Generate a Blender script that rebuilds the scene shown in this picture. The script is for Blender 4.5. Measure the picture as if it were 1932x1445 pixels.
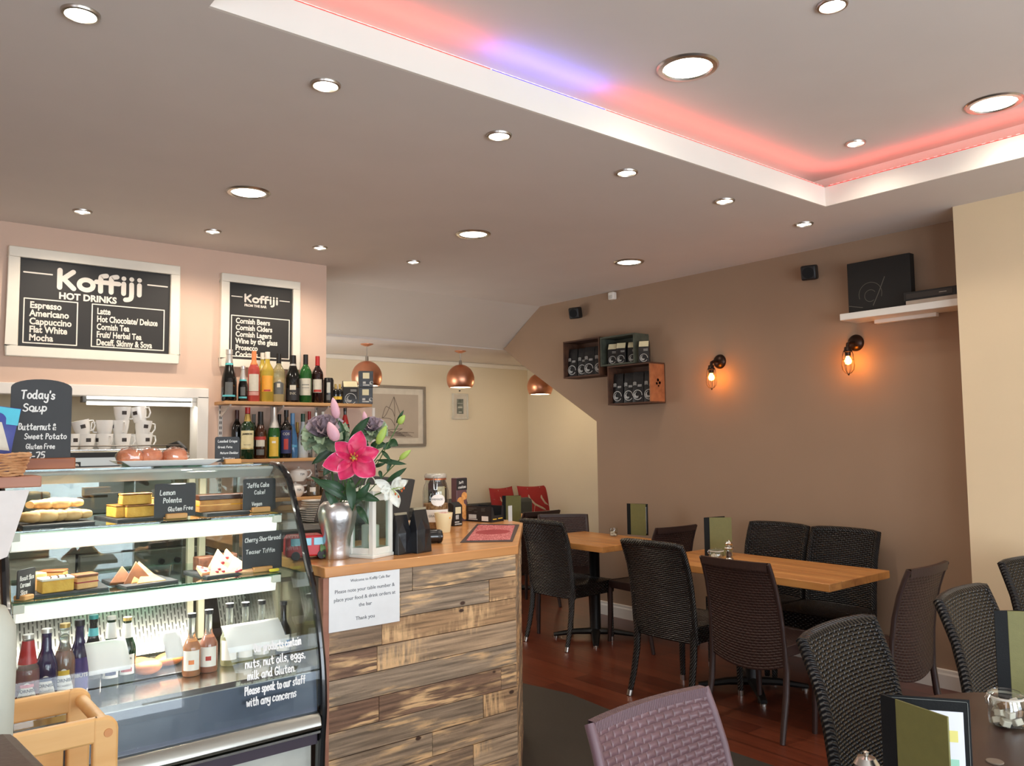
import bpy, bmesh, math, random
from math import sin, cos, pi, radians, atan2, hypot, sqrt
from mathutils import Vector, Matrix, Euler
S = bpy.context.scene
for _o in list(bpy.data.objects): bpy.data.objects.remove(_o)
COL = S.collection
R = random.Random(7)

# ---------------------------------------------------------------- camera
H = 1.40
FPX, YAW, PITCH, ROLL = 1532.26, .683312825, .0725466, -.01203068
fw = Vector((sin(YAW)*cos(PITCH), cos(YAW)*cos(PITCH), sin(PITCH)))
_r = Vector((cos(YAW), -sin(YAW), 0)); _u = _r.cross(fw)
cr = _r*cos(ROLL) + _u*sin(ROLL); cu = -_r*sin(ROLL) + _u*cos(ROLL)
CAMP = Vector((0, 0, H))
cd = bpy.data.cameras.new('camera'); cam = bpy.data.objects.new('camera', cd); COL.objects.link(cam)
cd.sensor_width = 36; cd.sensor_fit = 'HORIZONTAL'; cd.lens = FPX/1932*36; cd.clip_start = .02
m3 = Matrix((cr, cu, -fw)).transposed()
cam.matrix_world = Matrix.Translation(CAMP) @ m3.to_4x4()
S.camera = cam

# ---------------------------------------------------------------- exposure, sky, daylight
S.view_settings.view_transform = 'Standard'; S.view_settings.look = 'None'
S.view_settings.exposure = 0.0; S.view_settings.gamma = 1.0; S.view_settings.use_curve_mapping = False
W = bpy.data.worlds.new('sky'); S.world = W; W.use_nodes = True
_b = W.node_tree.nodes['Background']; _b.inputs[0].default_value = (.62, .74, 1, 1); _b.inputs[1].default_value = 1.6

def light(name, kind, loc, energy, color=(1, 1, 1), rot=(0, 0, 0), **k):
    l = bpy.data.lights.new(name, kind); l.energy = energy; l.color = color
    for a, v in k.items(): setattr(l, a, v)
    o = bpy.data.objects.new(name, l); COL.objects.link(o); o.location = loc; o.rotation_euler = rot
    return o
ZC = 2.62; XR = 4.80; YB = 5.055; YFAR = 7.25; YFRONT = -2.4; XL = -2.2
# daylight entering through the three shop-front panes and the side pane
WINS = [(-1.5, .2), (.55, 2.25), (2.6, 4.3)]
for a, b in WINS:
    light('window_daylight', 'AREA', ((a+b)/2, YFRONT-.12, 1.17), 96 if a < 2 else 58, (.93, .96, 1), (radians(90), 0, 0), shape='RECTANGLE', size=b-a, size_y=2.05)
light('window_daylight', 'AREA', (XL-.12, -.3, 1.4), 16, (.95, .97, 1), (radians(90), 0, radians(-90)), shape='RECTANGLE', size=1.6, size_y=1.6)

light('window_daylight', 'AREA', (2.38, 6.25, 1.48), 16, (1, .96, .90), (radians(90), 0, radians(-90)), shape='RECTANGLE', size=1.15, size_y=1.0)  # unseen alcove window light, added to brighten the far wall

# ---------------------------------------------------------------- pixel rays -> points of the place
def ray(x, y): return cr*((x-966)/FPX) - cu*((y-722.5)/FPX) + fw
def P(x, y, ax, v):
    d = ray(x, y); i = 'xyz'.index(ax); return CAMP + d*((v-CAMP[i])/d[i])
def zat(px, py, x, y):
    d = ray(px, py); t = (x*d.x+y*d.y)/(d.x**2+d.y**2); return H + t*d.z
def depth(p): return (Vector(p)-CAMP).dot(fw)
def face(x, y): return atan2(-x, y)

# ---------------------------------------------------------------- materials
def lin(c):
    def f(v):
        v /= 255
        return v/12.92 if v <= .04045 else ((v+.055)/1.055)**2.4
    return tuple(f(v) for v in c[:3]) + (1,)
MATS = {}
def mat(name, rgb, rough=.5, metal=0, var=.08, scale=12, bump=0, bscale=60, stretch=(1, 1, 1), spec=.5, trans=0, emit=None, estr=0, coat=0, alpha=1, rgb2=None):
    if name in MATS: return MATS[name]
    m = bpy.data.materials.new(name); m.use_nodes = True; nt = m.node_tree; N = nt.nodes; L = nt.links
    b = N['Principled BSDF']; c = lin(rgb)
    tc = N.new('ShaderNodeTexCoord'); mp = N.new('ShaderNodeMapping'); mp.inputs['Scale'].default_value = stretch
    L.new(tc.outputs['Object'], mp.inputs['Vector'])
    nz = N.new('ShaderNodeTexNoise'); nz.inputs['Scale'].default_value = scale; nz.inputs['Detail'].default_value = 5
    L.new(mp.outputs[0], nz.inputs['Vector'])
    rp = N.new('ShaderNodeValToRGB'); e = rp.color_ramp.elements
    e[0].position = .3; e[1].position = .7
    if rgb2: e[0].color = lin(rgb2); e[1].color = c
    else:
        e[0].color = tuple(v*(1-var) for v in c[:3])+(1,); e[1].color = tuple(min(1, v*(1+var)) for v in c[:3])+(1,)
    L.new(nz.outputs['Fac'], rp.inputs[0]); L.new(rp.outputs[0], b.inputs['Base Color'])
    b.inputs['Roughness'].default_value = rough; b.inputs['Metallic'].default_value = metal
    b.inputs['Specular IOR Level'].default_value = spec; b.inputs['Transmission Weight'].default_value = trans
    b.inputs['Coat Weight'].default_value = coat; b.inputs['Alpha'].default_value = alpha
    if emit: b.inputs['Emission Color'].default_value = lin(emit); b.inputs['Emission Strength'].default_value = estr
    if bump:
        n2 = N.new('ShaderNodeTexNoise'); n2.inputs['Scale'].default_value = bscale; n2.inputs['Detail'].default_value = 4
        L.new(mp.outputs[0], n2.inputs['Vector'])
        bp = N.new('ShaderNodeBump'); bp.inputs['Strength'].default_value = bump; bp.inputs['Distance'].default_value = .004
        L.new(n2.outputs['Fac'], bp.inputs['Height']); L.new(bp.outputs[0], b.inputs['Normal'])
    MATS[name] = m; return m
def glass(name, tint=(245, 250, 248), refl=1.0, haze=0):
    """thin pane: clear, with a mirror coat that grows at grazing angles"""
    if name in MATS: return MATS[name]
    m = bpy.data.materials.new(name); m.use_nodes = True; nt = m.node_tree; N = nt.nodes; L = nt.links
    N.remove(N['Principled BSDF']); out = N['Material Output']
    t = N.new('ShaderNodeBsdfTransparent'); t.inputs[0].default_value = lin(tint)
    g = N.new('ShaderNodeBsdfGlossy'); g.inputs['Roughness'].default_value = .01
    g.inputs['Color'].default_value = (.95, .97, 1, 1)
    f = N.new('ShaderNodeFresnel'); ge = N.new('ShaderNodeNewGeometry'); io = N.new('ShaderNodeMath'); io.operation = 'MULTIPLY_ADD'
    io.inputs[1].default_value = 1/1.45-1.45; io.inputs[2].default_value = 1.45; L.new(ge.outputs['Backfacing'], io.inputs[0]); L.new(io.outputs[0], f.inputs[0])
    mu = N.new('ShaderNodeMath'); mu.operation = 'MULTIPLY'; mu.inputs[1].default_value = refl; mu.use_clamp = True
    nz = N.new('ShaderNodeTexNoise'); nz.inputs['Scale'].default_value = 3
    ad = N.new('ShaderNodeMath'); ad.operation = 'MULTIPLY_ADD'; ad.inputs[1].default_value = .01; ad.inputs[2].default_value = haze
    L.new(nz.outputs['Fac'], ad.inputs[0])
    s = N.new('ShaderNodeMath'); s.operation = 'ADD'; s.use_clamp = True
    mx = N.new('ShaderNodeMixShader'); L.new(f.outputs[0], mu.inputs[0]); L.new(mu.outputs[0], s.inputs[0]); L.new(ad.outputs[0], s.inputs[1])
    L.new(s.outputs[0], mx.inputs[0]); L.new(t.outputs[0], mx.inputs[1]); L.new(g.outputs[0], mx.inputs[2]); L.new(mx.outputs[0], out.inputs[0])
    MATS[name] = m; return m
def emis(name, rgb, strength):
    return mat(name, (240, 240, 240), .6, emit=rgb, estr=strength)
def nodes(m): return m.node_tree.nodes, m.node_tree.links, m.node_tree.nodes['Principled BSDF']
def weave_mat(name, rgb, slen, row, rough=.35, strength=1.0, dist=.003, spec=.5):
    """woven strands from the panel's own UV (metres): staggered raised strands"""
    m = mat(name, rgb, rough, var=.12, scale=40, spec=spec); N, L, b = nodes(m)
    uv = N.new('ShaderNodeUVMap'); sp = N.new('ShaderNodeSeparateXYZ'); L.new(uv.outputs[0], sp.inputs[0])
    def M(op, a, bb=None, c=None):
        n = N.new('ShaderNodeMath'); n.operation = op
        for i, v in enumerate((a, bb, c)):
            if v is None: continue
            if isinstance(v, (int, float)): n.inputs[i].default_value = v
            else: L.new(v, n.inputs[i])
        return n.outputs[0]
    v = M('DIVIDE', sp.outputs[1], row); fl = M('FLOOR', v); fv = M('FRACT', v)
    u = M('ADD', M('DIVIDE', sp.outputs[0], slen), M('MULTIPLY', fl, .5)); fu = M('FRACT', u)
    hv = M('SINE', M('MULTIPLY', fv, pi))
    q = M('ABSOLUTE', M('SUBTRACT', M('MULTIPLY', fu, 2), 1)); hu = M('SUBTRACT', 1, M('POWER', q, 4))
    h = M('MULTIPLY', M('POWER', hv, .7), M('MAXIMUM', hu, 0))
    bp = N.new('ShaderNodeBump'); bp.inputs['Strength'].default_value = strength; bp.inputs['Distance'].default_value = dist
    L.new(h, bp.inputs['Height']); L.new(bp.outputs[0], b.inputs['Normal'])
    return m
def wave_bump(m, scale, axis='X', strength=.8, dist=.003, coord='Object'):
    N, L, b = nodes(m); tc = N.new('ShaderNodeTexCoord'); w = N.new('ShaderNodeTexWave'); w.bands_direction = axis
    w.inputs['Scale'].default_value = scale; L.new(tc.outputs[coord], w.inputs['Vector'])
    bp = N.new('ShaderNodeBump'); bp.inputs['Strength'].default_value = strength; bp.inputs['Distance'].default_value = dist
    L.new(w.outputs['Fac'], bp.inputs['Height']); L.new(bp.outputs[0], b.inputs['Normal']); return m
def wood_mat(name, rgb, rgb2, along='x', rough=.4, scale=6, coat=0, spec=.4):
    st = {'x': (.12, 1, 1), 'y': (1, .12, 1), 'z': (1, 1, .12)}[along]
    return mat(name, rgb, rough, rgb2=rgb2, scale=scale*3, stretch=st, bump=.12, bscale=40, coat=coat, spec=spec)

# ---------------------------------------------------------------- mesh builder
class MB:
    def __init__(s): s.v = []; s.f = []; s.uv = {}; s.mi = []; s.cur = 0
    def add(s, vs, fs, uvs=None):
        k = len(s.v); s.v += [tuple(v) for v in vs]
        for i, f in enumerate(fs):
            if uvs: s.uv[len(s.f)] = [uvs[j] for j in f]
            s.f.append(tuple(j+k for j in f)); s.mi.append(s.cur)
        return s
    def box(s, x0, x1, y0, y1, z0, z1, M=None):
        vs = [Vector(p) for p in ((x0, y0, z0), (x1, y0, z0), (x1, y1, z0), (x0, y1, z0), (x0, y0, z1), (x1, y0, z1), (x1, y1, z1), (x0, y1, z1))]
        if M: vs = [M @ v for v in vs]
        return s.add(vs, [(0, 3, 2, 1), (4, 5, 6, 7), (0, 1, 5, 4), (1, 2, 6, 5), (2, 3, 7, 6), (3, 0, 4, 7)])
    def cbox(s, c, d, M=None):
        return s.box(c[0]-d[0]/2, c[0]+d[0]/2, c[1]-d[1]/2, c[1]+d[1]/2, c[2]-d[2]/2, c[2]+d[2]/2, M)
    def prism(s, poly, a, b, ax='z'):
        """polygon extruded from a to b along an axis; poly holds the other two coordinates in order"""
        n = len(poly)
        def pt(p, t): return (p[0], p[1], t) if ax == 'z' else ((p[0], t, p[1]) if ax == 'y' else (t, p[0], p[1]))
        vs = [pt(p, a) for p in poly]+[pt(p, b) for p in poly]
        fs = [tuple(range(n))[::-1], tuple(range(n, 2*n))]+[(i, (i+1) % n, n+(i+1) % n, n+i) for i in range(n)]
        return s.add(vs, fs)
    def lathe(s, prof, seg=24, c=(0, 0, 0), axis='z', a0=0, a1=2*pi, squash=1, cap=False):
        vs = []; full = abs(a1-a0-2*pi) < 1e-6; n = seg if full else seg+1
        for r, z in prof:
            for i in range(n):
                a = a0+(a1-a0)*i/seg; x, y = r*cos(a), r*sin(a)*squash
                p = (x, y, z) if axis == 'z' else ((x, z, y) if axis == 'y' else (z, x, y))
                vs.append((p[0]+c[0], p[1]+c[1], p[2]+c[2]))
        fs = []
        for j in range(len(prof)-1):
            for i in range(seg):
                k = (i+1) % n if full else i+1
                fs.append((j*n+i, j*n+k, (j+1)*n+k, (j+1)*n+i))
        if full and cap:
            if prof[0][0] > 1e-5: fs.append(tuple(range(n))[::-1])
            if prof[-1][0] > 1e-5: fs.append(tuple(range((len(prof)-1)*n, len(prof)*n)))
        return s.add(vs, fs)
    def cyl(s, p0, p1, r0, r1=None, seg=14): return s.tube([p0, p1], [r0, r0 if r1 is None else r1], seg)
    def tube(s, pts, r, seg=8, closed=False, cap=True, flat=1):
        pts = [Vector(p) for p in pts]; n = len(pts); rs = r if isinstance(r, (list, tuple)) else [r]*n
        vs = []; up = None
        for i, p in enumerate(pts):
            if closed: d = pts[(i+1) % n]-pts[i-1]
            else: d = pts[min(i+1, n-1)]-pts[max(i-1, 0)]
            d = d.normalized() if d.length > 1e-9 else Vector((0, 0, 1))
            if up is None:
                up = Vector((0, 0, 1)) if abs(d.z) < .9 else Vector((0, 1, 0))
            a = d.cross(up)
            if a.length < 1e-5: a = d.orthogonal()
            a.normalize(); b = a.cross(d).normalized(); up = b
            for k in range(seg):
                t = 2*pi*k/seg; vs.append(p+(a*cos(t)+b*sin(t)*flat)*rs[i])
        fs = []
        m = n if closed else n-1
        for i in range(m):
            j = (i+1) % n
            for k in range(seg): fs.append((i*seg+k, j*seg+k, j*seg+(k+1) % seg, i*seg+(k+1) % seg)[::-1])
        if cap and not closed: fs += [tuple(range(seg)), tuple(range((n-1)*seg, n*seg))[::-1]]
        return s.add(vs, fs)
    def grid(s, fn, nu, nv, uvfn=None, close=False):
        vs = [fn(i/nu, j/nv) for j in range(nv+1) for i in range(nu+1)]
        uvs = [(uvfn or (lambda a, b: (a, b)))(i/nu, j/nv) for j in range(nv+1) for i in range(nu+1)]
        w = nu+1
        return s.add(vs, [(j*w+i, j*w+i+1, (j+1)*w+i+1, (j+1)*w+i) for j in range(nv) for i in range(nu)], uvs)
    def sphere(s, c, r, seg=14, rings=8, sc=(1, 1, 1)):
        k = len(s.v); prof = [(sin(pi*j/rings), -cos(pi*j/rings)) for j in range(rings+1)]
        prof[0] = (0, -1); prof[-1] = (0, 1)
        vs = [(c[0]+a*cos(2*pi*i/seg)*r*sc[0], c[1]+a*sin(2*pi*i/seg)*r*sc[1], c[2]+z*r*sc[2]) for a, z in prof for i in range(seg)]
        fs = [(j*seg+i, j*seg+(i+1) % seg, (j+1)*seg+(i+1) % seg, (j+1)*seg+i) for j in range(rings) for i in range(seg)]
        return s.add(vs, fs)
    def build(s, name, mats, parent=None, loc=(0, 0, 0), rot=(0, 0, 0), bevel=0, smooth=40, solid=0, subd=0, bseg=2):
        me = bpy.data.meshes.new(name); me.from_pydata(s.v, [], s.f)
        if not isinstance(mats, (list, tuple)): mats = [mats]
        for m in mats: me.materials.append(m)
        if len(mats) > 1: me.polygons.foreach_set('material_index', s.mi)
        if s.uv:
            ul = me.uv_layers.new(name='UVMap')
            for i, p in enumerate(me.polygons):
                u = s.uv.get(i)
                if u:
                    for k, li in enumerate(p.loop_indices): ul.data[li].uv = u[k]
        bm = bmesh.new(); bm.from_mesh(me)
        bmesh.ops.remove_doubles(bm, verts=bm.verts, dist=1e-6)
        bm.to_mesh(me); bm.free()
        if smooth:
            me.shade_smooth(); me.set_sharp_from_angle(angle=radians(smooth))
        me.update()
        o = bpy.data.objects.new(name, me); COL.objects.link(o); o.parent = parent; o.location = loc; o.rotation_euler = rot
        if solid:
            md = o.modifiers.new('solid', 'SOLIDIFY'); md.thickness = solid; md.offset = 0
        if bevel:
            md = o.modifiers.new('bevel', 'BEVEL'); md.width = bevel; md.segments = bseg; md.limit_method = 'ANGLE'; md.angle_limit = radians(35)
        if subd:
            md = o.modifiers.new('sub', 'SUBSURF'); md.levels = subd; md.render_levels = subd
        return o

def tag(o, label, cat, group=None):
    o['label'] = label; o['category'] = cat
    if group: o['group'] = group
    return o
def thing(name, label, cat, loc=(0, 0, 0), rz=0, group=None):
    o = bpy.data.objects.new(name, None); COL.objects.link(o); o.empty_display_size = .05
    o.location = loc; o.rotation_euler = (0, 0, rz); return tag(o, label, cat, group)
def struct(o):
    o['kind'] = 'structure'; return o
def copy_tree(o, parent=None):
    c = o.copy(); COL.objects.link(c); c.parent = parent
    for ch in [x for x in bpy.data.objects if x.parent == o]: copy_tree(ch, c)
    return c
def dup(o, loc, rz, label, group=None, scale=None):
    c = copy_tree(o); c.location = loc; c.rotation_euler = (0, 0, rz); c['label'] = label
    if group: c['group'] = group
    if scale: c.scale = scale
    return c

# ---------------------------------------------------------------- lettering
FT = {}
def txt(body, size, m, parent=None, loc=(0, 0, 0), rot=(pi/2, 0, 0), align='LEFT', bold=0, name='lettering', shear=0, sx=1, ls=1.0, wrap=0):
    cu_ = bpy.data.curves.new('t', 'FONT'); cu_.body = body; cu_.size = size; cu_.align_x = align; cu_.offset = bold
    cu_.shear = shear; cu_.space_line = ls; cu_.extrude = .0004; cu_.resolution_u = 3; cu_.fill_mode = 'BOTH'
    t = bpy.data.objects.new('t', cu_); COL.objects.link(t)
    dg = bpy.context.evaluated_depsgraph_get()
    me = bpy.data.meshes.new_from_object(t.evaluated_get(dg))
    bpy.data.objects.remove(t); bpy.data.curves.remove(cu_)
    for v in me.vertices:
        v.co.x *= sx
        if wrap:
            a = v.co.x/wrap; z = v.co.z; y = v.co.y
            v.co = (sin(a)*(wrap+z), y, cos(a)*(wrap+z))
    me.name = name; me.materials.clear(); me.materials.append(m)
    o = bpy.data.objects.new(name, me); COL.objects.link(o); o.parent = parent; o.location = loc; o.rotation_euler = rot
    return o
# single-stroke hand lettering: x right, y up, baseline 0, small letters 5 high, capitals 8
G = {'a': '48 25 12 30 41 45 4A|45 41 50'}
_raw = """a:4.1,4 2.4,5 .7,3.6 .7,1.4 2.2,0 4.1,1.6|4.3,5 4.3,.8 5,0
b:.6,8 .6,0|.6,3.6 2.2,5 4,3.8 4,1.4 2.4,0 .6,1
c:4,4.2 2.6,5 .8,3.8 .6,1.6 2,0 4.2,.8
d:4,3.8 2.4,5 .7,3.6 .7,1.2 2.2,0 4,1.4|4.2,8.4 4.2,1 5,0
e:.8,2.4 3.8,3 3.4,4.6 2.2,5 .7,3.6 .7,1.4 2.2,0 4.2,1
f:4,7.6 2.8,8 2,6.6 2,0|.4,4.6 3.8,4.8
g:4,4.2 2.4,5 .7,3.6 .8,1.6 2.2,.4 4,2|4.2,4.8 4.2,-1.6 2.6,-3.2 .6,-2.2
h:.7,8.2 .7,0|.7,3 2.4,5 3.8,4 4,0
i:1,5 1,.8 1.8,0|1,7 1.05,7.3
j:1.8,5 1.8,-1.6 .8,-3 -.4,-2.2|1.8,7 1.85,7.3
k:.7,8.2 .7,0|3.8,5 .8,2.4 4,0
l:.8,8.4 .8,1 1.8,0
m:.6,5 .6,0|.6,3.4 2,5 3,4.2 3,0|3,3.4 4.4,5 5.6,4.2 5.6,0
n:.6,5 .6,0|.6,3.2 2.2,5 3.6,4.2 3.8,0
o:2.4,5 .7,3.8 .7,1.2 2.4,0 4.1,1.2 4.1,3.8 2.4,5
p:.7,5 .7,-3.2|.7,3.6 2.4,5 4,3.8 4,1.4 2.4,0 .7,1.2
r:.7,5 .7,0|.7,3 2,4.8 3.6,4.7
s:3.6,4.4 2.2,5 .9,4 1.4,2.9 3.2,2.1 3.5,.9 2.2,0 .5,.7
t:2,7.4 2,1.2 3,0 4,.6|.4,5 3.8,5
u:.6,5 .6,1.4 2,0 3.8,1.6|3.9,5 3.9,.8 4.8,0
v:.4,5 2.2,0 4,5
w:.4,5 1.4,0 2.8,4 4.2,0 5.4,5
x:.6,5 3.8,0|3.8,5 .6,0
y:.6,5 .8,2 2.2,.8 3.8,2|4,5 4,-1.6 2.4,-3.2 .6,-2.2
z:.6,5 3.8,5 .6,0 4,0
A:.2,0 2.6,8 5,0|1.2,2.8 4.2,2.8
B:.8,8 .8,0|.8,8 3.6,7.6 3.8,5 .8,4.4 4.2,3.6 4.4,.8 .8,0
C:4.8,6.8 3,8 1,6.4 .6,3 2,.2 4.8,1
D:.8,8 .8,0|.8,8 4,7 4.8,4 3.8,.8 .8,0
F:.9,0 .9,8 4.6,8|.9,4.3 3.8,4.3
G:5,6.8 3,8 1,6.4 .6,3 2,.2 4.6,.6 5,3.4 3,3.4
H:.8,8 .8,0|4.8,8 4.8,0|.8,4.2 4.8,4.2
J:3.6,8 3.6,1.6 2,0 .4,1|1.6,8 5,8
O:2.6,8 .7,6 .7,2 2.6,0 4.6,2 4.6,6 2.6,8
M:.4,0 .8,8 2.8,3 4.8,8 5.2,0
I:1,0 1,8
N:.7,0 .7,8 4.4,0 4.4,8
E:4.4,8 .8,8 .8,0 4.4,0|.8,4.2 3.8,4.2
R:.8,0 .8,8 4,7.2 4,5 .8,4.2 4.4,0
K:.9,8.4 .9,0|4.8,8 1.2,4|2,4.6 5,0
L:.9,8 .8,.4 4.4,.2
P:.9,0 .9,8|.9,8 4,7.4 4.2,4.8 .9,4
S:4.2,7 2.6,8 .9,6.6 1.4,4.8 3.8,3.4 4.2,1.2 2.4,0 .5,1
T:.2,7.8 5,8.2|2.6,8 2.4,0
V:.2,8 2.4,0 4.8,8
W:.2,8 1.6,0 3,6 4.6,0 6,8
0:2.4,8 .7,5.6 .8,2 2.4,0 4.1,2 4.1,5.6 2.4,8
1:.8,6.4 2.2,8 2.2,0
2:.6,6.6 2.2,8 4,6.6 .6,0 4.4,0
5:4.2,8 1.2,8 1,4.6 3,5 4.2,3 3.4,.6 .6,.4
7:.5,8 4.4,8 1.8,0
£:4.2,7 2.8,8 1.6,6.4 1.8,.2 .4,.2 4.4,.2|.5,3.8 3.6,3.8
&:4.4,0 1,6 2.2,8 3.4,6.4 .7,2.4 1.8,0 4.4,3
':.8,8.4 .6,6.6
!:1,8.4 1,2.4|1,.4 1.05,.1
,:1,.6 .6,-1
.:.8,.3 .9,.1
-:.5,3 3,3
/:.4,-.5 3.4,8.4"""
G = {}
for _l in _raw.split('\n'):
    G[_l[0]] = [[tuple(map(float, q.split(','))) for q in st.split()] for st in _l[2:].split('|')]
def ribbon(mb, pts, w, z=0, caps=5):
    """flat rounded pen stroke in the local x-z plane, facing -y, through smoothed points"""
    p = [Vector((a, b)) for a, b in pts]
    if len(p) > 2:
        out = []
        for i in range(len(p)-1):
            p0 = p[max(i-1, 0)]; p1 = p[i]; p2 = p[i+1]; p3 = p[min(i+2, len(p)-1)]
            for k in range(4):
                t = k/4
                out.append(.5*((2*p1)+(p2-p0)*t+(2*p0-5*p1+4*p2-p3)*t*t+(3*p1-p0-3*p2+p3)*t**3))
        p = out+[p[-1]]
    mb.nst = getattr(mb, 'nst', 0)+1; z -= (mb.nst % 7)*1.1e-4
    if len(p) == 2 and (p[1]-p[0]).length < .35*w:
        q = p[0]; mb.add([(q.x+w/2*cos(2*pi*k/14), z, q.y+w/2*sin(2*pi*k/14)) for k in range(14)], [tuple(range(14))[::-1]]); return
    L_, R_ = [], []
    for i, q in enumerate(p):
        d = p[min(i+1, len(p)-1)]-p[max(i-1, 0)]
        d = d.normalized() if d.length > 0 else Vector((1, 0)); n = Vector((-d.y, d.x))*w/2
        L_.append(q+n); R_.append(q-n)
    vs = [(q.x, z, q.y) for q in L_]+[(q.x, z, q.y) for q in R_]; n = len(p)
    mb.add(vs, [(i, n+i, n+i+1, i+1) for i in range(n-1)])
    for q in (p[0], p[-1]):
        vs = [(q.x+w/2*cos(2*pi*k/10), z-5e-5, q.y+w/2*sin(2*pi*k/10)) for k in range(10)]
        mb.add(vs, [tuple(range(10))[::-1]])
def hand_w(s, gap=1.3):
    x = 0
    for ch in s: x += (3 if ch == ' ' else max(max(a for a, b in st) for st in G[ch])+gap)
    return x
def hand(mb, s, x0, z0, h, w=None, slope=0, pen=.1, seed=0, y=0, bold=None):
    """write s with capital height h from (x0, z0); w squeezes it into a width"""
    k = h/8; tw = hand_w(s); kx = (w/tw) if w else k*.95; x = 0; rr = random.Random(seed+len(s))
    for ch in s:
        if ch == ' ': x += 3; continue
        dz = rr.uniform(-.35, .35)
        for st in G[ch]:
            ribbon(mb, [(x0+(x+a+b*.08)*kx, z0+(b+dz)*k+slope*(x+a)*kx) for a, b in st], pen*h, y)
        x += max(max(a for a, b in st) for st in G[ch])+1.3
    return mb
# ================================================================ the room
M_ceil = mat('ceiling_paint', (224, 215, 207), .8, var=.02, scale=3)
M_band = mat('cove_paint', (240, 234, 224), .7, var=.02, scale=3)
M_mauve = mat('taupe_paint', (158, 130, 106), .75, var=.03, scale=2.5, bump=.05, bscale=90)
M_pink = mat('pink_paint', (216, 186, 166), .75, var=.02, scale=2.5, bump=.05, bscale=90)
M_cream = mat('cream_paint', (226, 214, 190), .75, var=.02, scale=2.5, bump=.05, bscale=90)
M_bulk = mat('bulkhead_paint', (216, 204, 190), .8, var=.02, scale=2.5)
M_white = mat('white_gloss_paint', (236, 230, 220), .4, var=.02, scale=4)
M_hatch = mat('hatch_wall_paint', (228, 212, 180), .7, var=.03)
M_grout = mat('hatch_white_tile', (222, 218, 210), .25, var=.04, scale=30)
def floor_mat():
    m = mat('laminate_floor', (104, 50, 32), .28, spec=.4); N, L, b = nodes(m)
    tc = N.new('ShaderNodeTexCoord'); mp = N.new('ShaderNodeMapping'); mp.inputs['Rotation'].default_value = (0, 0, pi/2)
    L.new(tc.outputs['Object'], mp.inputs[0])
    br = N.new('ShaderNodeTexBrick'); br.inputs['Scale'].default_value = 1; br.inputs['Brick Width'].default_value = 1.2; br.inputs['Row Height'].default_value = .125
    br.inputs['Mortar Size'].default_value = .0015; br.inputs['Color1'].default_value = lin((112, 56, 36)); br.inputs['Color2'].default_value = lin((88, 40, 26)); br.inputs['Mortar'].default_value = lin((40, 18, 12))
    L.new(mp.outputs[0], br.inputs[0])
    mp2 = N.new('ShaderNodeMapping'); mp2.inputs['Scale'].default_value = (14, .8, 1); L.new(tc.outputs['Object'], mp2.inputs[0])
    nz = N.new('ShaderNodeTexNoise'); nz.inputs['Scale'].default_value = 3; nz.inputs['Detail'].default_value = 6; L.new(mp2.outputs[0], nz.inputs[0])
    mx = N.new('ShaderNodeMixRGB'); mx.blend_type = 'OVERLAY'; mx.inputs[0].default_value = .55
    L.new(br.outputs[0], mx.inputs[1]); L.new(nz.outputs['Fac'], mx.inputs[2]); L.new(mx.outputs[0], b.inputs['Base Color'])
    return m
struct(MB().box(XL-.2, 6.3, YFRONT-.2, 7.5, -.1, 0).build('floor', floor_mat(), smooth=0))
M_vinyl = mat('grey_vinyl', (58, 52, 46), .55, var=.1, scale=80)
struct(MB().prism([(XL, YFRONT), (3.12, YFRONT), (3.12, 3.05), (3.15, 3.4), (3.08, 3.72), (2.9, 4.4), (2.6, 5.0), (XL, 5.0)], 0, .004).build('floor_vinyl', M_vinyl, smooth=0))

TX0, TX1, TY0, TY1, ZT, ZU = .732, 3.96, -1.5, 2.223, 2.71, 2.82
mb = MB()
mb.box(XL, TX0, YFRONT, YB, ZC, ZT); mb.box(TX1, XR+.1, YFRONT, TY1, ZC, ZT)
mb.box(TX0, TX1, YFRONT, TY0, ZC, ZT); mb.box(TX0, XR+.1, TY1, YB, ZC, ZT); mb.box(2.489, XR+.1, YB, 5.53, ZC, ZT)
struct(mb.build('ceiling', M_ceil, smooth=0))
struct(MB().box(TX0-.2, TX1+.2, TY0-.2, TY1+.2, ZU, ZU+.08).build('ceiling_raised', M_ceil, smooth=0))
CV = .14
mb = MB()
mb.box(TX0-CV-.05, TX0-CV, TY0-CV, TY1+CV, ZT, ZU); mb.box(TX1+CV, TX1+CV+.05, TY0-CV, TY1+CV, ZT, ZU)
mb.box(TX0-CV-.05, TX1+CV+.05, TY1+CV, TY1+CV+.05, ZT, ZU); mb.box(TX0-CV-.05, TX1+CV+.05, TY0-CV-.05, TY0-CV, ZT, ZU)
struct(mb.build('trim_1', M_band, smooth=0))
struct(MB().box(TX0, TX1, TY1-.012, TY1, ZC, ZT+.012).build('trim_2', M_band, smooth=0))
struct(MB().box(TX1-.012, TX1, TY0, TY1-.012, ZC, ZT+.012).build('trim_3', M_band, smooth=0))

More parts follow.
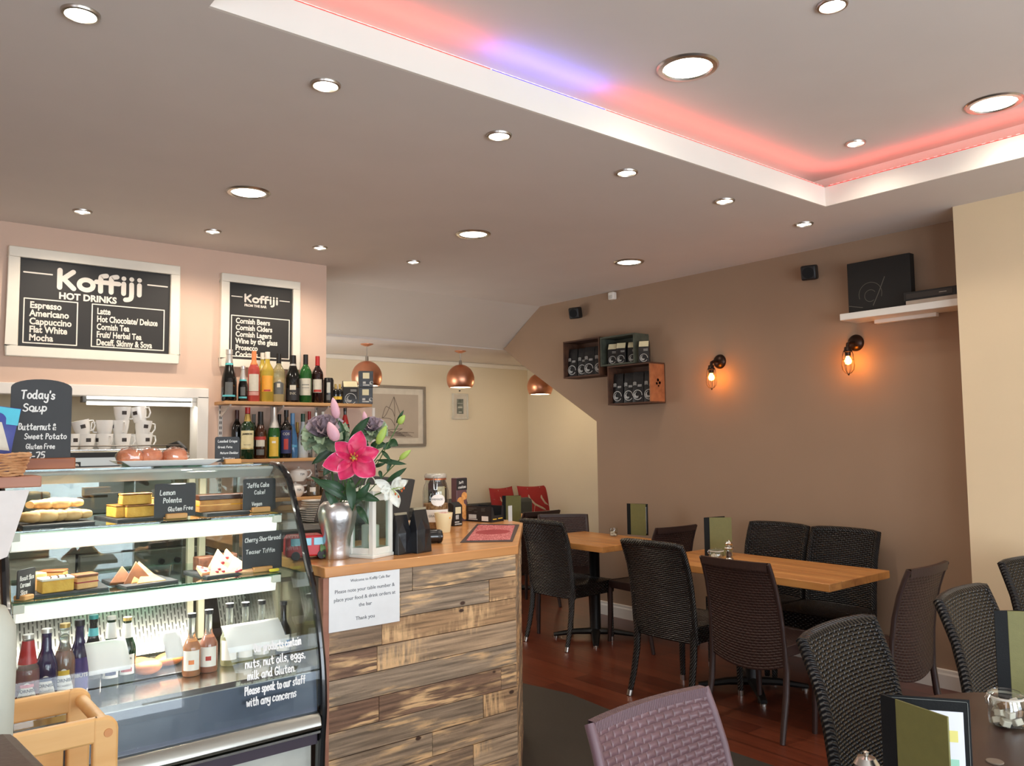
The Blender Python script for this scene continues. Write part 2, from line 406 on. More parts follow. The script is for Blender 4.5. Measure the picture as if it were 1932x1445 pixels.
HX0, HX1, HZ0, HZ1 = .28, 1.643, .80, 1.70
mb = MB()
mb.box(XL, HX0, YB, YB+.12, 0, ZC); mb.box(HX1, 2.489, YB, YB+.12, 0, ZC)
mb.box(HX0, HX1, YB, YB+.12, HZ1, ZC); mb.box(HX0, HX1, YB, YB+.12, 0, HZ0)
mb.box(2.489, 2.847, YB, YB+.12, 0, 1.652)
struct(mb.build('wall_back', M_pink, smooth=0))
struct(MB().box(2.842, 2.862, YB-.006, YB+.126, 0, 1.652).build('trim_4', M_white, smooth=0))
mb = MB(); mb.box(HX0-.06, HX1+.055, YB-.022, YB, HZ1-.012, HZ1+.05); mb.box(HX1-.012, HX1+.055, YB-.022, YB, HZ0, HZ1); mb.box(HX0-.06, HX0, YB-.022, YB, HZ0, HZ1)
mb.box(HX1-.012, HX1+.001, YB, YB+.12, HZ0, HZ1); mb.box(HX0, HX1, YB, YB+.12, HZ1-.012, HZ1)
struct(mb.build('trim_5', M_white, smooth=0, bevel=.004))
# the recess seen through the hatch
mb = MB(); mb.box(HX0-.3, HX1+.35, 5.85, 5.9, .0, 1.9); mb.box(HX0-.3, HX0-.25, YB+.12, 5.85, 0, 1.9); mb.box(HX0-.3, HX1+.35, YB+.12, 5.9, 1.85, 1.9)
struct(mb.build('wall_hatch', M_hatch, smooth=0))
struct(MB().box(HX1+.3, HX1+.35, YB+.12, 5.85, 0, 1.85).build('wall_hatch_right', M_grout, smooth=0))

mb = MB(); mb.box(2.37, 2.489, YB+.12, 5.6, 0, ZC); mb.box(2.37, 2.489, 6.9, YFAR, 0, ZC); mb.box(2.37, 2.489, 5.6, 6.9, 0, .9); mb.box(2.37, 2.489, 5.6, 6.9, 2.05, ZC)
struct(mb.build('wall_alcove_left', M_cream, smooth=0))
mb = MB(); mb.box(2.40, 2.46, 5.6, 5.65, .9, 2.05); mb.box(2.40, 2.46, 6.85, 6.9, .9, 2.05); mb.box(2.40, 2.46, 5.65, 6.85, .9, .95); mb.box(2.40, 2.46, 5.65, 6.85, 2.0, 2.05)  # out-of-view window frame, added along with its opening for the alcove light
w = struct(mb.build('window_4', M_white, smooth=0)); MB().box(2.42, 2.426, 5.65, 6.85, .95, 2.0).build('pane', glass('window_glass', (250, 252, 252), .6), w, smooth=0)
struct(MB().add([(2.45, 5.52, 2.625), (4.85, 5.47, 2.625), (4.85, 6.06, 2.278), (2.45, 6.1, 2.278), (2.45, 5.6, 2.7), (4.85, 5.6, 2.7), (4.85, 6.2, 2.38), (2.45, 6.2, 2.38)],
    [(0, 1, 2, 3), (7, 6, 5, 4), (0, 4, 5, 1), (1, 5, 6, 2), (2, 6, 7, 3), (3, 7, 4, 0)]).build('ceiling_slope', M_bulk, smooth=0))
mb = MB(); mb.box(2.37, 6.3, 6.05, YFAR+.1, 2.28, 2.36); mb.box(XR+.12, 6.3, 4.6, 6.05, 2.28, 2.36)
struct(mb.build('ceiling_alcove', M_ceil, smooth=0))
struct(MB().box(2.37, 6.3, YFAR, YFAR+.1, 0, 2.36).build('wall_far', M_cream, smooth=0))
struct(MB().box(2.489, 6.137, YFAR-.035, YFAR, 2.235, 2.28).build('trim_6', M_white, smooth=0, bevel=.01))
struct(MB().box(6.137, 6.25, 4.5, YFAR, 0, 2.3).build('wall_alcove_right', M_cream, smooth=0))
struct(MB().box(XR+.12, 6.2, 4.55, 4.62, 0, 2.3).build('wall_alcove_near', M_cream, smooth=0))
struct(MB().prism([(YFRONT, 0), (4.79, 0), (4.79, 1.562), (5.747, 2.113), (6.02, 2.29), (5.98, 2.30), (5.462, 2.64), (YFRONT, 2.64)], XR, XR+.118, 'x').build('wall_right', M_mauve, smooth=0))
PXF = 4.508
M_pier = mat('pier_cream_paint', (234, 210, 172), .75, var=.02, scale=2.5)
struct(MB().box(PXF, XR, YFRONT, 1.805, 0, ZC).build('wall_pier', M_pier, smooth=0))
mb = MB(); mb.prism([(XR, 0), (XR-.018, 0), (XR-.018, .075), (XR-.012, .085), (XR-.012, .1), (XR, .105)], 1.805, 4.79, 'y')
mb2 = MB()
mb2.prism([(PXF, 0), (PXF-.018, 0), (PXF-.018, .075), (PXF-.012, .085), (PXF-.012, .1), (PXF, .105)], YFRONT, 1.805, 'y')
struct(mb.build('baseboard_right', M_white, smooth=0)); struct(mb2.build('baseboard_pier', M_white, smooth=0))
# shop front and left wall (behind the viewer)
mb = MB(); WZ0, WZ1 = .14, 2.2; xs = [XL]+[v for w in WINS for v in w]+[XR+.1]
mb.box(XL, XR+.1, YFRONT-.1, YFRONT, 0, WZ0); mb.box(XL, XR+.1, YFRONT-.1, YFRONT, WZ1, ZC)
for i in range(0, len(xs), 2): mb.box(xs[i], xs[i+1], YFRONT-.1, YFRONT, WZ0, WZ1)
struct(mb.build('wall_front', M_cream, smooth=0))
mb = MB(); mb.box(XL-.1, XL, YFRONT, YB+.12, 0, WZ0); mb.box(XL-.1, XL, YFRONT, YB+.12, WZ1, ZC); mb.box(XL-.1, XL, YFRONT, -1.1, WZ0, WZ1); mb.box(XL-.1, XL, .5, YB+.12, WZ0, WZ1)
struct(mb.build('wall_left', M_pink, smooth=0))
for i, (a, b) in enumerate(WINS):
    f = MB()
    for q in ((a, a+.05, WZ0, WZ1), (b-.05, b, WZ0, WZ1), (a+.05, b-.05, WZ0, WZ0+.05), (a+.05, b-.05, WZ1-.05, WZ1), (a+.05, b-.05, 1.72, 1.76)): f.box(q[0], q[1], YFRONT-.08, YFRONT-.02, q[2], q[3])
    w = struct(f.build('window_%d' % (i+1), M_white, smooth=0))
    MB().box(a+.05, b-.05, YFRONT-.052, YFRONT-.046, WZ0+.05, WZ1-.05).build('pane', glass('window_glass', (250, 252, 252), .6), w, smooth=0)

# ================================================================ ceiling lights
M_rim = mat('satin_chrome', (190, 184, 176), .3, 1, var=.05)
def downlight(x, y, z, r, label, power, col=(1, .9, .76), warm=(255, 246, 226), strength=14, cat='downlight', group=None):
    t = thing('downlight', label, cat, (x, y, z), 0, group)
    MB().lathe([(r*.86, -.003), (r*.9, -.009), (r*1.06, -.008), (r*1.12, -.002), (r*1.12, 0), (r*.86, 0)], 28).build('rim', M_rim, t)
    MB().lathe([(0, -.002), (r*.87, -.002)], 28).build('lens', emis('lens_%d' % strength, warm, strength), t, smooth=0)
    l = light('lamp', 'SPOT', (0, 0, -.02), power, col, (0, 0, 0), spot_size=radians(150), spot_blend=.7, shadow_soft_size=r*.7); l.parent = t
    return t
row = 'small chrome downlights in the ceiling'
names = ['nearest the left edge of the picture', 'in front of the menu boards, second from the left', 'third along the cove edge', 'fourth along the cove edge', 'fifth along the cove edge, beside the cove corner', 'last along the cove edge, above the wall lamps']
for i, px in enumerate([.46, 1.21, 1.96, 2.70, 3.43, 4.17]):
    downlight(px, 2.47, ZC, .046, 'small round downlight '+names[i], 17 if i < 4 else 4, group=row)
names = ['above the wide menu board', 'between the two menu boards', 'above the narrow menu board', 'over the alcove, nearest the sloping bulkhead']
for i, px in enumerate([.89, 1.56, 2.22, 2.9]):
    downlight(px, 4.6, ZC, .042, 'small round downlight '+names[i], 22 if i < 3 else 3, (1, .85, .68), group=row)
names = ['over the cake display case', 'over the counter end', 'over the far tables, nearest the crates']
for i, (px, py) in enumerate([(1.45, 3.78), (2.79, 3.77), (4.09, 3.74)]):
    downlight(px, py, ZC, .092, 'large round white downlight '+names[i], 9, strength=9, group='large round downlights')
for (px, py, r, n) in [(2.43, 1.9, .105, 'large very bright downlight in the raised ceiling, upper middle'), (3.74, 1.31, .1, 'large downlight in the raised ceiling at the right edge'), (2.45, 1.32, .045, 'small downlight at the top edge of the picture'), (3.71, 1.91, .042, 'small downlight in the raised ceiling above the red cove corner')]:
    downlight(px, py, ZU, r, n, 10 if r > .08 else 5, strength=9 if r > .08 else 14, group='downlights in the raised ceiling')
# colour LED strips on the cove ledge
def led(nm, a, b, axis, col, rgb, power, label):
    ln = b-a; t = thing('led_strip', label, 'led strip', ((a+b)/2, TY1+.0, ZT+.014) if axis == 'x' else (TX1, (a+b)/2, ZT+.014), 0, 'colour led strips along the cove')
    mb = MB(); ms = MB(); n = int(ln/.035)
    for i in range(n):
        c = -ln/2+(i+.5)*ln/n
        if axis == 'x': mb.cbox((c, -.004, .004), (.016, .006, .004))
        else: mb.cbox((-.004, c, .004), (.006, .016, .004))
    if axis == 'x': ms.box(-ln/2, ln/2, -.01, .012, 0, .0025)
    else: ms.box(-.01, .012, -ln/2, ln/2, 0, .0025)
    ms.build('tape', mat('led_tape_'+nm, rgb, .5, emit=rgb, estr=.25), t, smooth=0); mb.build('diodes', emis('led_'+nm, rgb, 3.5), t, smooth=0)
    l = light('lamp', 'AREA', (0, .004, .016) if axis == 'x' else (.004, 0, .016), power*ln, col, (pi, 0, 0), shape='RECTANGLE', size=ln if axis == 'x' else .03, size_y=.03 if axis == 'x' else ln)
    l.parent = t
RED, BLU = (1, .17, .13), (.24, .2, 1)
led('red', TX0+.02, 1.72, 'x', RED, (255, 90, 80), 0.62, 'red led strip along the left stretch of the cove ledge')
led('blue', 1.73, 2.30, 'x', BLU, (130, 110, 255), 1.1, 'blue led strip along the middle of the cove ledge')
led('red', 2.31, TX1-.02, 'x', RED, (255, 90, 80), 0.55, 'red led strip from the blue stretch to the cove corner')
led('red', TY0+.1, TY1-.03, 'y', RED, (255, 90, 80), 0.55, 'red led strip along the right side of the cove')
# ================================================================ chairs and tables
M_rat = weave_mat('black_rattan', (17, 16, 16), .030, .0108, .22, 1.0, .006, .6)
M_braid = wave_bump(mat('black_rattan_braid', (22, 20, 20), .3, var=.15, scale=60), 38, 'DIAGONAL', 1, .004)
M_brown = weave_mat('brown_woven_plastic', (54, 34, 30), .026, .013, .42, 1.0, .003)
M_plum = weave_mat('plum_woven_plastic', (112, 84, 88), .030, .0145, .36, 1.0, .0035)
M_brail = wave_bump(mat('brown_plastic', (52, 34, 30), .42, var=.06), 60, 'X', .4, .001)
M_plrim = wave_bump(mat('plum_ribbed_rim', (118, 92, 98), .42, var=.06), 55, 'X', 1, .003)
M_cap = mat('steel_foot', (200, 196, 190), .28, 1, var=.04)
def leg(mb_pts, r, m, t, foot=True, flat=1):
    l = MB().tube(mb_pts, r, 10, flat=flat).build('leg', m, t)
    if foot:
        a, b = Vector(mb_pts[-2]), Vector(mb_pts[-1]); d = (b-a).normalized()
        r0 = r[-1] if isinstance(r, list) else r
        MB().cyl(b-d*.03, b, r0*1.12, r0*1.05, 12).build('foot_cap', M_cap, l)
    return l
def rattan_chair(label, loc, rz, group):
    t = thing('rattan_chair', label, 'chair', loc, rz, group); w = .205
    prof = [(.175, .335), (.185, .42), (.192, .52), (.205, .62), (.226, .72), (.256, .80), (.275, .845)]
    def py(z):
        for (a, z0), (b, z1) in zip(prof, prof[1:]):
            if z <= z1 or z1 == .845: return a+(b-a)*(z-z0)/(z1-z0)
    def back(off):
        def f(u, v):
            z = .335+.51*v; x = (2*u-1)*w; zz = z+.006*(1-(2*u-1)**2)*v
            return (x, py(z)+.018*(1-(2*u-1)**2)+off, zz)
        return f
    uvf = lambda u, v: (u*2*w, v*.53)
    mb = MB(); mb.grid(back(-.014), 16, 20, uvf); mb.grid(lambda u, v: back(.014)(1-u, v), 16, 20, uvf)
    mb.build('backrest', M_rat, t, smooth=60)
    path = [(-w, py(.335+.51*i/12), .335+.51*i/12) for i in range(13)]+[back(0)(i/12, 1) for i in range(1, 12)]+[(w, py(.845-.51*i/12), .845-.51*i/12) for i in range(13)]
    MB().tube(path, .017, 9).build('edge_braid', M_braid, t)
    mb = MB()
    def seat(u, v):
        a = v*2-1; x = (2*u-1)*(w+.012); e = max(abs(2*u-1), abs(a))
        return (x, a*.2-.015, .425+.014*(1-e**4))
    mb.grid(seat, 14, 14, lambda u, v: (u*.42, v*.4)); 
    per = [(-1, -1), (1, -1), (1, 1), (-1, 1)]
    for (ax, ay), (bx, by) in zip(per, per[1:]+per[:1]):
        mb.grid(lambda u, v, A=(ax, ay), B=(bx, by): ((A[0]+(B[0]-A[0])*u)*(w+.012), (A[1]+(B[1]-A[1])*u)*.2-.015, .34+.086*v), 10, 4, lambda u, v: (u*.42, v*.09))
    mb.add([(-w, -.21, .345), (w, -.21, .345), (w, .18, .345), (-w, .18, .345)], [(3, 2, 1, 0)])
    mb.build('seat', M_rat, t, smooth=30)
    for s in (-1, 1):
        leg([(s*.195, -.198, .36), (s*.198, -.2, .2), (s*.2, -.204, 0)], [.021, .018, .015], M_braid, t)
        leg([(s*.195, .18, .40), (s*.196, .19, .25), (s*.2, .215, .12), (s*.205, .25, 0)], [.021, .019, .017, .015], M_braid, t)
    return t
def woven_chair(label, loc, rz, group, m=M_brown, rail=M_brail, rim=M_brail):
    t = thing('woven_chair', label, 'chair', loc, rz, group)
    prof = [(.17, .30), (.178, .42), (.183, .50), (.196, .60), (.22, .70), (.245, .77), (.265, .815)]
    def py(z):
        for (a, z0), (b, z1) in zip(prof, prof[1:]):
            if z <= z1 or z1 == .815: return a+(b-a)*(z-z0)/(z1-z0)
    wz = lambda z: .205-.02*(z-.3)/.5
    def back(off, v1=1):
        def f(u, v):
            k = 2*u-1; z0 = .30+.045*(1-k*k) if False else .335-.04*(1-k*k); z = z0+(.815-z0)*v
            return (k*wz(z), py(max(z, .30))+.02*(1-k*k)+off, z)
        return f
    mb = MB(); uvf = lambda u, v: (u*.39, v*.5)
    mb.grid(back(-.007), 16, 20, uvf); mb.grid(lambda u, v: back(.007)(1-u, v), 16, 20, uvf)
    mb.build('backrest', m, t, smooth=60)
    mb = MB(); n = 16
    q = [back(-.011)(i/n, 1) for i in range(n+1)]; q2 = [back(.011)(i/n, 1) for i in range(n+1)]
    vs = [(a[0], a[1], .822) for a in q]+[(a[0], a[1], .822) for a in q2]+[(a[0], a[1]-.004, .785) for a in q]+[(a[0], a[1]-.004, .785) for a in q2]; k = n+1
    mb.add(vs, [(i, i+1, k+i+1, k+i) for i in range(n)]+[(2*k+i, 2*k+i+1, i+1, i) for i in range(n)]+[(k+i, k+i+1, 3*k+i+1, 3*k+i) for i in range(n)])
    mb.build('top_rim', rim, t, smooth=30)
    mb = MB(); mb.grid(lambda u, v: ((2*u-1)*.195, -.2+.385*v, .425-.01*sin(pi*u)*sin(pi*v)), 10, 10, lambda u, v: (u*.4, v*.4))
    mb.grid(lambda u, v: ((1-2*u)*.195, -.2+.385*v, .40), 10, 10, lambda u, v: (u*.4, v*.4))
    mb.build('seat', m, t, smooth=30)
    mb = MB(); mb.box(-.2, .2, -.212, -.192, .375, .428); mb.box(-.205, -.19, -.2, .18, .375, .428); mb.box(.19, .205, -.2, .18, .375, .428)
    mb.build('seat_frame', rail, t, bevel=.004)
    for s in (-1, 1):
        leg([(s*.19, -.2, .39), (s*.193, -.204, .2), (s*.196, -.212, 0)], [.019, .016, .013], rail, t, False)
        leg([(s*(wz(z)+.004), py(z), z) for z in (.818, .77, .70, .60, .50, .42)]+[(s*.207, .172, .32), (s*.208, .185, .2), (s*.21, .215, .08), (s*.212, .235, 0)], [.012]*6+[.015, .016, .015, .013], rail, t, False)
    return t
gr = 'black rattan dining chairs'; gw = 'brown woven plastic chairs'
c5 = rattan_chair('black rattan chair seen from behind, left of the longer oak table', (3.635, 2.96, 0), radians(90), gr)
dup(c5, (4.0, 4.285, 0), radians(92), 'dark rattan chair seen from behind right beside the counter end', gr)
dup(c5, (4.385, 3.02, 0), radians(-90), 'black rattan chair against the wall, left of the pair behind the oak table', gr)
dup(c5, (4.375, 2.565, 0), radians(-90), 'black rattan chair against the wall, right of the pair behind the oak table', gr)
dup(c5, (2.262, 1.0, 0), radians(2), 'large black rattan chair in the foreground behind the open menu', gr)
dup(c5, (3.08, .99, 0), radians(2), 'black rattan chair behind the menu at the right, in front of the cream pier', gr)
dup(c5, (4.03, 1.12, 0), radians(-16), 'black rattan chair cut off by the right edge of the picture', gr)
c8 = woven_chair('brown woven chair seen from behind, in front of the longer oak table', (3.60, 2.42, 0), radians(91), gw)
dup(c8, (3.81, 1.975, 0), radians(180), 'brown woven chair at the right end of the longer oak table by the pier', gw)
dup(c8, (4.36, 3.86, 0), radians(176), 'plain dark brown chair back between the two oak tables', gw)
dup(c8, (4.25, 4.62, 0), radians(-42), 'brown woven chair facing us behind the shorter oak table', gw)
dup(c8, (4.52, 5.43, 0), radians(178), 'brown chair back at the small table in the alcove, beside the counter', gw)
woven_chair('plum brown woven chair back in the foreground, bottom of the picture', (1.395, .975, 0), radians(0), gw, M_plum, mat('plum_plastic', (110, 84, 90), .42), M_plrim)

M_oakx = wood_mat('oak_top', (208, 148, 84), (174, 114, 62), 'y', .38)
M_iron = mat('black_iron', (26, 25, 25), .45, .3, var=.1)
def ped_table(label, x0, x1, y0, y1, zt, th, px, py, m):
    t = thing('dining_table', label, 'table', (px, py, 0))
    mb = MB(); n = 5
    for i in range(n):
        a = x0+(x1-x0)*i/n; b = x0+(x1-x0)*(i+1)/n
        mb.box(a-px+.0004, b-px-.0004, y0-py, y1-py, zt-th, zt)
    mb.build('tabletop', m, t, bevel=.003)
    MB().box(-.16, .16, -.16, .16, zt-th-.012, zt-th).build('mounting_plate', M_iron, t)
    MB().lathe([(.045, .04), (.038, .06), (.036, zt-th-.03), (.05, zt-th-.012)], 20).build('column', M_iron, t)
    mb = MB()
    for a in range(4):
        d = Vector((cos(a*pi/2+pi/4), sin(a*pi/2+pi/4), 0)); mb.tube([d*.0+Vector((0, 0, .05)), d*.14+Vector((0, 0, .045)), d*.3+Vector((0, 0, .022))], [.035, .03, .02], 8, flat=.7)
    mb.build('base', M_iron, t)
    for a in range(4):
        d = Vector((cos(a*pi/2+pi/4), sin(a*pi/2+pi/4), 0))*.285
        MB().lathe([(.018, 0), (.018, .012), (.012, .018)], 12, (d.x, d.y, 0)).build('foot', M_cap, t)
    return t
ped_table('longer rectangular oak table with two chairs against the wall', 3.68, 4.28, 2.12, 3.32, .70, .04, 3.98, 2.78, M_oakx)
ped_table('shorter oak table by the wall with a sugar jar and one menu', 3.885, 4.47, 3.845, 4.62, .70, .04, 4.18, 4.22, M_oakx)
ped_table('small wooden table in the alcove behind the counter', 4.6, 5.15, 5.66, 6.25, .70, .04, 4.88, 5.95, M_oakx)
M_dkt = mat('dark_brown_laminate', (62, 42, 36), .32, var=.08, scale=5)
def round_table(label, x, y, r):
    t = thing('round_table', label, 'table', (x, y, 0))
    MB().lathe([(0, .665), (r-.004, .665), (r, .669), (r, .695), (r-.005, .70), (0, .70)], 64).build('tabletop', M_dkt, t)
    MB().lathe([(.2, 0), (.2, .012), (.05, .03), (.03, .05), (.03, .66), (.07, .665)], 24).build('pedestal', M_iron, t)
    return t
round_table('round dark brown table in the bottom right corner with a sugar jar', 2.185, .69, .375)
round_table('round dark brown table at the bottom edge under the open menu', 1.43, .56, .31)

# ================================================================ menus
M_olive = mat('olive_cover', (112, 108, 58), .6, var=.05, scale=60, bump=.1, bscale=300)
M_leath = mat('black_leatherette', (16, 18, 19), .7, var=.08, scale=50, bump=.15, bscale=300, spec=.25)
M_page = mat('menu_page', (226, 228, 240), .5, var=.01)
M_stitch = mat('stitching', (120, 124, 120), .7)
def menu(label, x, y, z, rz, a1, a2, w=.165, h=.23, w2=None, group='standing menus with olive covers', page=True):
    """two hinged covers opening from the spine at the origin; a1, a2 are the directions of the covers"""
    t = thing('menu', label, 'menu', (x, y, z), rz, group)
    wf = w
    for k, (a, nm) in enumerate(((a1, 'front_cover'), (a2, 'back_cover'))):
        M = Matrix.Rotation(a, 4, 'Z'); w = wf if k == 0 else (w2 or wf)
        mb = MB(); mb.box(0, .032, -.0018, .0018, 0, h, M); c = mb.build('spine_strip' if k == 0 else nm, M_leath, t) if k == 0 else None
        mb = MB(); mb.box(.032 if k == 0 else 0, w, -.0018, .0018, 0, h, M); o = mb.build(nm, M_olive if k == 0 else M_leath, t, bevel=.001)
        if k == 1 and page:
            d = .0022
            q = MB(); q.box(.014, w-.012, -d-.001, -d, .012, h-.022, M); pg = q.build('page', M_page, t)
            q = MB(); q.box(w-.06, w-.022, -d-.0016, -d-.001, h-.075, h-.055, M); q.build('price_panel', mat('yellow_print', (226, 218, 128), .6), pg, smooth=0)
            q = MB(); q.box(.02, w-.022, -d-.0016, -d-.001, .03, h-.105, M); q.build('price_panel', mat('mint_print', (160, 214, 190), .6), pg, smooth=0)
            q = MB(); q.box(w-.10, w-.06, -d-.0016, -d-.001, h-.055, h-.035, M); q.build('price_panel', MATS['yellow_print'], pg, smooth=0)
            q = MB(); q.tube([M @ Vector((.006, -d, h-.004)), M @ Vector((w-.006, -d, h-.004)), M @ Vector((w-.004, -d, h-.006)), M @ Vector((w-.004, -d, .004))], .0005, 5); q.build('stitching', M_stitch, t)
    return t
m3p = P(1662, 1309, 'z', .93); dr = atan2(cr.y, cr.x)
menu('open menu in the foreground with its white page showing', m3p.x, m3p.y, .70, dr, radians(-66), radians(-16), .138, w2=.146)
m4p = P(1884, 1316, 'z', .70)
menu('olive menu at the right edge, standing behind the sugar jar', m4p.x, m4p.y, .70, dr, radians(-12), radians(-2), .17, page=False)
m2p = P(1330, 1049, 'z', .70)
menu('bright olive menu standing on the longer oak table', m2p.x, m2p.y, .70, dr, radians(-2), radians(28), .165, page=False)
m1p = P(1184, 1008, 'z', .70)
menu('narrow olive menu on the shorter oak table by the wall', m1p.x, m1p.y, .70, dr, radians(-42), radians(-30), .165)
m5p = P(948, 985, 'z', .70)
menu('olive menu on the small alcove table, behind the black carton', m5p.x, m5p.y, .70, dr, radians(-5), radians(12), .165, page=False)
# ================================================================ jars and grinders on the tables
M_glass = glass('clear_jar_glass', (238, 242, 240), 1.6, .03)
M_steel = mat('polished_steel', (214, 212, 206), .16, 1, var=.03)
M_sugar = mat('sugar_white', (228, 218, 200), .8, var=.05, bump=.3, bscale=400)
M_sugarb = mat('sugar_brown', (150, 116, 84), .8, var=.1, bump=.3, bscale=400)
def sugar_jar(label, x, y, z, r, h, n, lid=True, rz=0):
    t = thing('sugar_jar', label, 'jar', (x, y, z), rz, 'glass sugar jars')
    MB().lathe([(0, .003), (r*.8, .003), (r*.97, h*.08), (r, h*.2), (r, h*.55), (r*.93, h*.68), (r*.9, h*.72), (r*.9, h*.74)], 32).build('glass_body', M_glass, t)
    if lid:
        MB().lathe([(r*.88, h*.80), (r*.97, h*.81), (r*.97, h*.86), (r*.8, h*.9), (r*.78, h*.88), (0, h*.88)], 32).build('glass_lid', M_glass, t)
        MB().lathe([(r*.92, h*.74), (r*1.02, h*.75), (r*1.02, h*.79), (r*.92, h*.80)], 32).build('seal_ring', mat('rubber_seal', (214, 208, 196), .5, alpha=1), t)
        MB().tube([(-r*1.0, -.004, h*.84), (-r*1.18, -.006, h*.74), (-r*1.12, -.006, h*.58), (-r*1.02, 0, h*.62), (-r*1.12, .006, h*.58), (-r*1.18, .006, h*.74), (-r, .004, h*.84)], .0016, 6).build('wire_clip', M_steel, t)
    lump = []
    rr = random.Random(n)
    for i in range(n):
        k = .0095 if r > .035 else .008; lay = i//5; a = i*2.4+lay; rad = r*.55 if i % 5 else 0
        M = Matrix.Translation((rad*cos(a), rad*sin(a), .005+k+lay*k*2.1)) @ Euler((rr.uniform(-.5, .5), rr.uniform(-.5, .5), rr.uniform(0, 3))).to_matrix().to_4x4()
        mb = MB(); mb.cbox((0, 0, 0), (2*k, 2*k, 1.6*k), M)
        o = mb.build('sugar_cube', M_sugarb if i % 4 == 3 else M_sugar, None, (x, y, z), bevel=.0018)
        lump.append(o)
        tag(o, '%s sugar cube inside the %s' % ('brown' if i % 4 == 3 else 'white', label.split(',')[0]), 'sugar cube', 'sugar cubes in the '+label.split(',')[0])
    return t
q = P(1912, 1378, 'z', .70)
sugar_jar('big clip top sugar jar on the round table, bottom right', q.x+.02, q.y+.02, .70, .040, .092, 15, rz=dr)
q = P(1352, 1060, 'z', .70); sugar_jar('clip top sugar jar on the longer oak table, in front of the menu', q.x, q.y, .70, .042, .082, 10, rz=dr)
q = P(1158, 1012, 'z', .70); sugar_jar('open sugar tumbler on the shorter oak table, left of the menu', q.x, q.y, .70, .030, .085, 8, False)
M_acr = glass('clear_acrylic', (225, 228, 226), 2.2, .06)
def grinder(label, x, y, z, h=.12):
    t = thing('pepper_grinder', label, 'grinder', (x, y, z), 0, 'clear pepper grinders'); k = h/.12
    MB().lathe([(0, .001), (.022*k, .001), (.024*k, .006*k), (.021*k, .016*k), (.016*k, .02*k)], 24).build('base_ring', M_steel, t)
    MB().lathe([(.019*k, .018*k), (.021*k, .03*k), (.019*k, .056*k), (.023*k, .066*k)], 24).build('body', M_acr, t)
    MB().lathe([(0, .02*k), (.014*k, .02*k), (.014*k, .05*k), (0, .05*k)], 16).build('peppercorns', mat('peppercorn', (70, 62, 66), .7, var=.6, scale=300), t)
    MB().lathe([(.023*k, .066*k), (.027*k, .07*k), (.024*k, .078*k), (.013*k, .082*k), (.02*k, .09*k), (.023*k, .097*k), (.016*k, .108*k), (.004*k, .11*k)], 24).build('head', M_steel, t)
    MB().lathe([(.003*k, .108*k), (.004*k, .114*k), (.005*k, .118*k), (0, .12*k)], 12).build('knob', M_steel, t)
q = P(1374, 1058, 'z', .70); grinder('steel and clear pepper grinder beside the menu on the longer oak table', q.x+.01, q.y, .70, .122)
q = P(1634, 1421, 'z', .815); grinder('pepper grinder top at the bottom edge, beside the open menu', q.x, q.y, .70, .12)
q = P(1877, 1437, 'z', .701)
t = thing('table_number_disc', 'small flat pale disc lying on the round table, bottom right', 'disc', (q.x, q.y, .70))
MB().lathe([(0, 0), (.017, 0), (.0175, .0015), (.0165, .003), (0, .003)], 28).build('disc', mat('disc_wood', (122, 108, 94), .5), t)
# ================================================================ right wall
RW = -pi/2
M_blk = mat('matt_black', (24, 23, 23), .5, var=.1)
M_brz = mat('dark_bronze', (58, 42, 34), .35, .8, var=.1)
def sconce(label, y, z, power):
    t = thing('wall_lamp', label, 'wall lamp', (XR, y, z), RW, 'caged wall lamps')
    MB().lathe([(0, -.03), (.02, -.028), (.044, -.018), (.052, -.004), (.052, 0)], 32, axis='y').build('wall_plate', M_brz, t)
    MB().tube([(0, -.02, 0), (0, -.07, -.002), (0, -.098, -.012), (0, -.104, -.04)], .011, 10).build('arm', M_brz, t)
    MB().lathe([(0, -.03), (.019, -.032), (.021, -.05), (.026, -.055), (.026, -.062), (.018, -.066), (.016, -.088), (0, -.088)], 20, (0, -.104, 0)).build('socket', M_brz, t)
    mb = MB(); prof = [(.026, -.058), (.031, -.075), (.034, -.11), (.038, -.145), (.033, -.172), (.018, -.190), (.003, -.196)]
    for i in range(8):
        a = i*pi/4; mb.tube([(r*cos(a), -.104+r*sin(a), z_) for r, z_ in prof], .0013, 5)
    mb.tube([(.0345*cos(i*pi/12), -.104+.0345*sin(i*pi/12), -.11) for i in range(24)], .0012, 5, closed=True)
    mb.sphere((0, -.104, -.2), .006, 10, 6)
    mb.build('cage', M_brz, t)
    MB().lathe([(.009, -.086), (.011, -.094), (.019, -.108), (.021, -.12), (.016, -.134), (0, -.141)], 20, (0, -.104, 0)).build('bulb', emis('amber_bulb', (255, 150, 36), 100), t)
sconce('caged amber wall lamp nearest the wooden crates', 3.54, 1.955, 20)
sconce('caged amber wall lamp below the white shelf', 2.525, 1.985, 20)
def wallspeaker(label, y, z):
    t = thing('wall_speaker', label, 'speaker', (XR, y, z), RW, 'small black wall speakers')
    M = Matrix.Rotation(radians(18), 4, 'Z') @ Matrix.Rotation(radians(12), 4, 'X')
    MB().cbox((0, -.075, 0), (.095, .08, .095), M).build('cabinet', M_blk, t, bevel=.012)
    mb = MB(); mb.lathe([(0, -.002), (.036, -.002), (.036, .002)], 24, (0, -.114, 0), 'y'); mb.v = [tuple(M @ Vector(v)) for v in mb.v]; mb.build('grille', mat('speaker_grille', (14, 14, 14), .9), t)
    MB().cyl((0, 0, 0), (0, -.05, 0), .012).build('bracket', M_blk, t)
wallspeaker('small black speaker high on the wall, left of the shelf', 2.80, 2.475)
wallspeaker('small black speaker high on the wall, above the crates', 4.97, 2.50)
t = thing('motion_sensor', 'small white sensor box where the right wall meets the ceiling', 'sensor', (XR, 4.56, 2.577), RW)
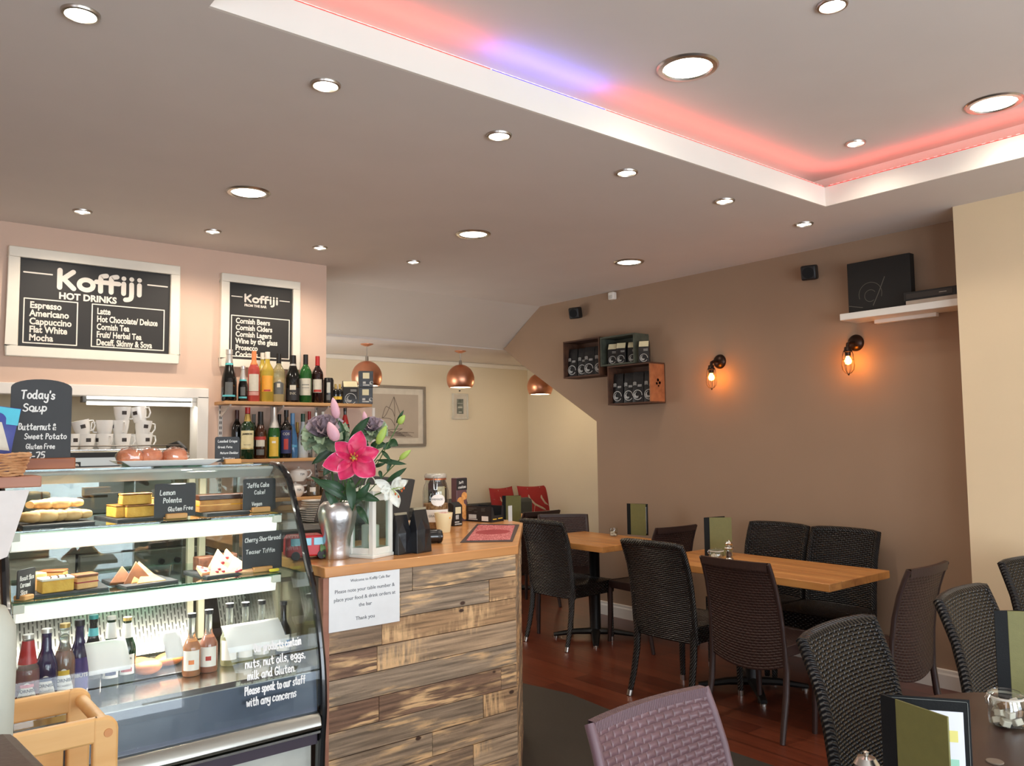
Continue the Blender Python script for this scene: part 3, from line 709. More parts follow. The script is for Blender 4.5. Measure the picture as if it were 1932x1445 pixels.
MB().cbox((0, -.022, 0), (.06, .044, .062)).build('case', M_white, t, bevel=.008); MB().cbox((0, -.046, -.01), (.036, .006, .03)).build('lens', mat('sensor_lens', (200, 196, 188), .5), t, bevel=.002)
# white shelf with its load
t = thing('wall_shelf', 'white floating shelf on the right wall beside the pier', 'shelf', (XR, 2.16, 2.105), RW)
MB().box(-.355, .32, -.2, 0, 0, .04).build('board', M_white, t, bevel=.003)
for x in (-.12,): MB().box(x-.1, x+.26, -.05, -.012, -.022, 0).build('bracket', M_white, t, bevel=.002)
t = thing('canvas_box', 'black square canvas with a faint silver swirl, standing on the white shelf', 'picture', (XR, 2.315, 2.145), RW)
MB().box(-.19, .19, -.11, -.055, 0, .315).build('canvas', mat('canvas_black', (22, 19, 17), .7), t, bevel=.003)
mb = MB()
ribbon(mb, [(.07*cos(a/10*pi)*1-.05, .11+.07*sin(a/10*pi)) for a in range(-1, 12)], .003, -.1107); ribbon(mb, [(.035*cos(a/10*pi)-.05, .1+.035*sin(a/10*pi)) for a in range(2, 18)], .003, -.1107)
ribbon(mb, [(-.035, .04), (.0, .11), (.04, .20)], .005, -.1107); ribbon(mb, [(-.19, .055), (-.1, .035)], .004, -.1107)
mb.build('swirl', mat('faint_silver', (92, 86, 78), .5), t, smooth=0)
t = thing('media_player', 'flat black media player at the right end of the white shelf', 'media player', (XR, 1.97, 2.168), RW)
MB().box(-.165, .17, -.185, -.02, 0, .05).build('case', M_blk, t, bevel=.002); MB().box(-.15, .10, -.187, -.185, .012, .04).build('front_panel', mat('smoke_panel', (56, 50, 46), .35), t); MB().box(.03, .07, -.1885, -.187, .024, .028).build('badge', M_steel, t)
t = thing('folder', 'flat pale folder lying under the media player on the shelf', 'folder', (XR, 1.97, 2.1455), RW); MB().box(-.15, .165, -.195, -.02, 0, .022).build('cover', mat('pale_card', (176, 158, 140), .7), t, bevel=.002)

# crates of coffee
M_cr1 = wood_mat('crate_brown', (96, 62, 42), (66, 42, 30), 'x', .7)
M_cr2 = wood_mat('crate_green', (84, 88, 74), (60, 64, 54), 'x', .7)
M_cr3 = wood_mat('crate_terracotta', (176, 112, 70), (140, 84, 52), 'x', .7)
def crate(label, y0, y1, z0, z1, m, mend, d=.17, emblem=False):
    yc = (y0+y1)/2; w = (y1-y0)/2; h = z1-z0
    t = thing('wooden_crate', label, 'crate', (XR, yc, z0), RW, 'wooden crates fixed to the wall as shelves')
    MB().box(-w, w, -d, -.004, 0, .012).build('bottom_board', m, t); MB().box(-w, w, -d, -.004, h-.012, h).build('top_board', m, t)
    MB().box(-w, w, -.012, -.001, .012, h-.012).build('back_board', m, t)
    MB().box(-w, -w+.012, -d, -.012, .012, h-.012).build('end_board', m, t)
    e = MB().box(w-.012, w, -d, -.012, .012, h-.012).build('end_board', mend, t)
    if emblem:
        mb = MB(); mb.cur = 0
        for (a, b, r) in ((0, .02, .012), (.018, .0, .012), (-.015, -.006, .01), (.004, -.024, .008)):
            mb.lathe([(0, 0), (r, 0), (r, .0008)], 10, (w, -d/2+a, h/2+b), 'x')
        mb.build('stamp', mat('ink_black', (40, 28, 24), .7), e)
    return t
crate('brown crate at the upper left of the three on the wall', 4.575, 5.0, 1.925, 2.235, M_cr1, M_cr1)
crate('grey green crate stacked at the top of the three on the wall', 4.2, 4.565, 1.992, 2.225, M_cr2, M_cr2)
crate('lowest crate with a terracotta end board, lit by the wall lamp', 4.045, 4.49, 1.68, 1.988, M_cr1, M_cr3, emblem=True)
M_bag = mat('black_foil_bag', (26, 26, 27), .38, var=.2, scale=20, bump=.5, bscale=30)
M_print = mat('silver_print', (178, 176, 170), .5, var=.2, scale=60)
M_cream2 = mat('cream_label', (214, 204, 166), .6)
def swirl(mb, cx, cz, r, y, w=.004):
    ribbon(mb, [(cx+r*cos(a*pi/10), cz+r*sin(a*pi/10)) for a in range(0, 19)], w*1.3, y)
    for k in range(4):
        ribbon(mb, [(cx+(r*.82-r*.16*i)*cos(k*.5+i*.55+pi*.6), cz-r*.12+(r*.8-r*.15*i)*sin(k*.5+i*.55+pi*.6)) for i in range(5)], w*.9, y)
def pouch(label, loc, rz, w=.10, d=.05, h=.24, group='swirl print coffee bags'):
    t = thing('coffee_bag', label, 'coffee bag', loc, rz, group)
    def side(s):
        def f(u, v):
            k = 2*u-1; e = max(0, 1-v)**.6
            return (k*w/2*(1-.06*v) if s < 0 else -k*w/2*(1-.06*v), s*d/2*e*(1-.25*k*k)+s*.002, h*v)
        return f
    mb = MB(); mb.grid(side(-1), 8, 10); mb.grid(side(1), 8, 10)
    for s in (-1, 1): mb.grid(lambda u, v, s=s: (s*w/2*(1-.06*v), s*(2*u-1)*(d/2*max(0, 1-v)**.6*.75+.002), h*v), 2, 10)
    mb.add([side(-1)(0, 0), side(-1)(1, 0), side(1)(0, 0), side(1)(1, 0)], [(0, 3, 2, 1)])
    mb.build('pouch', M_bag, t, smooth=50)
    y = -d/2-.0035
    mb = MB(); swirl(mb, 0, h*.24, w*.40, y, .0045)
    for i in range(3): ribbon(mb, [(w*.02, h*(.52+.025*i)), (w*.36, h*(.52+.025*i))], .0035, y+.004)
    for i in range(4): ribbon(mb, [(-w*.4, h*(.56+.03*i)), (-w*.25, h*(.575+.03*i)), (-w*.12, h*(.56+.03*i))], .0035, y+.005)
    mb.build('print', M_print, t, smooth=0)
    return t
def carton(label, loc, rz, w=.075, d=.05, h=.13, group='gable top coffee cartons'):
    t = thing('coffee_carton', label, 'coffee carton', loc, rz, group)
    mb = MB(); hb = h*.70
    mb.prism([(-d/2, 0), (d/2, 0), (d/2, hb), (.006, h), (-.006, h), (-d/2, hb)], -w/2, w/2, 'x'); mb.build('carton', M_bag, t, bevel=.002)
    n = Vector((0, -(h-hb), d/2-.006)).normalized()*.0012
    a, b = .08, .94
    pts = []
    for x, k in ((-w*.46, a), (w*.46, a), (w*.46, b), (-w*.46, b)):
        pts.append(Vector((x, -d/2+(d/2-.006)*k, hb+(h-hb)*k))+Vector((0, n.y, n.z*1.0)))
    MB().add(pts, [(0, 1, 2, 3)]).build('seal_label', M_cream2, t, smooth=0)
    mb = MB(); swirl(mb, 0, hb*.30, w*.36, -d/2-.001, .003)
    for i in range(2): ribbon(mb, [(0, hb*(.78+.08*i)), (w*.38, hb*(.78+.08*i))], .0035, -d/2-.001)
    mb.build('print', M_print, t, smooth=0)
    return t
pos = ['leftmost', 'second from the left', 'third from the left', 'rightmost']
p0 = None
for i in range(4):
    y = 4.945-.098*i; L_ = 'black coffee bag with a swirl print, %s in the upper left crate' % pos[i]
    if p0 is None: p0 = pouch(L_, (XR-.10, y, 1.938), RW+.22, .092, .055, .235)
    else: dup(p0, (XR-.10+(.02 if i % 2 else 0), y, 1.938), RW+.22+.06*i, L_)
    y = 4.43-.104*i; dup(p0, (XR-.10+(.012 if i % 2 else 0), y, 1.693), RW+.18+.05*i, 'black coffee bag with a swirl print, %s in the lowest crate' % pos[i])
k0 = None
for i, (y, dx, r_, l_) in enumerate(((4.475, 0, .35, 'left of the three in the green crate'), (4.385, 0, .38, 'middle of the three in the green crate'), (4.295, .035, .4, 'rear right of the three in the green crate'), (4.125, -.03, .5, 'alone on the lowest crate'))):
    L_ = 'small black carton with a cream label, '+l_; z = 2.005 if i < 3 else 1.99
    if k0 is None: k0 = carton(L_, (XR-.11, y, z), RW+r_, .08, .05, .165)
    else: dup(k0, (XR-.11+dx, y, z), RW+r_, L_)

# ================================================================ alcove
M_cop = mat('brushed_copper', (222, 156, 124), .36, 1, var=.1, scale=8, stretch=(1, 1, .1))
def pendant(label, x, y, zb):
    t = thing('pendant_lamp', label, 'pendant lamp', (x, y, 2.28), 0, 'copper dome pendant lamps')
    MB().lathe([(0, -.0), (.055, -.0), (.055, -.006), (.02, -.02), (0, -.024)], 24).build('ceiling_rose', M_cop, t)
    z = zb-2.28; r = .132
    MB().cyl((0, 0, -.02), (0, 0, z+.255), .004).build('cable', M_rim, t)
    MB().lathe([(0, z+.27), (.014, z+.265), (.016, z+.225), (.02, z+.22)], 14).build('lamp_holder', M_rim, t)
    prof = [(.02, z+.222)]+[(r*cos(radians(a)), z+.085+.14*sin(radians(a))) for a in range(78, -41, -8)]
    o = MB().lathe(prof, 40).build('shade', M_cop, t, solid=.003)
    MB().lathe([(.0, z+.006), (r*.74, z+.006)], 32).build('diffuser', emis('pendant_glow', (255, 236, 196), 2.2), t)
    l = light('lamp', 'POINT', (0, 0, z-.03), 6, (1, .78, .5), shadow_soft_size=.06); l.parent = t
for (px, pyb, l_) in ((692, 729, 'copper dome pendant partly hidden by the coffee cartons on the shelf'), (869, 732, 'copper dome pendant hanging free in the middle of the alcove'), (1019, 745, 'copper dome pendant cut by the slanting edge of the right wall')):
    q = P(px, pyb, 'y', 6.34); pendant(l_, q.x, 6.34, q.z)
M_frame = mat('grey_frame', (132, 122, 110), .5)
M_mount = mat('picture_mount', (206, 198, 184), .7)
def picture(nm, label, x0, x1, z0, z1, fwid, mw, mf, mm, mp):
    t = thing(nm, label, 'picture', ((x0+x1)/2, YFAR, (z0+z1)/2)); w = (x1-x0)/2; h = (z1-z0)/2
    mb = MB()
    for a in ((-w, w, h-fwid, h), (-w, w, -h, -h+fwid), (-w, -w+fwid, -h+fwid, h-fwid), (w-fwid, w, -h+fwid, h-fwid)): mb.box(a[0], a[1], -.028, -.002, a[2], a[3])
    mb.build('frame', mf, t, bevel=.003)
    MB().box(-w+fwid, w-fwid, -.012, -.003, -h+fwid, h-fwid).build('mount', mm, t)
    MB().box(-w+fwid+mw, w-fwid-mw, -.0135, -.012, -h+fwid+mw, h-fwid-mw).build('print', mp, t)
    return t
t = picture('framed_picture', 'large grey framed drawing of a sailing boat on the far wall', 3.90, 4.705, 1.366, 1.993, .028, .06, M_frame, M_mount, mat('boat_paper', (176, 164, 150), .7, var=.04, scale=5))
mb = MB(); y = -.0145
for a in ([(.02, .2), (.03, .05), (.03, -.14)], [(.02, .2), (-.07, .02), (-.12, -.02)], [(-.12, -.02), (-.02, -.03), (.03, -.1)], [(.02, .2), (.09, .03), (.13, -.08)], [(-.07, .1), (.0, .06), (.025, .0)], [(-.12, -.02), (-.09, .07), (-.07, .1)], [(-.06, -.14), (.03, -.165), (.12, -.13)], [(-.06, -.14), (.12, -.13)]): ribbon(mb, a, .006, y)
for i in range(9): ribbon(mb, [(-.28+.02*i, -.17-.012*(i % 4)), (-.1+.03*i, -.165-.012*(i % 4)), (.1+.02*i, -.172-.012*(i % 4))], .005, y)
mb.build('boat_drawing', mat('pencil', (104, 94, 86), .8), t, smooth=0)
t = picture('framed_picture', 'small white framed print with a grey image on the far wall', 5.055, 5.26, 1.655, 1.935, .014, .045, mat('pale_frame', (206, 202, 190), .5), M_mount, mat('grey_image', (132, 136, 126), .7, rgb2=(86, 92, 86), scale=22))
mb = MB(); mb.box(-.035, .035, -.0142, -.0135, .03, .036); mb.box(-.03, .03, -.0142, -.0135, -.02, .0); mb.box(-.02, .02, -.0142, -.0135, -.07, -.055); mb.build('image_detail', mat('pale_ink', (176, 178, 168), .7), t)
t = thing('picture_hook', 'tiny dark nail above the small print on the far wall', 'hook', (5.155, YFAR, 1.965)); MB().lathe([(0, -.02), (.006, -.02), (.006, 0)], 10, axis='y').build('nail', M_blk, t)
# bench with cushions
M_gfab = mat('grey_upholstery', (70, 70, 68), .85, bump=.2, bscale=200)
t = thing('bench_seat', 'dark grey upholstered bench in the alcove behind the small table', 'bench', (5.2, 6.86, 0))
MB().box(-.95, .9, -.22, .2, .30, .43).build('seat', M_gfab, t, bevel=.03); MB().box(-.95, .9, .22, .33, .3, .74).build('backrest', M_gfab, t, bevel=.03)
MB().box(-.93, .88, -.2, .3, .0, .30).build('plinth', M_blk, t)
M_redc = mat('red_cushion', (156, 40, 40), .85, bump=.2, bscale=200); M_pale = mat('cushion_leaf_print', (188, 170, 150), .85)
def cushion(label, x, y, z, rz, w=.42, tilt=.2):
    t = thing('cushion', label, 'cushion', (x, y, z), rz, 'red cushions on the bench')
    def f(s):
        def g(u, v):
            a, b = 2*u-1, 2*v-1; px = .5*w*a*(1-.10*(1-b*b)*0-.08*(1-abs(a))*0)*(1-.07*(1-b*b)); pz = .5*w*b*(1-.07*(1-a*a))
            return (px if s < 0 else -px, s*.065*((1-a*a)*(1-b*b))**.45, pz+w/2)
        return g
    mb = MB(); mb.grid(f(-1), 16, 16); mb.grid(f(1), 16, 16); o = mb.build('cover', M_redc, t, smooth=60, rot=(-tilt, 0, 0))
    mb = MB()
    def on(a, b): q = f(-1)((a+1)/2, (b+1)/2); return q
    for pts in ([(-.45, .9), (-.5, .3), (-.2, -.05), (.3, -.3), (.9, -.5)], [(.35, .95), (.3, .3), (.5, 0), (.9, -.2)], [(-.95, .4), (-.5, .3)], [(-.2, -.05), (-.3, -.6)]):
        qs = [on(a, b) for a, b in pts]
        mb.tube([(x_, y_-.002, z_) for x_, y_, z_ in qs], [.003]+[.013]*(len(qs)-2)+[.003], 6, flat=.3)
    mb.build('leaf_print', M_pale, o)
q = P(1000, 960, 'y', 6.9)
cushion('red cushion with pale leaf lines, nearer the alcove corner', 5.98, 6.93, .50, -.15)
cushion('red cushion with pale leaf lines, left beside the other one', 5.55, 6.93, .50, .25)
t = thing('grey_cushion', 'plain dark grey cushion in front of the red cushions', 'cushion', (5.44, 6.62, .435), .1)
MB().cbox((0, 0, .19), (.40, .10, .38)).build('cover', mat('slate_fabric', (78, 80, 78), .9), t, bevel=.045)
t = thing('grey_cushion', 'dark grey cushion at the left end of the alcove bench', 'cushion', (4.72, 6.82, .435), 0)
MB().cbox((0, 0, .20), (.42, .10, .40)).build('cover', MATS['slate_fabric'], t, bevel=.045)
# ================================================================ back bar
M_pine = wood_mat('shelf_pine', (206, 158, 104), (178, 128, 80), 'x', .5)
M_metalw = mat('white_upright', (214, 206, 198), .4)
def rect(px0, py0, px1, py1, y):
    """span of an upright thing at distance y: x0, x1, bottom, top"""
    a = P(px0, (py0+py1)/2, 'y', y); b = P(px1, (py0+py1)/2, 'y', y); c = (px0+px1)/2
    return a.x, b.x, P(c, py1, 'y', y).z, P(c, py0, 'y', y).z
def shelf(label, x0, x1, zt, d, bx):
    t = thing('wall_shelf', label, 'shelf', ((x0+x1)/2, YB, zt-.02)); w = (x1-x0)/2
    MB().box(-w, w, -d, -.012, 0, .02).build('board', M_pine, t, bevel=.002)
    for x in bx:
        mb = MB(); x -= (x0+x1)/2
        mb.prism([(-.012, -.004), (-d+.03, -.004), (-d+.03, -.012), (-.02, -.075), (-.012, -.075)], x-.002, x+.002, 'x'); mb.sphere((x, -d+.02, -.004), .006, 8, 6)
        mb.build('bracket', M_metalw, t)
    return t
for x in (1.775, 2.11, 2.42):
    t = thing('shelf_upright', 'white slotted upright on the back wall, %s of three' % {1.775: 'left', 2.11: 'middle', 2.42: 'right'}[x], 'shelf upright', (x, YB, 1.0), 0, 'slotted shelf uprights')
    MB().box(-.012, .012, -.012, 0, 0, .66).build('rail', M_metalw, t)
    mb = MB()
    for i in range(20): mb.box(-.007, -.002, -.0125, -.012, .02+.032*i, .038+.032*i); mb.box(.002, .007, -.0125, -.012, .02+.032*i, .038+.032*i)
    mb.build('slots', mat('slot_dark', (70, 62, 58), .8), t, smooth=0)
SH1, SH2, SH3 = 1.668, 1.315, 1.068
shelf('upper wooden bar shelf holding wine bottles', 1.735, 2.73, SH1, .20, (1.775, 2.11, 2.42)); shelf('middle wooden bar shelf holding spirit bottles', 1.78, 2.74, SH2, .20, (1.775, 2.11, 2.42)); shelf('lower wooden bar shelf holding teapots and jars', 1.80, 2.62, SH3, .20, (1.80, 2.11, 2.42))
def gl(name, rgb, tr=0, r=.08): return mat(name, rgb, r, trans=tr, var=.03, coat=.4 if not tr else 0, spec=.5)
G_blk = gl('glass_black', (16, 17, 16)); G_grn = gl('glass_green', (46, 104, 50), .35); G_dkg = gl('glass_dark_green', (22, 48, 28)); G_red = gl('glass_red_wine', (34, 14, 14)); G_ros = gl('glass_rose', (214, 92, 84), .45)
G_yel = gl('glass_yellow', (232, 206, 88), .6); G_clr = gl('glass_white_wine', (228, 222, 176), .8); G_blu = gl('glass_blue', (74, 128, 178), .3); G_wht = gl('glass_frosted', (196, 204, 206), .2, .3); G_brn = gl('glass_brown', (58, 30, 16)); G_vio = gl('glass_violet', (34, 26, 70)); G_amb = gl('glass_amber', (178, 98, 50), .4); G_pnk = gl('glass_pink_cider', (186, 58, 84), .4); G_jc1 = gl('juice_orange', (240, 140, 34), .1); G_jc2 = gl('juice_peach', (226, 116, 60), .1); G_cler = gl('glass_plain', (226, 232, 228), .9)
def pm(n, rgb, r=.55, metal=0): return mat(n, rgb, r, metal, var=.05, scale=60)
C_teal = pm('foil_teal', (92, 188, 190), .35); C_silv = pm('foil_silver', (216, 214, 208), .3, .6); C_orng = pm('cap_orange', (226, 134, 78), .4); C_wht = pm('cap_white', (228, 222, 208), .4); C_blk = pm('cap_black', (26, 24, 22), .4); C_red = pm('cap_red', (176, 40, 38), .35); C_grn = pm('cap_green', (40, 74, 58), .4); C_gold = pm('cap_gold', (190, 160, 90), .35, .5); C_blu = pm('cap_blue', (96, 142, 184), .35); C_tealc = pm('crown_teal', (56, 150, 146), .35)
L_crm = pm('label_cream', (226, 212, 164)); L_pal = pm('label_pale', (206, 198, 180)); L_ora = pm('label_orange', (232, 162, 54)); L_gry = pm('label_grey', (96, 96, 92)); L_gold = pm('label_gold', (216, 178, 62)); L_wht = pm('label_white', (232, 228, 220)); L_blk = pm('label_black', (34, 30, 30)); L_tel = pm('label_teal', (96, 186, 190)); L_vio = pm('label_violet', (74, 62, 128)); L_pink = pm('label_pink', (222, 132, 142)); L_dk = pm('label_print', (52, 44, 42)); L_red = pm('label_red', (176, 54, 46)); L_nvy = pm('label_navy', (44, 50, 92))
PROF = {'wine': [(0, 0), (.92, 0), (1, .015), (1, .60), (.93, .66), (.62, .73), (.40, .78), (.36, .83), (.35, 1)],
        'fizz': [(0, 0), (.9, 0), (1, .02), (1, .38), (.92, .48), (.66, .62), (.46, .74), (.38, .84), (.36, .90), (.42, .91), (.42, 1)],
        'hock': [(0, 0), (.92, 0), (1, .02), (1, .46), (.92, .55), (.66, .68), (.45, .78), (.38, .86), (.36, 1)],
        'spirit': [(0, 0), (.94, 0), (1, .02), (1, .60), (.95, .66), (.55, .72), (.36, .76), (.33, .80), (.34, 1)],
        'cream': [(0, 0), (.9, 0), (1, .03), (1, .50), (.86, .60), (.52, .70), (.38, .76), (.36, 1)],
        'cone': [(0, 0), (.95, 0), (1, .02), (.98, .3), (.80, .52), (.48, .68), (.38, .76), (.36, 1)],
        'beer': [(0, 0), (.9, 0), (1, .02), (1, .50), (.94, .57), (.66, .67), (.46, .75), (.40, .90), (.44, .905), (.44, .93), (.42, 1)],
        'juice': [(0, 0), (.92, 0), (1, .03), (1, .40), (.96, .47), (.66, .56), (.44, .62), (.36, .70), (.36, .93), (.42, .935), (.42, 1)],
        'can': [(0, 0), (.8, 0), (.92, .02), (1, .05), (1, .9), (.86, .95), (.84, .985), (.78, .985), (.76, .97), (0, .97)]}
def patch(r, z0, z1, a, m, t, name='paper_label', off=1.012, n=12, arch=0):
    mb = MB()
    def f(u, v):
        th = (2*u-1)*a; top = z1-(arch*(2*u-1)**2 if arch else 0)
        return (r*off*sin(th), -r*off*cos(th), z0+(top-z0)*v)
    mb.grid(f, n, 3); return mb.build(name, m, t, smooth=60)
def curved_text(body, r, z, size, m, t, name='lettering', off=1.03, sx=1, bold=0):
    o = txt(body, size, m, None, (0, 0, 0), (0, 0, 0), 'CENTER', bold, name, 0, sx)
    for v in o.data.vertices:
        a = v.co.x/r; y = v.co.y; k = r*off
        v.co = (k*sin(a), -k*cos(a), z+y)
    o.parent = t; return o
def bottle(label, x, y, z, h, r, kind, g, cap=None, capz=.8, labels=(), band=None, text=None, cat='bottle', group='bottles on the bar shelves', rz=None, nm='bottle', fill=None):
    t = thing(nm, label, cat, (x, y, z), face(x, y) if rz is None else rz, group)
    pr = [(a*r, b*h) for a, b in PROF[kind]]
    if kind not in ('can',): pr = pr+[(0, pr[-1][1])]
    MB().lathe(pr, 24).build('glass_body' if kind != 'can' else 'can_body', g, t, smooth=50)
    if fill:
        zt, fm = fill
        pts = [(a*.93, max(b, .004*h)) for a, b in pr if b <= zt*h]; MB().lathe(pts+[(0, pts[-1][1])], 20).build('drink', fm, t)
    if cap:
        top = []
        for (a, b), (c, d) in zip(pr[:-1], pr[1:]):
            if d >= capz*h:
                if not top:
                    k = max(0, min(1, (capz*h-b)/(d-b) if d > b else 0)); top.append(((a+(c-a)*k)*1.06+.0004, capz*h))
                if c > 0: top.append((c*1.06+.0006, d+.001))
        top.append((0, h+.0015)); MB().lathe(top, 20).build('cap', cap, t)
    if band:
        z0, z1, m = band; mb = []
        for (a, b), (c, d) in zip(pr[:-1], pr[1:]):
            for zz in (z0*h, z1*h):
                if b <= zz <= d and d > b: mb.append((a+(c-a)*(zz-b)/(d-b)+.001, zz))
        if len(mb) > 1: MB().lathe(mb, 20).build('neck_band', m, t)
    for i, q in enumerate(labels):
        z0, z1, a, m = q[:4]; patch(r, z0*h, z1*h, a, m, t, off=1.012+.006*i, arch=(q[4] if len(q) > 4 else 0))
    for q in (text or ()):
        curved_text(q[0], r, q[1]*h, q[2]*h, q[3], t, off=1.035, bold=q[4] if len(q) > 4 else 0)
    return t
def shelf_bottle(label, px, ytop, wpx, zs, yy, kind, g, **k):
    q = P(px, 800, 'y', yy); x = q.x; h = zat(px, ytop, x, yy)-zs; r = wpx/2/FPX*depth((x, yy, zs+h/2))
    return bottle(label, x, yy, zs+.0005, h, r, kind, g, **k)
U = SH1; y1, y2 = 4.905, 5.0
shelf_bottle('tall black sparkling wine bottle with a teal neck band, leftmost on the upper shelf', 431, 660, 28, U, y1, 'fizz', G_blk, cap=C_silv, capz=.74, band=(.70, .745, C_teal), labels=((.10, .36, .5, L_gry), (.08, .115, .9, L_tel)))
shelf_bottle('miniature black sparkling wine bottle beside the tall one', 457.5, 691, 18, U, y1, 'fizz', G_blk, cap=C_silv, capz=.62, band=(.575, .62, C_teal), labels=((.16, .40, .5, L_gry), (.08, .13, .9, L_tel)))
shelf_bottle('rose wine bottle with an orange capsule on the upper shelf', 478, 663, 22, U, y1, 'wine', G_ros, cap=C_orng, capz=.73, labels=((.20, .54, .9, L_pal), (.12, .19, .9, pm('label_rose', (204, 150, 136)))))
shelf_bottle('yellow bottle half hidden behind the orange labelled one', 494, 666, 20, U, y2, 'wine', G_yel, cap=C_wht, capz=.87, labels=((.25, .5, .8, L_gold),))
shelf_bottle('yellow bottle with a bright orange label and white cap', 503.5, 664.5, 24, U, y1, 'wine', G_yel, cap=C_wht, capz=.86, labels=((.20, .52, .9, L_ora), (.205, .24, .5, L_red)))
shelf_bottle('clear white wine bottle with a black capsule and grey label', 525, 668, 23, U, y1, 'wine', G_clr, cap=C_blk, capz=.80, labels=((.16, .42, .9, L_gry, .012), (.30, .38, .25, L_pal)))
shelf_bottle('broad black wine bottle with white lettering on the upper shelf', 552, 671, 28, U, y1, 'hock', G_blk, cap=C_blk, capz=.82, band=(.78, .86, C_silv), labels=((.04, .30, .95, L_blk), (.26, .36, .4, L_pal)), text=[('INK', .16, .075, L_pal, .0006)])
shelf_bottle('green wine bottle with a pale label on the upper shelf', 576, 669.5, 23, U, y1, 'wine', G_grn, cap=C_blk, capz=.80, labels=((.15, .50, .95, L_pal), (.36, .375, .6, L_gry), (.30, .31, .6, L_gry)))
shelf_bottle('red wine bottle with a bright red capsule on the upper shelf', 598.5, 672.5, 21.5, U, y1, 'wine', G_red, cap=C_red, capz=.80, labels=((.22, .50, .8, L_pal), (.23, .28, .7, L_red)))
shelf_bottle('tall black drink can on the upper shelf', 619.5, 712.5, 19, U, y1, 'can', pm('can_black', (28, 27, 26), .3), labels=((.4, .8, .35, pm('can_silver', (188, 186, 170), .3)), (.12, .32, .4, L_gry)), cat='can', nm='drink_can')
b = shelf_bottle('small dark bottle with a gold collar, left of its twin on the upper shelf', 633, 725, 11, U, y1, 'spirit', G_blk, cap=C_gold, capz=.76, labels=((.2, .36, .8, L_gold),))
shelf_bottle('small dark bottle with a gold collar beside the black carton', 641, 725, 11, U, y1-.01, 'spirit', G_blk, cap=C_gold, capz=.76, labels=((.2, .36, .8, L_gold),))
# cartons and the tiny plant at the end of the shelf
q = P(660, 758, 'y', 4.93); carton('black gable top carton with a big cream label on the bar shelf', (q.x, 4.93, U+.001), face(q.x, 4.9)+.15, .10, .07, .155)
for i, (px, z_, l_) in enumerate(((691, U+.001, 'small black and white carton on the shelf end, lower of two'), (692, U+.114, 'small black and white carton on the shelf end, upper of two'))):
    q = P(px, 740, 'y', 4.925); t = thing('coffee_carton', l_, 'coffee carton', (q.x, 4.925, z_), face(q.x, 4.9)+.1, 'small cartons stacked at the shelf end')
    MB().box(-.055, .04, -.035, .035, 0, .112).build('box', M_bag, t, bevel=.002); MB().box(-.030, .014, -.0362, -.035, .06, .10).build('front_label', M_cream2, t)
    mb = MB(); mb.box(-.03, .015, -.0366, -.035, .012, .02); mb.box(-.03, -.01, -.0366, -.035, .025, .04); swirl(mb, .028, .03, .012, -.0362, .002); mb.build('print', M_print, t)
q = P(637, 724, 'y', 5.0); t = thing('spiky_plant', 'tiny spiky dark plant behind the small gold collared bottles', 'plant', (q.x, 5.0, U)); MB().lathe([(0, 0), (.022, 0), (.028, .06), (0, .06)], 16).build('pot', C_blk, t)
mb = MB()
for i in range(9): a = i*.7; mb.tube([(0, 0, .06), (.012*cos(a), .012*sin(a), .09), (.034*cos(a), .034*sin(a), .125)], [.004, .003, .0005], 5)
mb.build('leaves', pm('plant_dark', (34, 44, 34)), t)
V = SH2
shelf_bottle('dark bottle behind the cream labelled whiskey on the middle shelf', 447, 774, 20, V, y2, 'wine', G_blk, cap=pm('cap_maroon', (74, 40, 38), .4), capz=.82, labels=((.2, .4, .6, L_gry),))
shelf_bottle('green whiskey bottle with a big cream label on the middle shelf', 467, 769, 26, V, y1-.01, 'spirit', G_dkg, cap=C_red, capz=.88, band=(.73, .87, C_gold), labels=((.19, .55, 1.0, L_crm), (.20, .215, .9, C_gold)), text=[('JAMESON', .47, .045, L_dk, .0006), ('IRISH WHISKEY', .27, .02, L_dk)])
shelf_bottle('short green bottle with a grey cap behind on the middle shelf', 479, 782, 17, V, y2, 'spirit', G_dkg, cap=pm('cap_grey', (120, 122, 118), .4), capz=.82)
shelf_bottle('dark brown cream liqueur bottle with an oval label', 491.5, 777, 24, V, y1, 'cream', G_brn, cap=C_blk, capz=.72, labels=((.26, .46, .7, L_pal), (.40, .47, .9, L_red), (.08, .20, .6, L_gry)))
shelf_bottle('silver necked bottle with a yellow gold label on the middle shelf', 517, 769, 23, V, y1, 'hock', G_grn, cap=C_silv, capz=.60, labels=((.04, .42, .8, L_gold), (.30, .34, .3, L_wht)))
shelf_bottle('plain black bottle behind the gold labelled one', 527, 782, 18, V, y2, 'spirit', G_blk, cap=C_blk, capz=.8)
shelf_bottle('dark rum bottle with a violet label and pale letters', 540, 774, 23, V, y1, 'spirit', G_blk, cap=C_blk, capz=.86, labels=((.10, .58, .95, L_nvy), (.18, .40, .35, L_red)), text=[('COS', .48, .07, L_wht, .0004)])
shelf_bottle('slim blue bottle on the middle shelf', 552, 780, 20, V, y1+.02, 'cone', G_blu, cap=C_blu, capz=.76, labels=((.24, .29, .9, pm('label_sky', (84, 160, 196))),))
shelf_bottle('small gold topped decanter behind the blue bottle', 561, 797, 14, V, y2+.01, 'spirit', G_amb, cap=C_gold, capz=.7)
shelf_bottle('frosted white bottle with a dark green cap on the middle shelf', 571.5, 781, 20, V, y1+.02, 'cone', G_wht, cap=C_grn, capz=.82, labels=((.3, .5, .4, L_gry),))
shelf_bottle('clear bottle with a shiny red cap on the middle shelf', 583.5, 776.5, 16, V, y2, 'spirit', G_cler, cap=C_red, capz=.82, labels=((.1, .55, .8, L_wht),))
shelf_bottle('clear bottle with a silver cap half hidden by the flower heads', 596, 779, 18, V, y1, 'spirit', G_cler, cap=C_silv, capz=.84, labels=((.2, .5, .8, L_pal),))
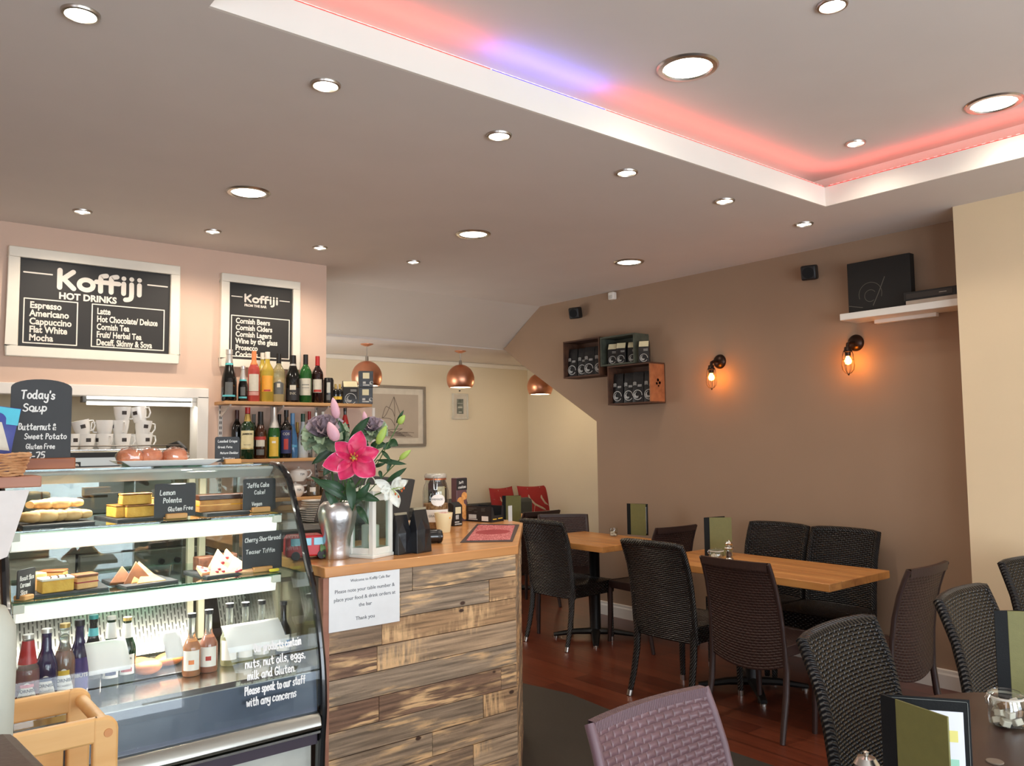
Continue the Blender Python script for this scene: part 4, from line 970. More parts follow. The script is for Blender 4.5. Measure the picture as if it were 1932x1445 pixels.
shelf_bottle('clear bottle with a white cap beside the flower heads', 609, 777, 18, V, y1+.03, 'spirit', G_cler, cap=C_wht, capz=.84, labels=((.2, .5, .8, L_pal),))
shelf_bottle('dark bottle with a red and black neck near the shelf end', 651, 770, 17, V, y1, 'spirit', G_blk, cap=C_blk, capz=.93, band=(.62, .86, C_red), labels=((.2, .55, .8, L_red),))
# teapots, jars and plates
M_china = mat('white_china', (240, 238, 234), .22, var=.02, coat=.5)
def teapot(label, x, y, z, r, rz):
    t = thing('teapot', label, 'teapot', (x, y, z), rz, 'white teapots on the lower shelf')
    MB().lathe([(0, 0), (r*.6, 0), (r*.66, r*.06), (r*.95, r*.5), (r, r*.85), (r*.88, r*1.2), (r*.6, r*1.36), (r*.3, r*1.44), (r*.12, r*1.5), (r*.14, r*1.6), (0, r*1.64)], 28).build('pot', M_china, t)
    MB().tube([(r*.86, 0, r*1.15), (r*1.35, 0, r*1.2), (r*1.55, 0, r*.85), (r*1.25, 0, r*.45), (r*.92, 0, r*.4)], r*.1, 8).build('handle', M_china, t)
    MB().tube([(-r*.85, 0, r*.5), (-r*1.25, 0, r*.8), (-r*1.45, 0, r*1.2)], [r*.2, r*.14, r*.1], 10).build('spout', M_china, t)
    txt('TEA', r*.3, L_dk, t, (0, -r*1.01, r*.7), align='CENTER')
for i, (px, py, l_) in enumerate(((557, 934, 'white teapot on the lower shelf, under the other one'), (563, 906, 'white teapot stacked on top of another one'), )):
    q = P(px, py, 'y', 4.93); teapot(l_, q.x, 4.93, SH3 if i == 0 else SH3+.098, .058, 0)
M_coprim = pm('copper_clip', (190, 112, 76), .3, .8)
def clipjar(label, x, y, z, r, h, fillm, fh, group='clip top jars on the bar', tag_=True):
    t = thing('storage_jar', label, 'jar', (x, y, z), face(x, y), group)
    MB().lathe([(0, .003), (r*.9, .003), (r, h*.05), (r, h*.68), (r*.9, h*.78), (r*.78, h*.84), (r*.78, h*.88)], 28).build('glass_body', M_glass, t)
    MB().lathe([(r*.81, h*.885), (r*.85, h*.89), (r*.85, h*.91), (r*.81, h*.915)], 28).build('copper_band', M_coprim, t)
    MB().lathe([(r*.8, h*.915), (r*.86, h*.93), (r*.85, h*.97), (r*.74, h), (0, h)], 28).build('lid', pm('lid_glass', (176, 170, 158), .2, .2), t)
    MB().lathe([(0, .006), (r*.93, .006), (r*.95, h*.05), (r*.95, fh*h), (0, fh*h)], 24).build('contents', fillm, t)
    MB().tube([(-.008, -r*.86, h*.95), (-.008, -r*1.0, h*.86), (-.006, -r*.98, h*.72), (.006, -r*.98, h*.72), (.008, -r*1.0, h*.86), (.008, -r*.86, h*.95)], .0014, 6).build('wire_clip', M_steel, t)
    if tag_: patch(r, h*.25, h*.5, .4, L_wht, t, off=1.02)
    return t
q = P(590, 934, 'y', 4.93); clipjar('clip top jar with a copper band beside the teapots', q.x, 4.93, SH3, .046, .115, mat('tea_leaves', (120, 96, 70), .9, rgb2=(80, 62, 44), scale=120), .6)
q = P(613, 934, 'y', 4.95); clipjar('clip top jar with a white tag behind the flower leaves', q.x, 4.95, SH3, .046, .17, MATS['tea_leaves'], .7)
# back counter, dishwasher, plates, machine
M_ss = mat('brushed_steel', (168, 166, 160), .34, 1, var=.08, scale=6, stretch=(.1, 1, 1))
t = thing('back_counter', 'steel topped counter along the back wall behind the display case', 'counter', (1.2, 4.75, 0))
MB().box(-1.0, 1.25, -.30, .30, .88, .92).build('worktop', M_ss, t, bevel=.004); MB().box(-1.0, -.325, -.28, .30, .0, .88).build('cabinet', M_white, t); MB().box(.35, 1.25, -.28, .30, 0, .88).build('cabinet', M_white, t)
t = thing('dishwasher', 'grey dishwasher with two knobs and a display under the back counter', 'dishwasher', (1.215, 4.75, 0))
MB().box(-.33, .33, -.29, .28, .02, .875).build('body', M_ss, t); MB().box(-.325, .325, -.315, -.29, .755, .87).build('control_panel', mat('panel_grey', (150, 150, 144), .4), t, bevel=.003); MB().box(-.325, .325, -.31, -.29, .06, .745).build('door', M_ss, t, bevel=.004)
for x in (.05, .13): MB().lathe([(0, -.335), (.014, -.335), (.016, -.315)], 16, (x, 0, .81), 'y').build('knob', C_blk, t)
MB().box(.19, .30, -.3165, -.315, .79, .84).build('display', pm('display_dark', (56, 60, 66), .2), t)
for k, (px, n) in enumerate(((577, 6), (590, 10))):
    q = P(px, 985, 'y', 4.72 if k else 4.8)
    for i in range(n):
        o = MB().lathe([(0, .002), (.035, .002), (.045, .006), (.068, .013), (.07, .015), (.066, .0145), (.04, .008), (0, .007)], 28).build('saucer', M_china, None, (q.x, q.y, .92+.0135*i))
        tag(o, 'white saucer in the %s stack, number %d from the bottom' % ('taller' if k else 'shorter', i+1), 'saucer', 'saucers in the %s stack' % ('taller' if k else 'shorter'))
t = thing('espresso_machine', 'wide steel espresso machine in front of the serving hatch', 'coffee machine', (1.075, 4.93, .92))
w = .375
MB().box(-w, w, -.10, .22, .12, .46).build('body', M_ss, t, bevel=.006); MB().box(-w, w, -.28, .22, 0, .10).build('drip_base', M_ss, t, bevel=.01); MB().box(-w+.03, w-.03, -.27, -.1, .10, .108).build('drip_tray', M_blk, t)
MB().box(-w, w, -.24, -.10, .33, .46).build('head', M_ss, t, bevel=.008); MB().box(-w+.01, w-.12, -.243, -.24, .425, .452).build('trim_strip', M_blk, t)
mb = MB(); mb.box(-w+.01, w-.03, -.232, .21, .462, .466)
for i in range(24): mb.tube([(-w+.02+i*.03, -.23, .466), (-w+.02+i*.03, .2, .466)], .0025, 5)
for z_ in (.485,): mb.tube([(-w+.01, -.235, z_), (w-.02, -.235, z_)], .004, 6)
mb.build('cup_rail', M_steel, t)
MB().prism([(-.24, .36), (-.1, .36), (.1, .40), (.1, .49), (-.1, .51), (-.24, .47)], w, w+.02, 'x').build('end_cheek', M_blk, t, bevel=.006)
MB().prism([(-.24, .36), (-.1, .36), (.1, .40), (.1, .49), (-.1, .51), (-.24, .47)], -w-.02, -w, 'x').build('end_cheek', M_blk, t, bevel=.006)
for gx in (-.22, .14):
    MB().box(gx-.075, gx+.075, -.244, -.24, .362, .404).build('button_panel', M_blk, t, bevel=.001)
    for i in range(5): MB().lathe([(0, -.248), (.011, -.248), (.012, -.243)], 14, (gx-.056+.028*i, 0, .384), 'y').build('button', L_wht, t)
    gl_ = MB().lathe([(.0, .29), (.04, .29), (.045, .33)], 20, (gx+.02, -.17, 0)).build('group_head', M_blk, t)
    MB().tube([(gx+.02, -.2, .292), (gx+.02, -.3, .285), (gx+.02, -.33, .28)], [.012, .013, .01], 8).build('portafilter', M_blk, t)
for x in (-.33, .3): MB().tube([(x, -.24, .35), (x, -.27, .33), (x+.01, -.28, .2), (x, -.27, .16)], .005, 8).build('steam_wand', M_steel, t)
MB().lathe([(0, -.112), (.02, -.112), (.024, -.1)], 20, (-.24, 0, .21), 'y').build('gauge', M_steel, t)
for a, b in ((-.16, .02), (.07, .25)): MB().box(a, b, -.103, -.1, .208, .222).build('vent_slot', pm('slot_black', (52, 50, 48)), t, bevel=.004)
def cup(label, x, y, z, rz, tilt=0, r=.046, h=.085):
    t = thing('coffee_cup', label, 'cup', (x, y, z), rz, 'white cups stacked on the coffee machine'); t.rotation_euler = (0, tilt, rz)
    MB().lathe([(0, .004), (r*.55, .004), (r*.6, 0), (r*.68, 0), (r*.74, h*.12), (r*.9, h*.5), (r, h), (r*.94, h), (r*.84, h*.5), (r*.66, h*.12), (0, h*.1)], 26).build('bowl', M_china, t)
    MB().tube([(r*.92, 0, h*.86), (r*1.38, 0, h*.84), (r*1.46, 0, h*.5), (r*1.15, 0, h*.22), (r*.80, 0, h*.22)], .0045, 7).build('handle', M_china, t)
    patch(r*.92, h*.48, h*.72, .28, L_dk, t, 'logo', 1.04, 6)
    return t
zc = .92+.467; cups = []
for j, (px, lev, dx, rot, til, l_) in enumerate((
        (135, 0, 0, .3, 0, 'white cup at the left end of the coffee machine, by the soup board'), (164, 0, 0, 0, 0, 'lower white cup of the leftmost pair'), (158, 1, 0, 0, -.25, 'tilted white cup on top of the leftmost pair'),
        (197, 0, 0, -1.2, 0, 'lower white cup of the second pair, handle forward'), (197, 1, 0, 2.8, 0, 'upper white cup of the second pair'),
        (231, 0, 0, 0, 0, 'bottom white cup of the tall middle stack'), (227, 1, 0, -1.4, 0, 'second white cup of the tall middle stack'), (230, 2, 0, 0, 0, 'topmost white cup of the tall middle stack'),
        (272, 0, 0, .2, 0, 'bottom white cup of the stack at the right end'), (268, 1, 0, .1, .1, 'second white cup of the stack at the right end'), (264, 2, 0, -.7, -.2, 'top tilted white cup of the stack at the right end'))):
    q = P(px, 820, 'y', 4.9); cups.append((q.x, 4.9, zc+.068*lev))
    if j == 0: cup0 = cup(l_, q.x, 4.9, zc, rot, til)
    else:
        c = dup(cup0, (q.x, 4.9, zc+(.073*lev if lev else 0)+.002*lev), rot, l_); c.rotation_euler = (0, til, rot)
for (px, dy) in ((178, .1), (215, .1), (248, .1)):
    q = P(px, 820, 'y', 5.0); dup(cup0, (q.x, 5.01, zc), 1.0, 'white cup in the rear row %s on the coffee machine' % {178: 'behind the leftmost pair', 215: 'behind the second pair', 248: 'behind the tall middle stack'}[px])
q = P(265, 812, 'y', 5.02); t = thing('milk_jug', 'small steel jug behind the cup stack at the right end', 'jug', (q.x, 5.03, zc)); MB().lathe([(0, 0), (.034, 0), (.036, .02), (.03, .09), (.026, .12), (.03, .15), (.02, .165), (0, .17)], 22).build('body', M_steel, t); MB().tube([(.028, 0, .14), (.055, 0, .13), (.055, 0, .06), (.034, 0, .04)], .005, 7).build('handle', M_steel, t)
t = thing('strip_light', 'twin white fluorescent tubes under the top of the hatch', 'strip light', (1.335, 5.11, 1.655), 0)
MB().box(-.325, .315, -.02, .04, .0, .042).build('housing', mat('housing_grey', (96, 94, 90), .5), t, bevel=.003)
for z_ in (-.006, .028): MB().cyl((-.305, -.032, z_), (.275, -.032, z_), .0105).build('tube', emis('fluorescent', (255, 252, 240), 1.8), t); 
for z_ in (-.002, .026): MB().box(.275, .31, -.045, -.02, z_-.013, z_+.013).build('end_holder', M_white, t)
l = light('lamp', 'AREA', (0, -.05, -.02), 1.3, (1, .97, .9), (radians(20), 0, 0), shape='RECTANGLE', size=.6, size_y=.03); l.parent = t
# menu boards
M_brd = mat('board_black', (34, 32, 30), .55, var=.05)
M_let = mat('board_lettering', (232, 224, 212), .6, var=.02)
M_bfr = mat('board_frame', (238, 230, 214), .45, var=.02)
def koffiji(mb, x0, z0, s, y, kx=1.22):
    """rounded heavy logo letters: K o f f i j i"""
    st = 1.75*s
    def L_(pts): ribbon(mb, [(x0+a*s*kx, z0+b*s) for a, b in pts], st, y)
    L_([(.8, .8), (.8, 7.2)]); L_([(4.4, 7.0), (1.6, 4.0)]); L_([(1.8, 4.2), (4.6, .8)])
    L_([(8+1.9*cos(a*pi/6), 2.7+1.9*sin(a*pi/6)) for a in range(13)])
    for fx in (12.0, 15.0): L_([(fx, .8), (fx, 5.6), (fx+.4, 6.5), (fx+1.6, 6.9)])
    L_([(10.8, 4.3), (17.2, 4.3)])
    L_([(18.6, .8), (18.6, 4.6)]); L_([(18.6, 6.6), (18.62, 6.62)])
    L_([(20.9, 4.6), (20.9, 0), (20.3, -1.2), (19.2, -1.5)]); L_([(20.9, 6.6), (20.92, 6.62)])
    L_([(23.2, .8), (23.2, 4.6)]); L_([(23.2, 6.6), (23.22, 6.62)])
def board(label, x0, x1, z0, z1, fw_):
    t = thing('menu_board', label, 'menu board', ((x0+x1)/2, YB, (z0+z1)/2)); w, h = (x1-x0)/2, (z1-z0)/2
    mb = MB()
    for a in ((-w, w, h-fw_, h), (-w, w, -h, -h+fw_), (-w, -w+fw_, -h+fw_, h-fw_), (w-fw_, w, -h+fw_, h-fw_)): mb.box(a[0], a[1], -.036, -.001, a[2], a[3])
    mb.build('frame', M_bfr, t, bevel=.005); p = MB().box(-w+fw_, w-fw_, -.016, -.002, -h+fw_, h-fw_).build('panel', M_brd, t)
    return t, w-fw_, h-fw_
def frame_lines(mb, a, b, c, d, wd=.006, y=-.0166):
    for p, q in (((a, c), (b, c)), ((b, c), (b, d)), ((b, d), (a, d)), ((a, d), (a, c))): ribbon(mb, [p, q], wd, y)
t, w, h = board('wide black hot drinks menu board in a white frame', .622, 1.514, 1.89, 2.486, .056)
mb = MB(); koffiji(mb, -.212, .086, .0152, -.0166); ribbon(mb, [(-w+.02, .165), (-.235, .165)], .008, -.0166); ribbon(mb, [(.265, .165), (w-.015, .165)], .008, -.0166)
mb.build('logo', M_let, t, smooth=0)
txt('HOT DRINKS', .050, M_let, t, (-.20, -.0166, .036), bold=.002, sx=1.0)
mb = MB(); frame_lines(mb, -w+.025, -.105, -h+.022, .022); frame_lines(mb, -.03, w-.03, -h+.022, .022); mb.build('border', M_let, t, smooth=0)
for i, s_ in enumerate(('Espresso', 'Americano', 'Cappuccino', 'Flat White', 'Mocha')): txt(s_, .050, M_let, t, (-w+.052, -.0166, -.028-.0445*i), bold=.0015, sx=.86)
for i, s_ in enumerate(('Latte', 'Hot Chocolate/ Deluxe', 'Cornish Tea', 'Fruit/ Herbal Tea', 'Decaff, Skinny & Soya')): txt(s_, .049, M_let, t, (-.005, -.0166, -.032-.0445*i), bold=.0014, sx=.70)
t, w, h = board('narrow black bar menu board in a white frame', 1.763, 2.286, 1.888, 2.478, .052)
mb = MB(); koffiji(mb, -.112, .125, .0070, -.0166, 1.34); ribbon(mb, [(-w+.018, .157), (-.125, .157)], .006, -.0166); ribbon(mb, [(.125, .157), (w-.018, .157)], .006, -.0166); mb.build('logo', M_let, t, smooth=0)
txt('FROM THE BAR', .021, M_let, t, (-.11, -.0166, .100), bold=.0009, sx=1.0)
mb = MB(); frame_lines(mb, -w+.018, w-.018, -h+.02, .035, .006); mb.build('border', M_let, t, smooth=0)
for i, s_ in enumerate(('Cornish Beers', 'Cornish Ciders', 'Cornish Lagers', 'Wine by the glass', 'Prosecco', 'Cocktails')): txt(s_, .047, M_let, t, (-w+.045, -.0166, -.012-.0425*i), bold=.0013, sx=.82)
# ================================================================ curved glass display case
CX0, CX1 = .335, 1.17
CURVE = [(3.16, 1.332), (2.80, 1.332), (2.743, 1.328), (2.698, 1.314), (2.653, 1.28), (2.609, 1.211), (2.553, 1.117), (2.504, 1.019), (2.464, .956), (2.432, .877), (2.409, .798), (2.389, .704), (2.381, .593), (2.388, .52)]
def smooth_poly(pts, n=4):
    p = [Vector((a, b)) for a, b in pts]; out = []
    for i in range(len(p)-1):
        p0, p1, p2, p3 = p[max(i-1, 0)], p[i], p[i+1], p[min(i+2, len(p)-1)]
        for k in range(n):
            t = k/n; out.append(.5*((2*p1)+(p2-p0)*t+(2*p0-5*p1+4*p2-p3)*t*t+(3*p1-p0-3*p2+p3)*t**3))
    return [(q.x, q.y) for q in out+[p[-1]]]
CV_ = smooth_poly(CURVE[1:], 4)
M_case = mat('case_steel', (186, 186, 178), .28, 1, var=.05, scale=5, stretch=(.1, 1, 1))
M_cgl = glass('case_front_glass', (250, 252, 251), .34, .0); M_sgl = glass('case_side_glass', (232, 240, 236), 1.0, .02); M_shg = glass('shelf_glass', (150, 190, 176), 1.3, .05)
M_blkg = mat('black_gloss_edge', (16, 17, 20), .18, coat=.5)
M_perf = mat('slotted_steel', (176, 174, 168), .3, .9); N_, L_n, b_ = nodes(M_perf)
uvn = N_.new('ShaderNodeUVMap'); br_ = N_.new('ShaderNodeTexBrick'); br_.inputs['Scale'].default_value = 1; br_.inputs['Brick Width'].default_value = .034; br_.inputs['Row Height'].default_value = .012
br_.inputs['Mortar Size'].default_value = .0042; br_.inputs['Color1'].default_value = br_.inputs['Color2'].default_value = lin((62, 60, 56)); br_.inputs['Mortar'].default_value = lin((128, 126, 120)); br_.inputs['Mortar Smooth'].default_value = .2
L_n.new(uvn.outputs[0], br_.inputs[0]); L_n.new(br_.outputs[0], b_.inputs['Base Color'])
t = case = thing('display_case', 'curved glass fronted cake display case with lit shelves', 'display case', (0, 0, 0))
MB().box(CX0, CX1-.012, 2.44, 3.16, .0, .472).build('plinth', mat('case_white', (204, 206, 196), .45), t, bevel=.004)
MB().box(CX0, CX1-.012, 2.40, 2.44, .475, .515).build('dark_strip', mat('case_strip', (74, 66, 76), .25, coat=.5), t)
MB().prism([(2.385, .510), (2.378, .513), (2.378, .520), (2.40, .524), (2.40, .508)], CX0, CX1-.012, 'x').build('lower_rail', M_steel, t)
MB().prism([(2.372, .528), (2.366, .536), (2.372, .56), (2.388, .574), (2.41, .574), (2.41, .528)], CX0, CX1-.012, 'x').build('front_rail', M_case, t, bevel=.003)
MB().prism([(2.402, .574), (2.412, .69), (2.424, .69), (2.414, .574)], CX0+.01, CX1-.012, 'x').build('front_panel', mat('case_panel_reflection', (88, 98, 114), .2, spec=.7), t)  # dark glossy panel; the window's blue-grey reflection is put into its colour
MB().prism([(y, z) for y, z in CV_ if z > .575]+[(y+.006, z-.001) for y, z in CV_[::-1] if z > .575], CX0, CX1-.008, 'x').build('front_glass', M_cgl, t, smooth=60)
MB().box(CX0, CX1-.006, 2.80, 3.16, 1.326, 1.334).build('top_glass', M_shg, t)
for x, nm in ((CX1-.012, 'side_glass'), (CX0, 'side_glass')):
    pl = [(y+.004, z) for y, z in CV_ if z > .58]+[(3.14, .58), (3.14, 1.326)]
    MB().prism(pl, x, x+.005, 'x').build(nm, M_sgl, t, smooth=0)
for x in (CX1, CX0-.006):
    tr = [(y, z) for y, z in CV_]
    MB().tube([(x, 2.80, 1.333)]+[(x, y, z) for y, z in tr]+[(x, 2.40, .40), (x, 2.41, 0)], .011, 8).build('side_trim', M_blkg, t)
    mb = MB(); pl = [(y, z) for y, z in tr if z < 1.06]+[(2.41, .02), (2.455, .02)]+[(y+.02+.03*(1.06-z), z) for y, z in tr[::-1] if z < 1.06]
    mb.prism(pl, x-.006, x+.012, 'x'); mb.build('side_post', M_blkg, t, bevel=.003)
    MB().box(x-.005, x+.006, 3.12, 3.16, .4, 1.33).build('rear_post', M_case, t)
MB().prism([(2.79, 1.29), (2.755, 1.318), (2.76, 1.326), (2.84, 1.326), (2.84, 1.30)], CX0, CX1-.012, 'x').build('top_lamp_housing', mat('lamp_housing_grey', (170, 176, 172), .35), t, bevel=.002)
M_valance = emis('valance_light', (250, 250, 236), .5)
for (z, y0, x0, x1) in ((1.168, 2.66, .352, 1.150), (.975, 2.62, .362, 1.132)):
    s_ = MB().box(x0, x1, y0, 3.08, z-.007, z).build('glass_shelf', M_shg, t, bevel=.0015)
    v_ = MB().prism([(y0+.012, z-.012), (y0+.020, z-.058), (y0+.05, z-.064), (y0+.075, z-.012)], x0+.01, x1-.012, 'x').build('light_valance', M_valance, t)
    for xx in (x0, x1-.03): MB().box(xx, xx+.028, y0-.002, y0+.05, z-.030, z-.006).build('shelf_clip', mat('clip_white', (220, 222, 206), .5), s_, bevel=.002)
    l = light('lamp', 'AREA', ((x0+x1)/2, y0+.09, z-.05), 4.2 if z > 1 else 12, (1, .97, .88), (0, 0, 0), shape='RECTANGLE', size=x1-x0-.08, size_y=.03); l.parent = t
l = light('lamp', 'AREA', ((CX0+CX1)/2, 2.83, 1.288), 4, (1, .95, .84), (radians(8), 0, 0), shape='RECTANGLE', size=.7, size_y=.03); l.parent = t
MB().box(CX0+.005, CX1-.012, 2.424, 3.05, .688, .70).build('deck', mat('deck_steel', (196, 188, 176), .2, 1, var=.06, scale=8), t, bevel=.002)
MB().box(CX0+.005, CX1-.012, 2.418, 2.426, .684, .708).build('deck_lip', M_steel, t)
mb = MB(); mb.grid(lambda u, v: (CX0+.01+.60*u, 2.94+.08*v, .705+.165*v), 1, 1, lambda u, v: (v*.19, u*.60)); mb.build('slotted_back', M_perf, t, smooth=0, solid=.002)
mb = MB(); mb.grid(lambda u, v: (CX0+.72+.105*u, 2.94+.08*v, .705+.165*v), 1, 1, lambda u, v: (v*.19, u*.105)); mb.build('slotted_back', M_perf, t, smooth=0, solid=.002)
MB().box(CX0, CX1-.012, 3.05, 3.08, .885, .925).build('rear_rail', mat('case_cream', (206, 196, 168), .5), t); MB().box(CX0, CX1-.012, 3.03, 3.05, .872, .886).build('rear_rail', M_blk, t)
for x in (CX0+.63, CX0+.67): MB().box(x, x+.024, 3.06, 3.085, .70, 1.32).build('door_post', MATS['case_cream'], t, bevel=.003)
MB().box(CX0+.003, CX0+.62, 3.09, 3.094, .93, 1.32).build('rear_door', M_sgl, t, smooth=0)
MB().box(CX0+.42, CX1-.015, 3.10, 3.104, .72, 1.32).build('rear_door', M_sgl, t, smooth=0)
# hand lettering on the lower front glass
def on_glass(z):
    for (a, b), (c, d) in zip(CV_, CV_[1:]):
        if d <= z <= b: return a+(c-a)*(b-z)/(b-d+1e-9)
    return 2.385
mb = MB()
for (s_, x0, w_, z0, sl) in (('Our products contain', .955, .15, .785, .0), ('nuts, nut oils, eggs,', .925, .19, .745, .0), ('milk and Gluten.', .93, .15, .712, .0), ('Please speak to our staff', .92, .19, .672, .0), ('with any concerns', .925, .155, .638, .0)):
    m1 = MB(); hand(m1, s_, x0, z0, .022, w_, sl, .17, 3); mb.add([(x, on_glass(z)-.002+y, z) for x, y, z in m1.v], m1.f)
mb.build('hand_lettering', mat('chalk_pen', (240, 240, 238), .7), t, smooth=0)

# ---------------------------------------------------------------- signs
M_slate = mat('chalkboard', (44, 46, 48), .6, var=.06, scale=20); M_chalk = mat('chalk', (222, 222, 218), .8, var=.03); M_blockw = wood_mat('block_wood', (214, 160, 98), (190, 132, 74), 'x', .5)
def sign(label, x0, x1, z0, z1, y, lines, rz=0, zb=None, base=None, arch=0, group='chalkboard cake signs', lean=.0, wood=None):
    """chalkboard held in a wooden block; lines: text, x and z as fractions, capital height, width fraction, slope"""
    xc = (x0+x1)/2; zb = z0 if zb is None else zb; w = (x1-x0)/2; h = z1-zb
    t = thing('chalkboard_sign', label, 'sign', (xc, y, zb), rz, group)
    r = min(.006, w*.2); pts = [(-w, z0-zb), (w, z0-zb)]
    if arch: pts += [(w, h-arch)]+[(w*cos(a*pi/12), h-arch+arch*sin(a*pi/12)) for a in range(1, 12)]+[(-w, h-arch)]
    else: pts += [(w, h-r), (w-r*.3, h-r*.3), (w-r, h), (-w+r, h), (-w+r*.3, h-r*.3), (-w, h-r)]
    MB().prism(pts, 0, .004, 'y').build('board', M_slate, t, smooth=0)
    mb = MB(); H_ = z1-z0
    for (s_, fx, fz, ch, fw, sl) in lines: hand(mb, s_, -w+fx*2*w, z0-zb+fz*H_, ch, fw*2*w, sl, .18, len(s_), -.0006)
    mb.build('lettering', M_chalk, t, smooth=0)
    if base: MB().box(base[0]-xc, base[1]-xc, -.016, .02, 0, base[2]).build('wooden_block', wood or M_blockw, t, bevel=.003)
    return t
ZS1, ZS2, ZD = 1.1685, .9755, .7005
a = rect(295, 912, 373, 973, 2.70); b0 = P(317, 968, 'y', 2.69).x; b1 = P(357, 968, 'y', 2.69).x
sign('chalkboard sign reading Lemon Polenta Gluten Free on the top glass shelf', a[0], a[1], ZS1+.006, a[3], 2.72, [('Lemon', .12, .66, .015, .38, .0), ('Polenta', .20, .43, .015, .46, .0), ('Gluten Free', .32, .17, .013, .62, .03)], zb=ZS1, base=(b0, b1, .017))
a = rect(461, 903, 522, 955, 2.75); b0 = P(480, 960, 'y', 2.73).x; b1 = P(514, 960, 'y', 2.73).x
sign('chalkboard sign reading Jaffa Cake Cake! Vegan on the top glass shelf', a[0], a[1], ZS1+.008, a[3], 2.76, [("'Jaffa Cake", .10, .72, .014, .70, .02), ('Cake!', .33, .50, .013, .34, .02), ('Vegan', .26, .14, .012, .32, .0)], zb=ZS1, base=(b0, b1, .018))
a = rect(460, 1003, 534, 1060, 2.68); b0 = P(480, 1055, 'y', 2.67).x; b1 = P(516, 1055, 'y', 2.67).x
sign('chalkboard sign reading Cherry Shortbread Teaser Tiffin on the lower glass shelf', a[0], a[1], ZS2+.006, a[3], 2.69, [('Cherry Shortbread', .05, .74, .014, .92, .03), ('Teaser Tiffin', .08, .44, .013, .74, .0)], zb=ZS2, base=(b0, b1, .017))
a = rect(22, 1045, 50, 1110, 2.66)
sign('tilted chalkboard sign at the left end of the lower glass shelf', a[0]+.004, a[0]+.072, ZS2+.006, ZS2+.085, 2.665, [('Biscuit Slice', .1, .62, .012, .8, .0), ('Caramel', .12, .38, .012, .6, 0), ('Slice', .15, .12, .012, .4, 0)], zb=ZS2, base=(a[0]+.012, a[0]+.05, .014), rz=.75)
# ---------------------------------------------------------------- slates and cakes
M_slatep = mat('slate_plate', (62, 62, 64), .6, var=.2, scale=40, bump=.4, bscale=60)
def slate(label, x, y, z, w, d, rz=0):
    t = thing('slate_plate', label, 'slate', (x, y, z), rz, 'slate plates in the display case')
    rr = random.Random(int(x*1000)); pts = []
    for (a, b, c, e) in ((-1, -1, 1, -1), (1, -1, 1, 1), (1, 1, -1, 1), (-1, 1, -1, -1)):
        for k in range(8): q = k/8; pts.append(((a+(c-a)*q)*w/2+rr.uniform(-.0015, .0015), (b+(e-b)*q)*d/2+rr.uniform(-.0015, .0015)))
    MB().prism(pts, 0, .006).build('plate', M_slatep, t, smooth=0); return z+.0065
def at(px, y): return P(px, 950, 'y', y).x
s1 = slate('slate under the pale pasties, left on the top glass shelf', at(100, 2.84), 2.85, ZS1, .19, .24); s2 = slate('slate under the lemon polenta slices on the top shelf', at(253, 2.85), 2.86, ZS1, .17, .22, .1)
s3 = slate('slate under the chocolate orange cake on the top shelf', at(425, 2.88), 2.88, ZS1, .20, .22)
t1 = slate('slate under the icing topped slices, left on the lower shelf', at(125, 2.78), 2.79, ZS2, .21, .22, -.05); t2 = slate('slate under the shortbread triangles, middle of the lower shelf', at(267, 2.76), 2.76, ZS2, .16, .20, .12); t3 = slate('slate under the cherry shortbread on the lower shelf', at(418, 2.76), 2.77, ZS2, .17, .18, .1)
M_past = mat('pale_pastry', (226, 190, 130), .6, rgb2=(196, 146, 84), scale=18, bump=.4, bscale=60); M_pol = mat('polenta_crumb', (236, 190, 84), .7, rgb2=(214, 158, 56), scale=30, bump=.5, bscale=160); M_crust = mat('polenta_crust', (176, 118, 44), .55, rgb2=(110, 62, 20), scale=40, bump=.5, bscale=120)
M_choc = mat('chocolate_top', (62, 34, 22), .3, var=.3, scale=20, bump=.6, bscale=40); M_spon = mat('orange_sponge', (214, 156, 84), .7, rgb2=(182, 116, 56), scale=20, bump=.4, bscale=150); M_jelly = mat('jaffa_jelly', (226, 160, 40), .2)
M_short = mat('shortbread', (236, 192, 128), .7, rgb2=(208, 150, 86), scale=20, bump=.4, bscale=200); M_cherry = mat('cherry', (156, 30, 44), .25, coat=.5); M_pinkb = mat('cherry_shortbread', (240, 190, 140), .7, rgb2=(232, 160, 120), scale=25, bump=.4, bscale=160)
M_icing = mat('white_icing', (234, 226, 208), .4); M_cara = mat('caramel_brown', (150, 92, 48), .45, rgb2=(110, 62, 32), scale=20); M_rock = mat('rocky_tiffin', (120, 74, 48), .6, rgb2=(70, 40, 26), scale=40, bump=.8, bscale=60)
def pasty(label, x, y, z, L, r, rz):
    t = thing('pastry', label, 'pastry', (x, y, z), rz, 'pale pasties on a slate'); mb = MB()
    n = 14; pts = [(-L/2+L*i/n, .012*sin(i*1.3), r*.8) for i in range(n+1)]; mb.tube(pts, [r*(.55+.45*sin(pi*(i+.7)/(n+1.4)))*(1+.06*sin(i*2.1)) for i in range(n+1)], 14, flat=.8)
    mb.build('crust', M_past, t, smooth=70)
xa = at(95, 2.83); s1 += .001
pasty('long pale pasty lying at the front left of the slate', xa-.026, 2.80, s1, .135, .024, .15); pasty('long pale pasty at the front right of the slate', xa+.045, 2.81, s1, .12, .023, -.05); pasty('pale pasty resting on top of the other two', xa+.015, 2.835, s1+.035, .14, .022, .05); pasty('pale pasty at the back of the slate', xa, 2.87, s1, .13, .021, 0)
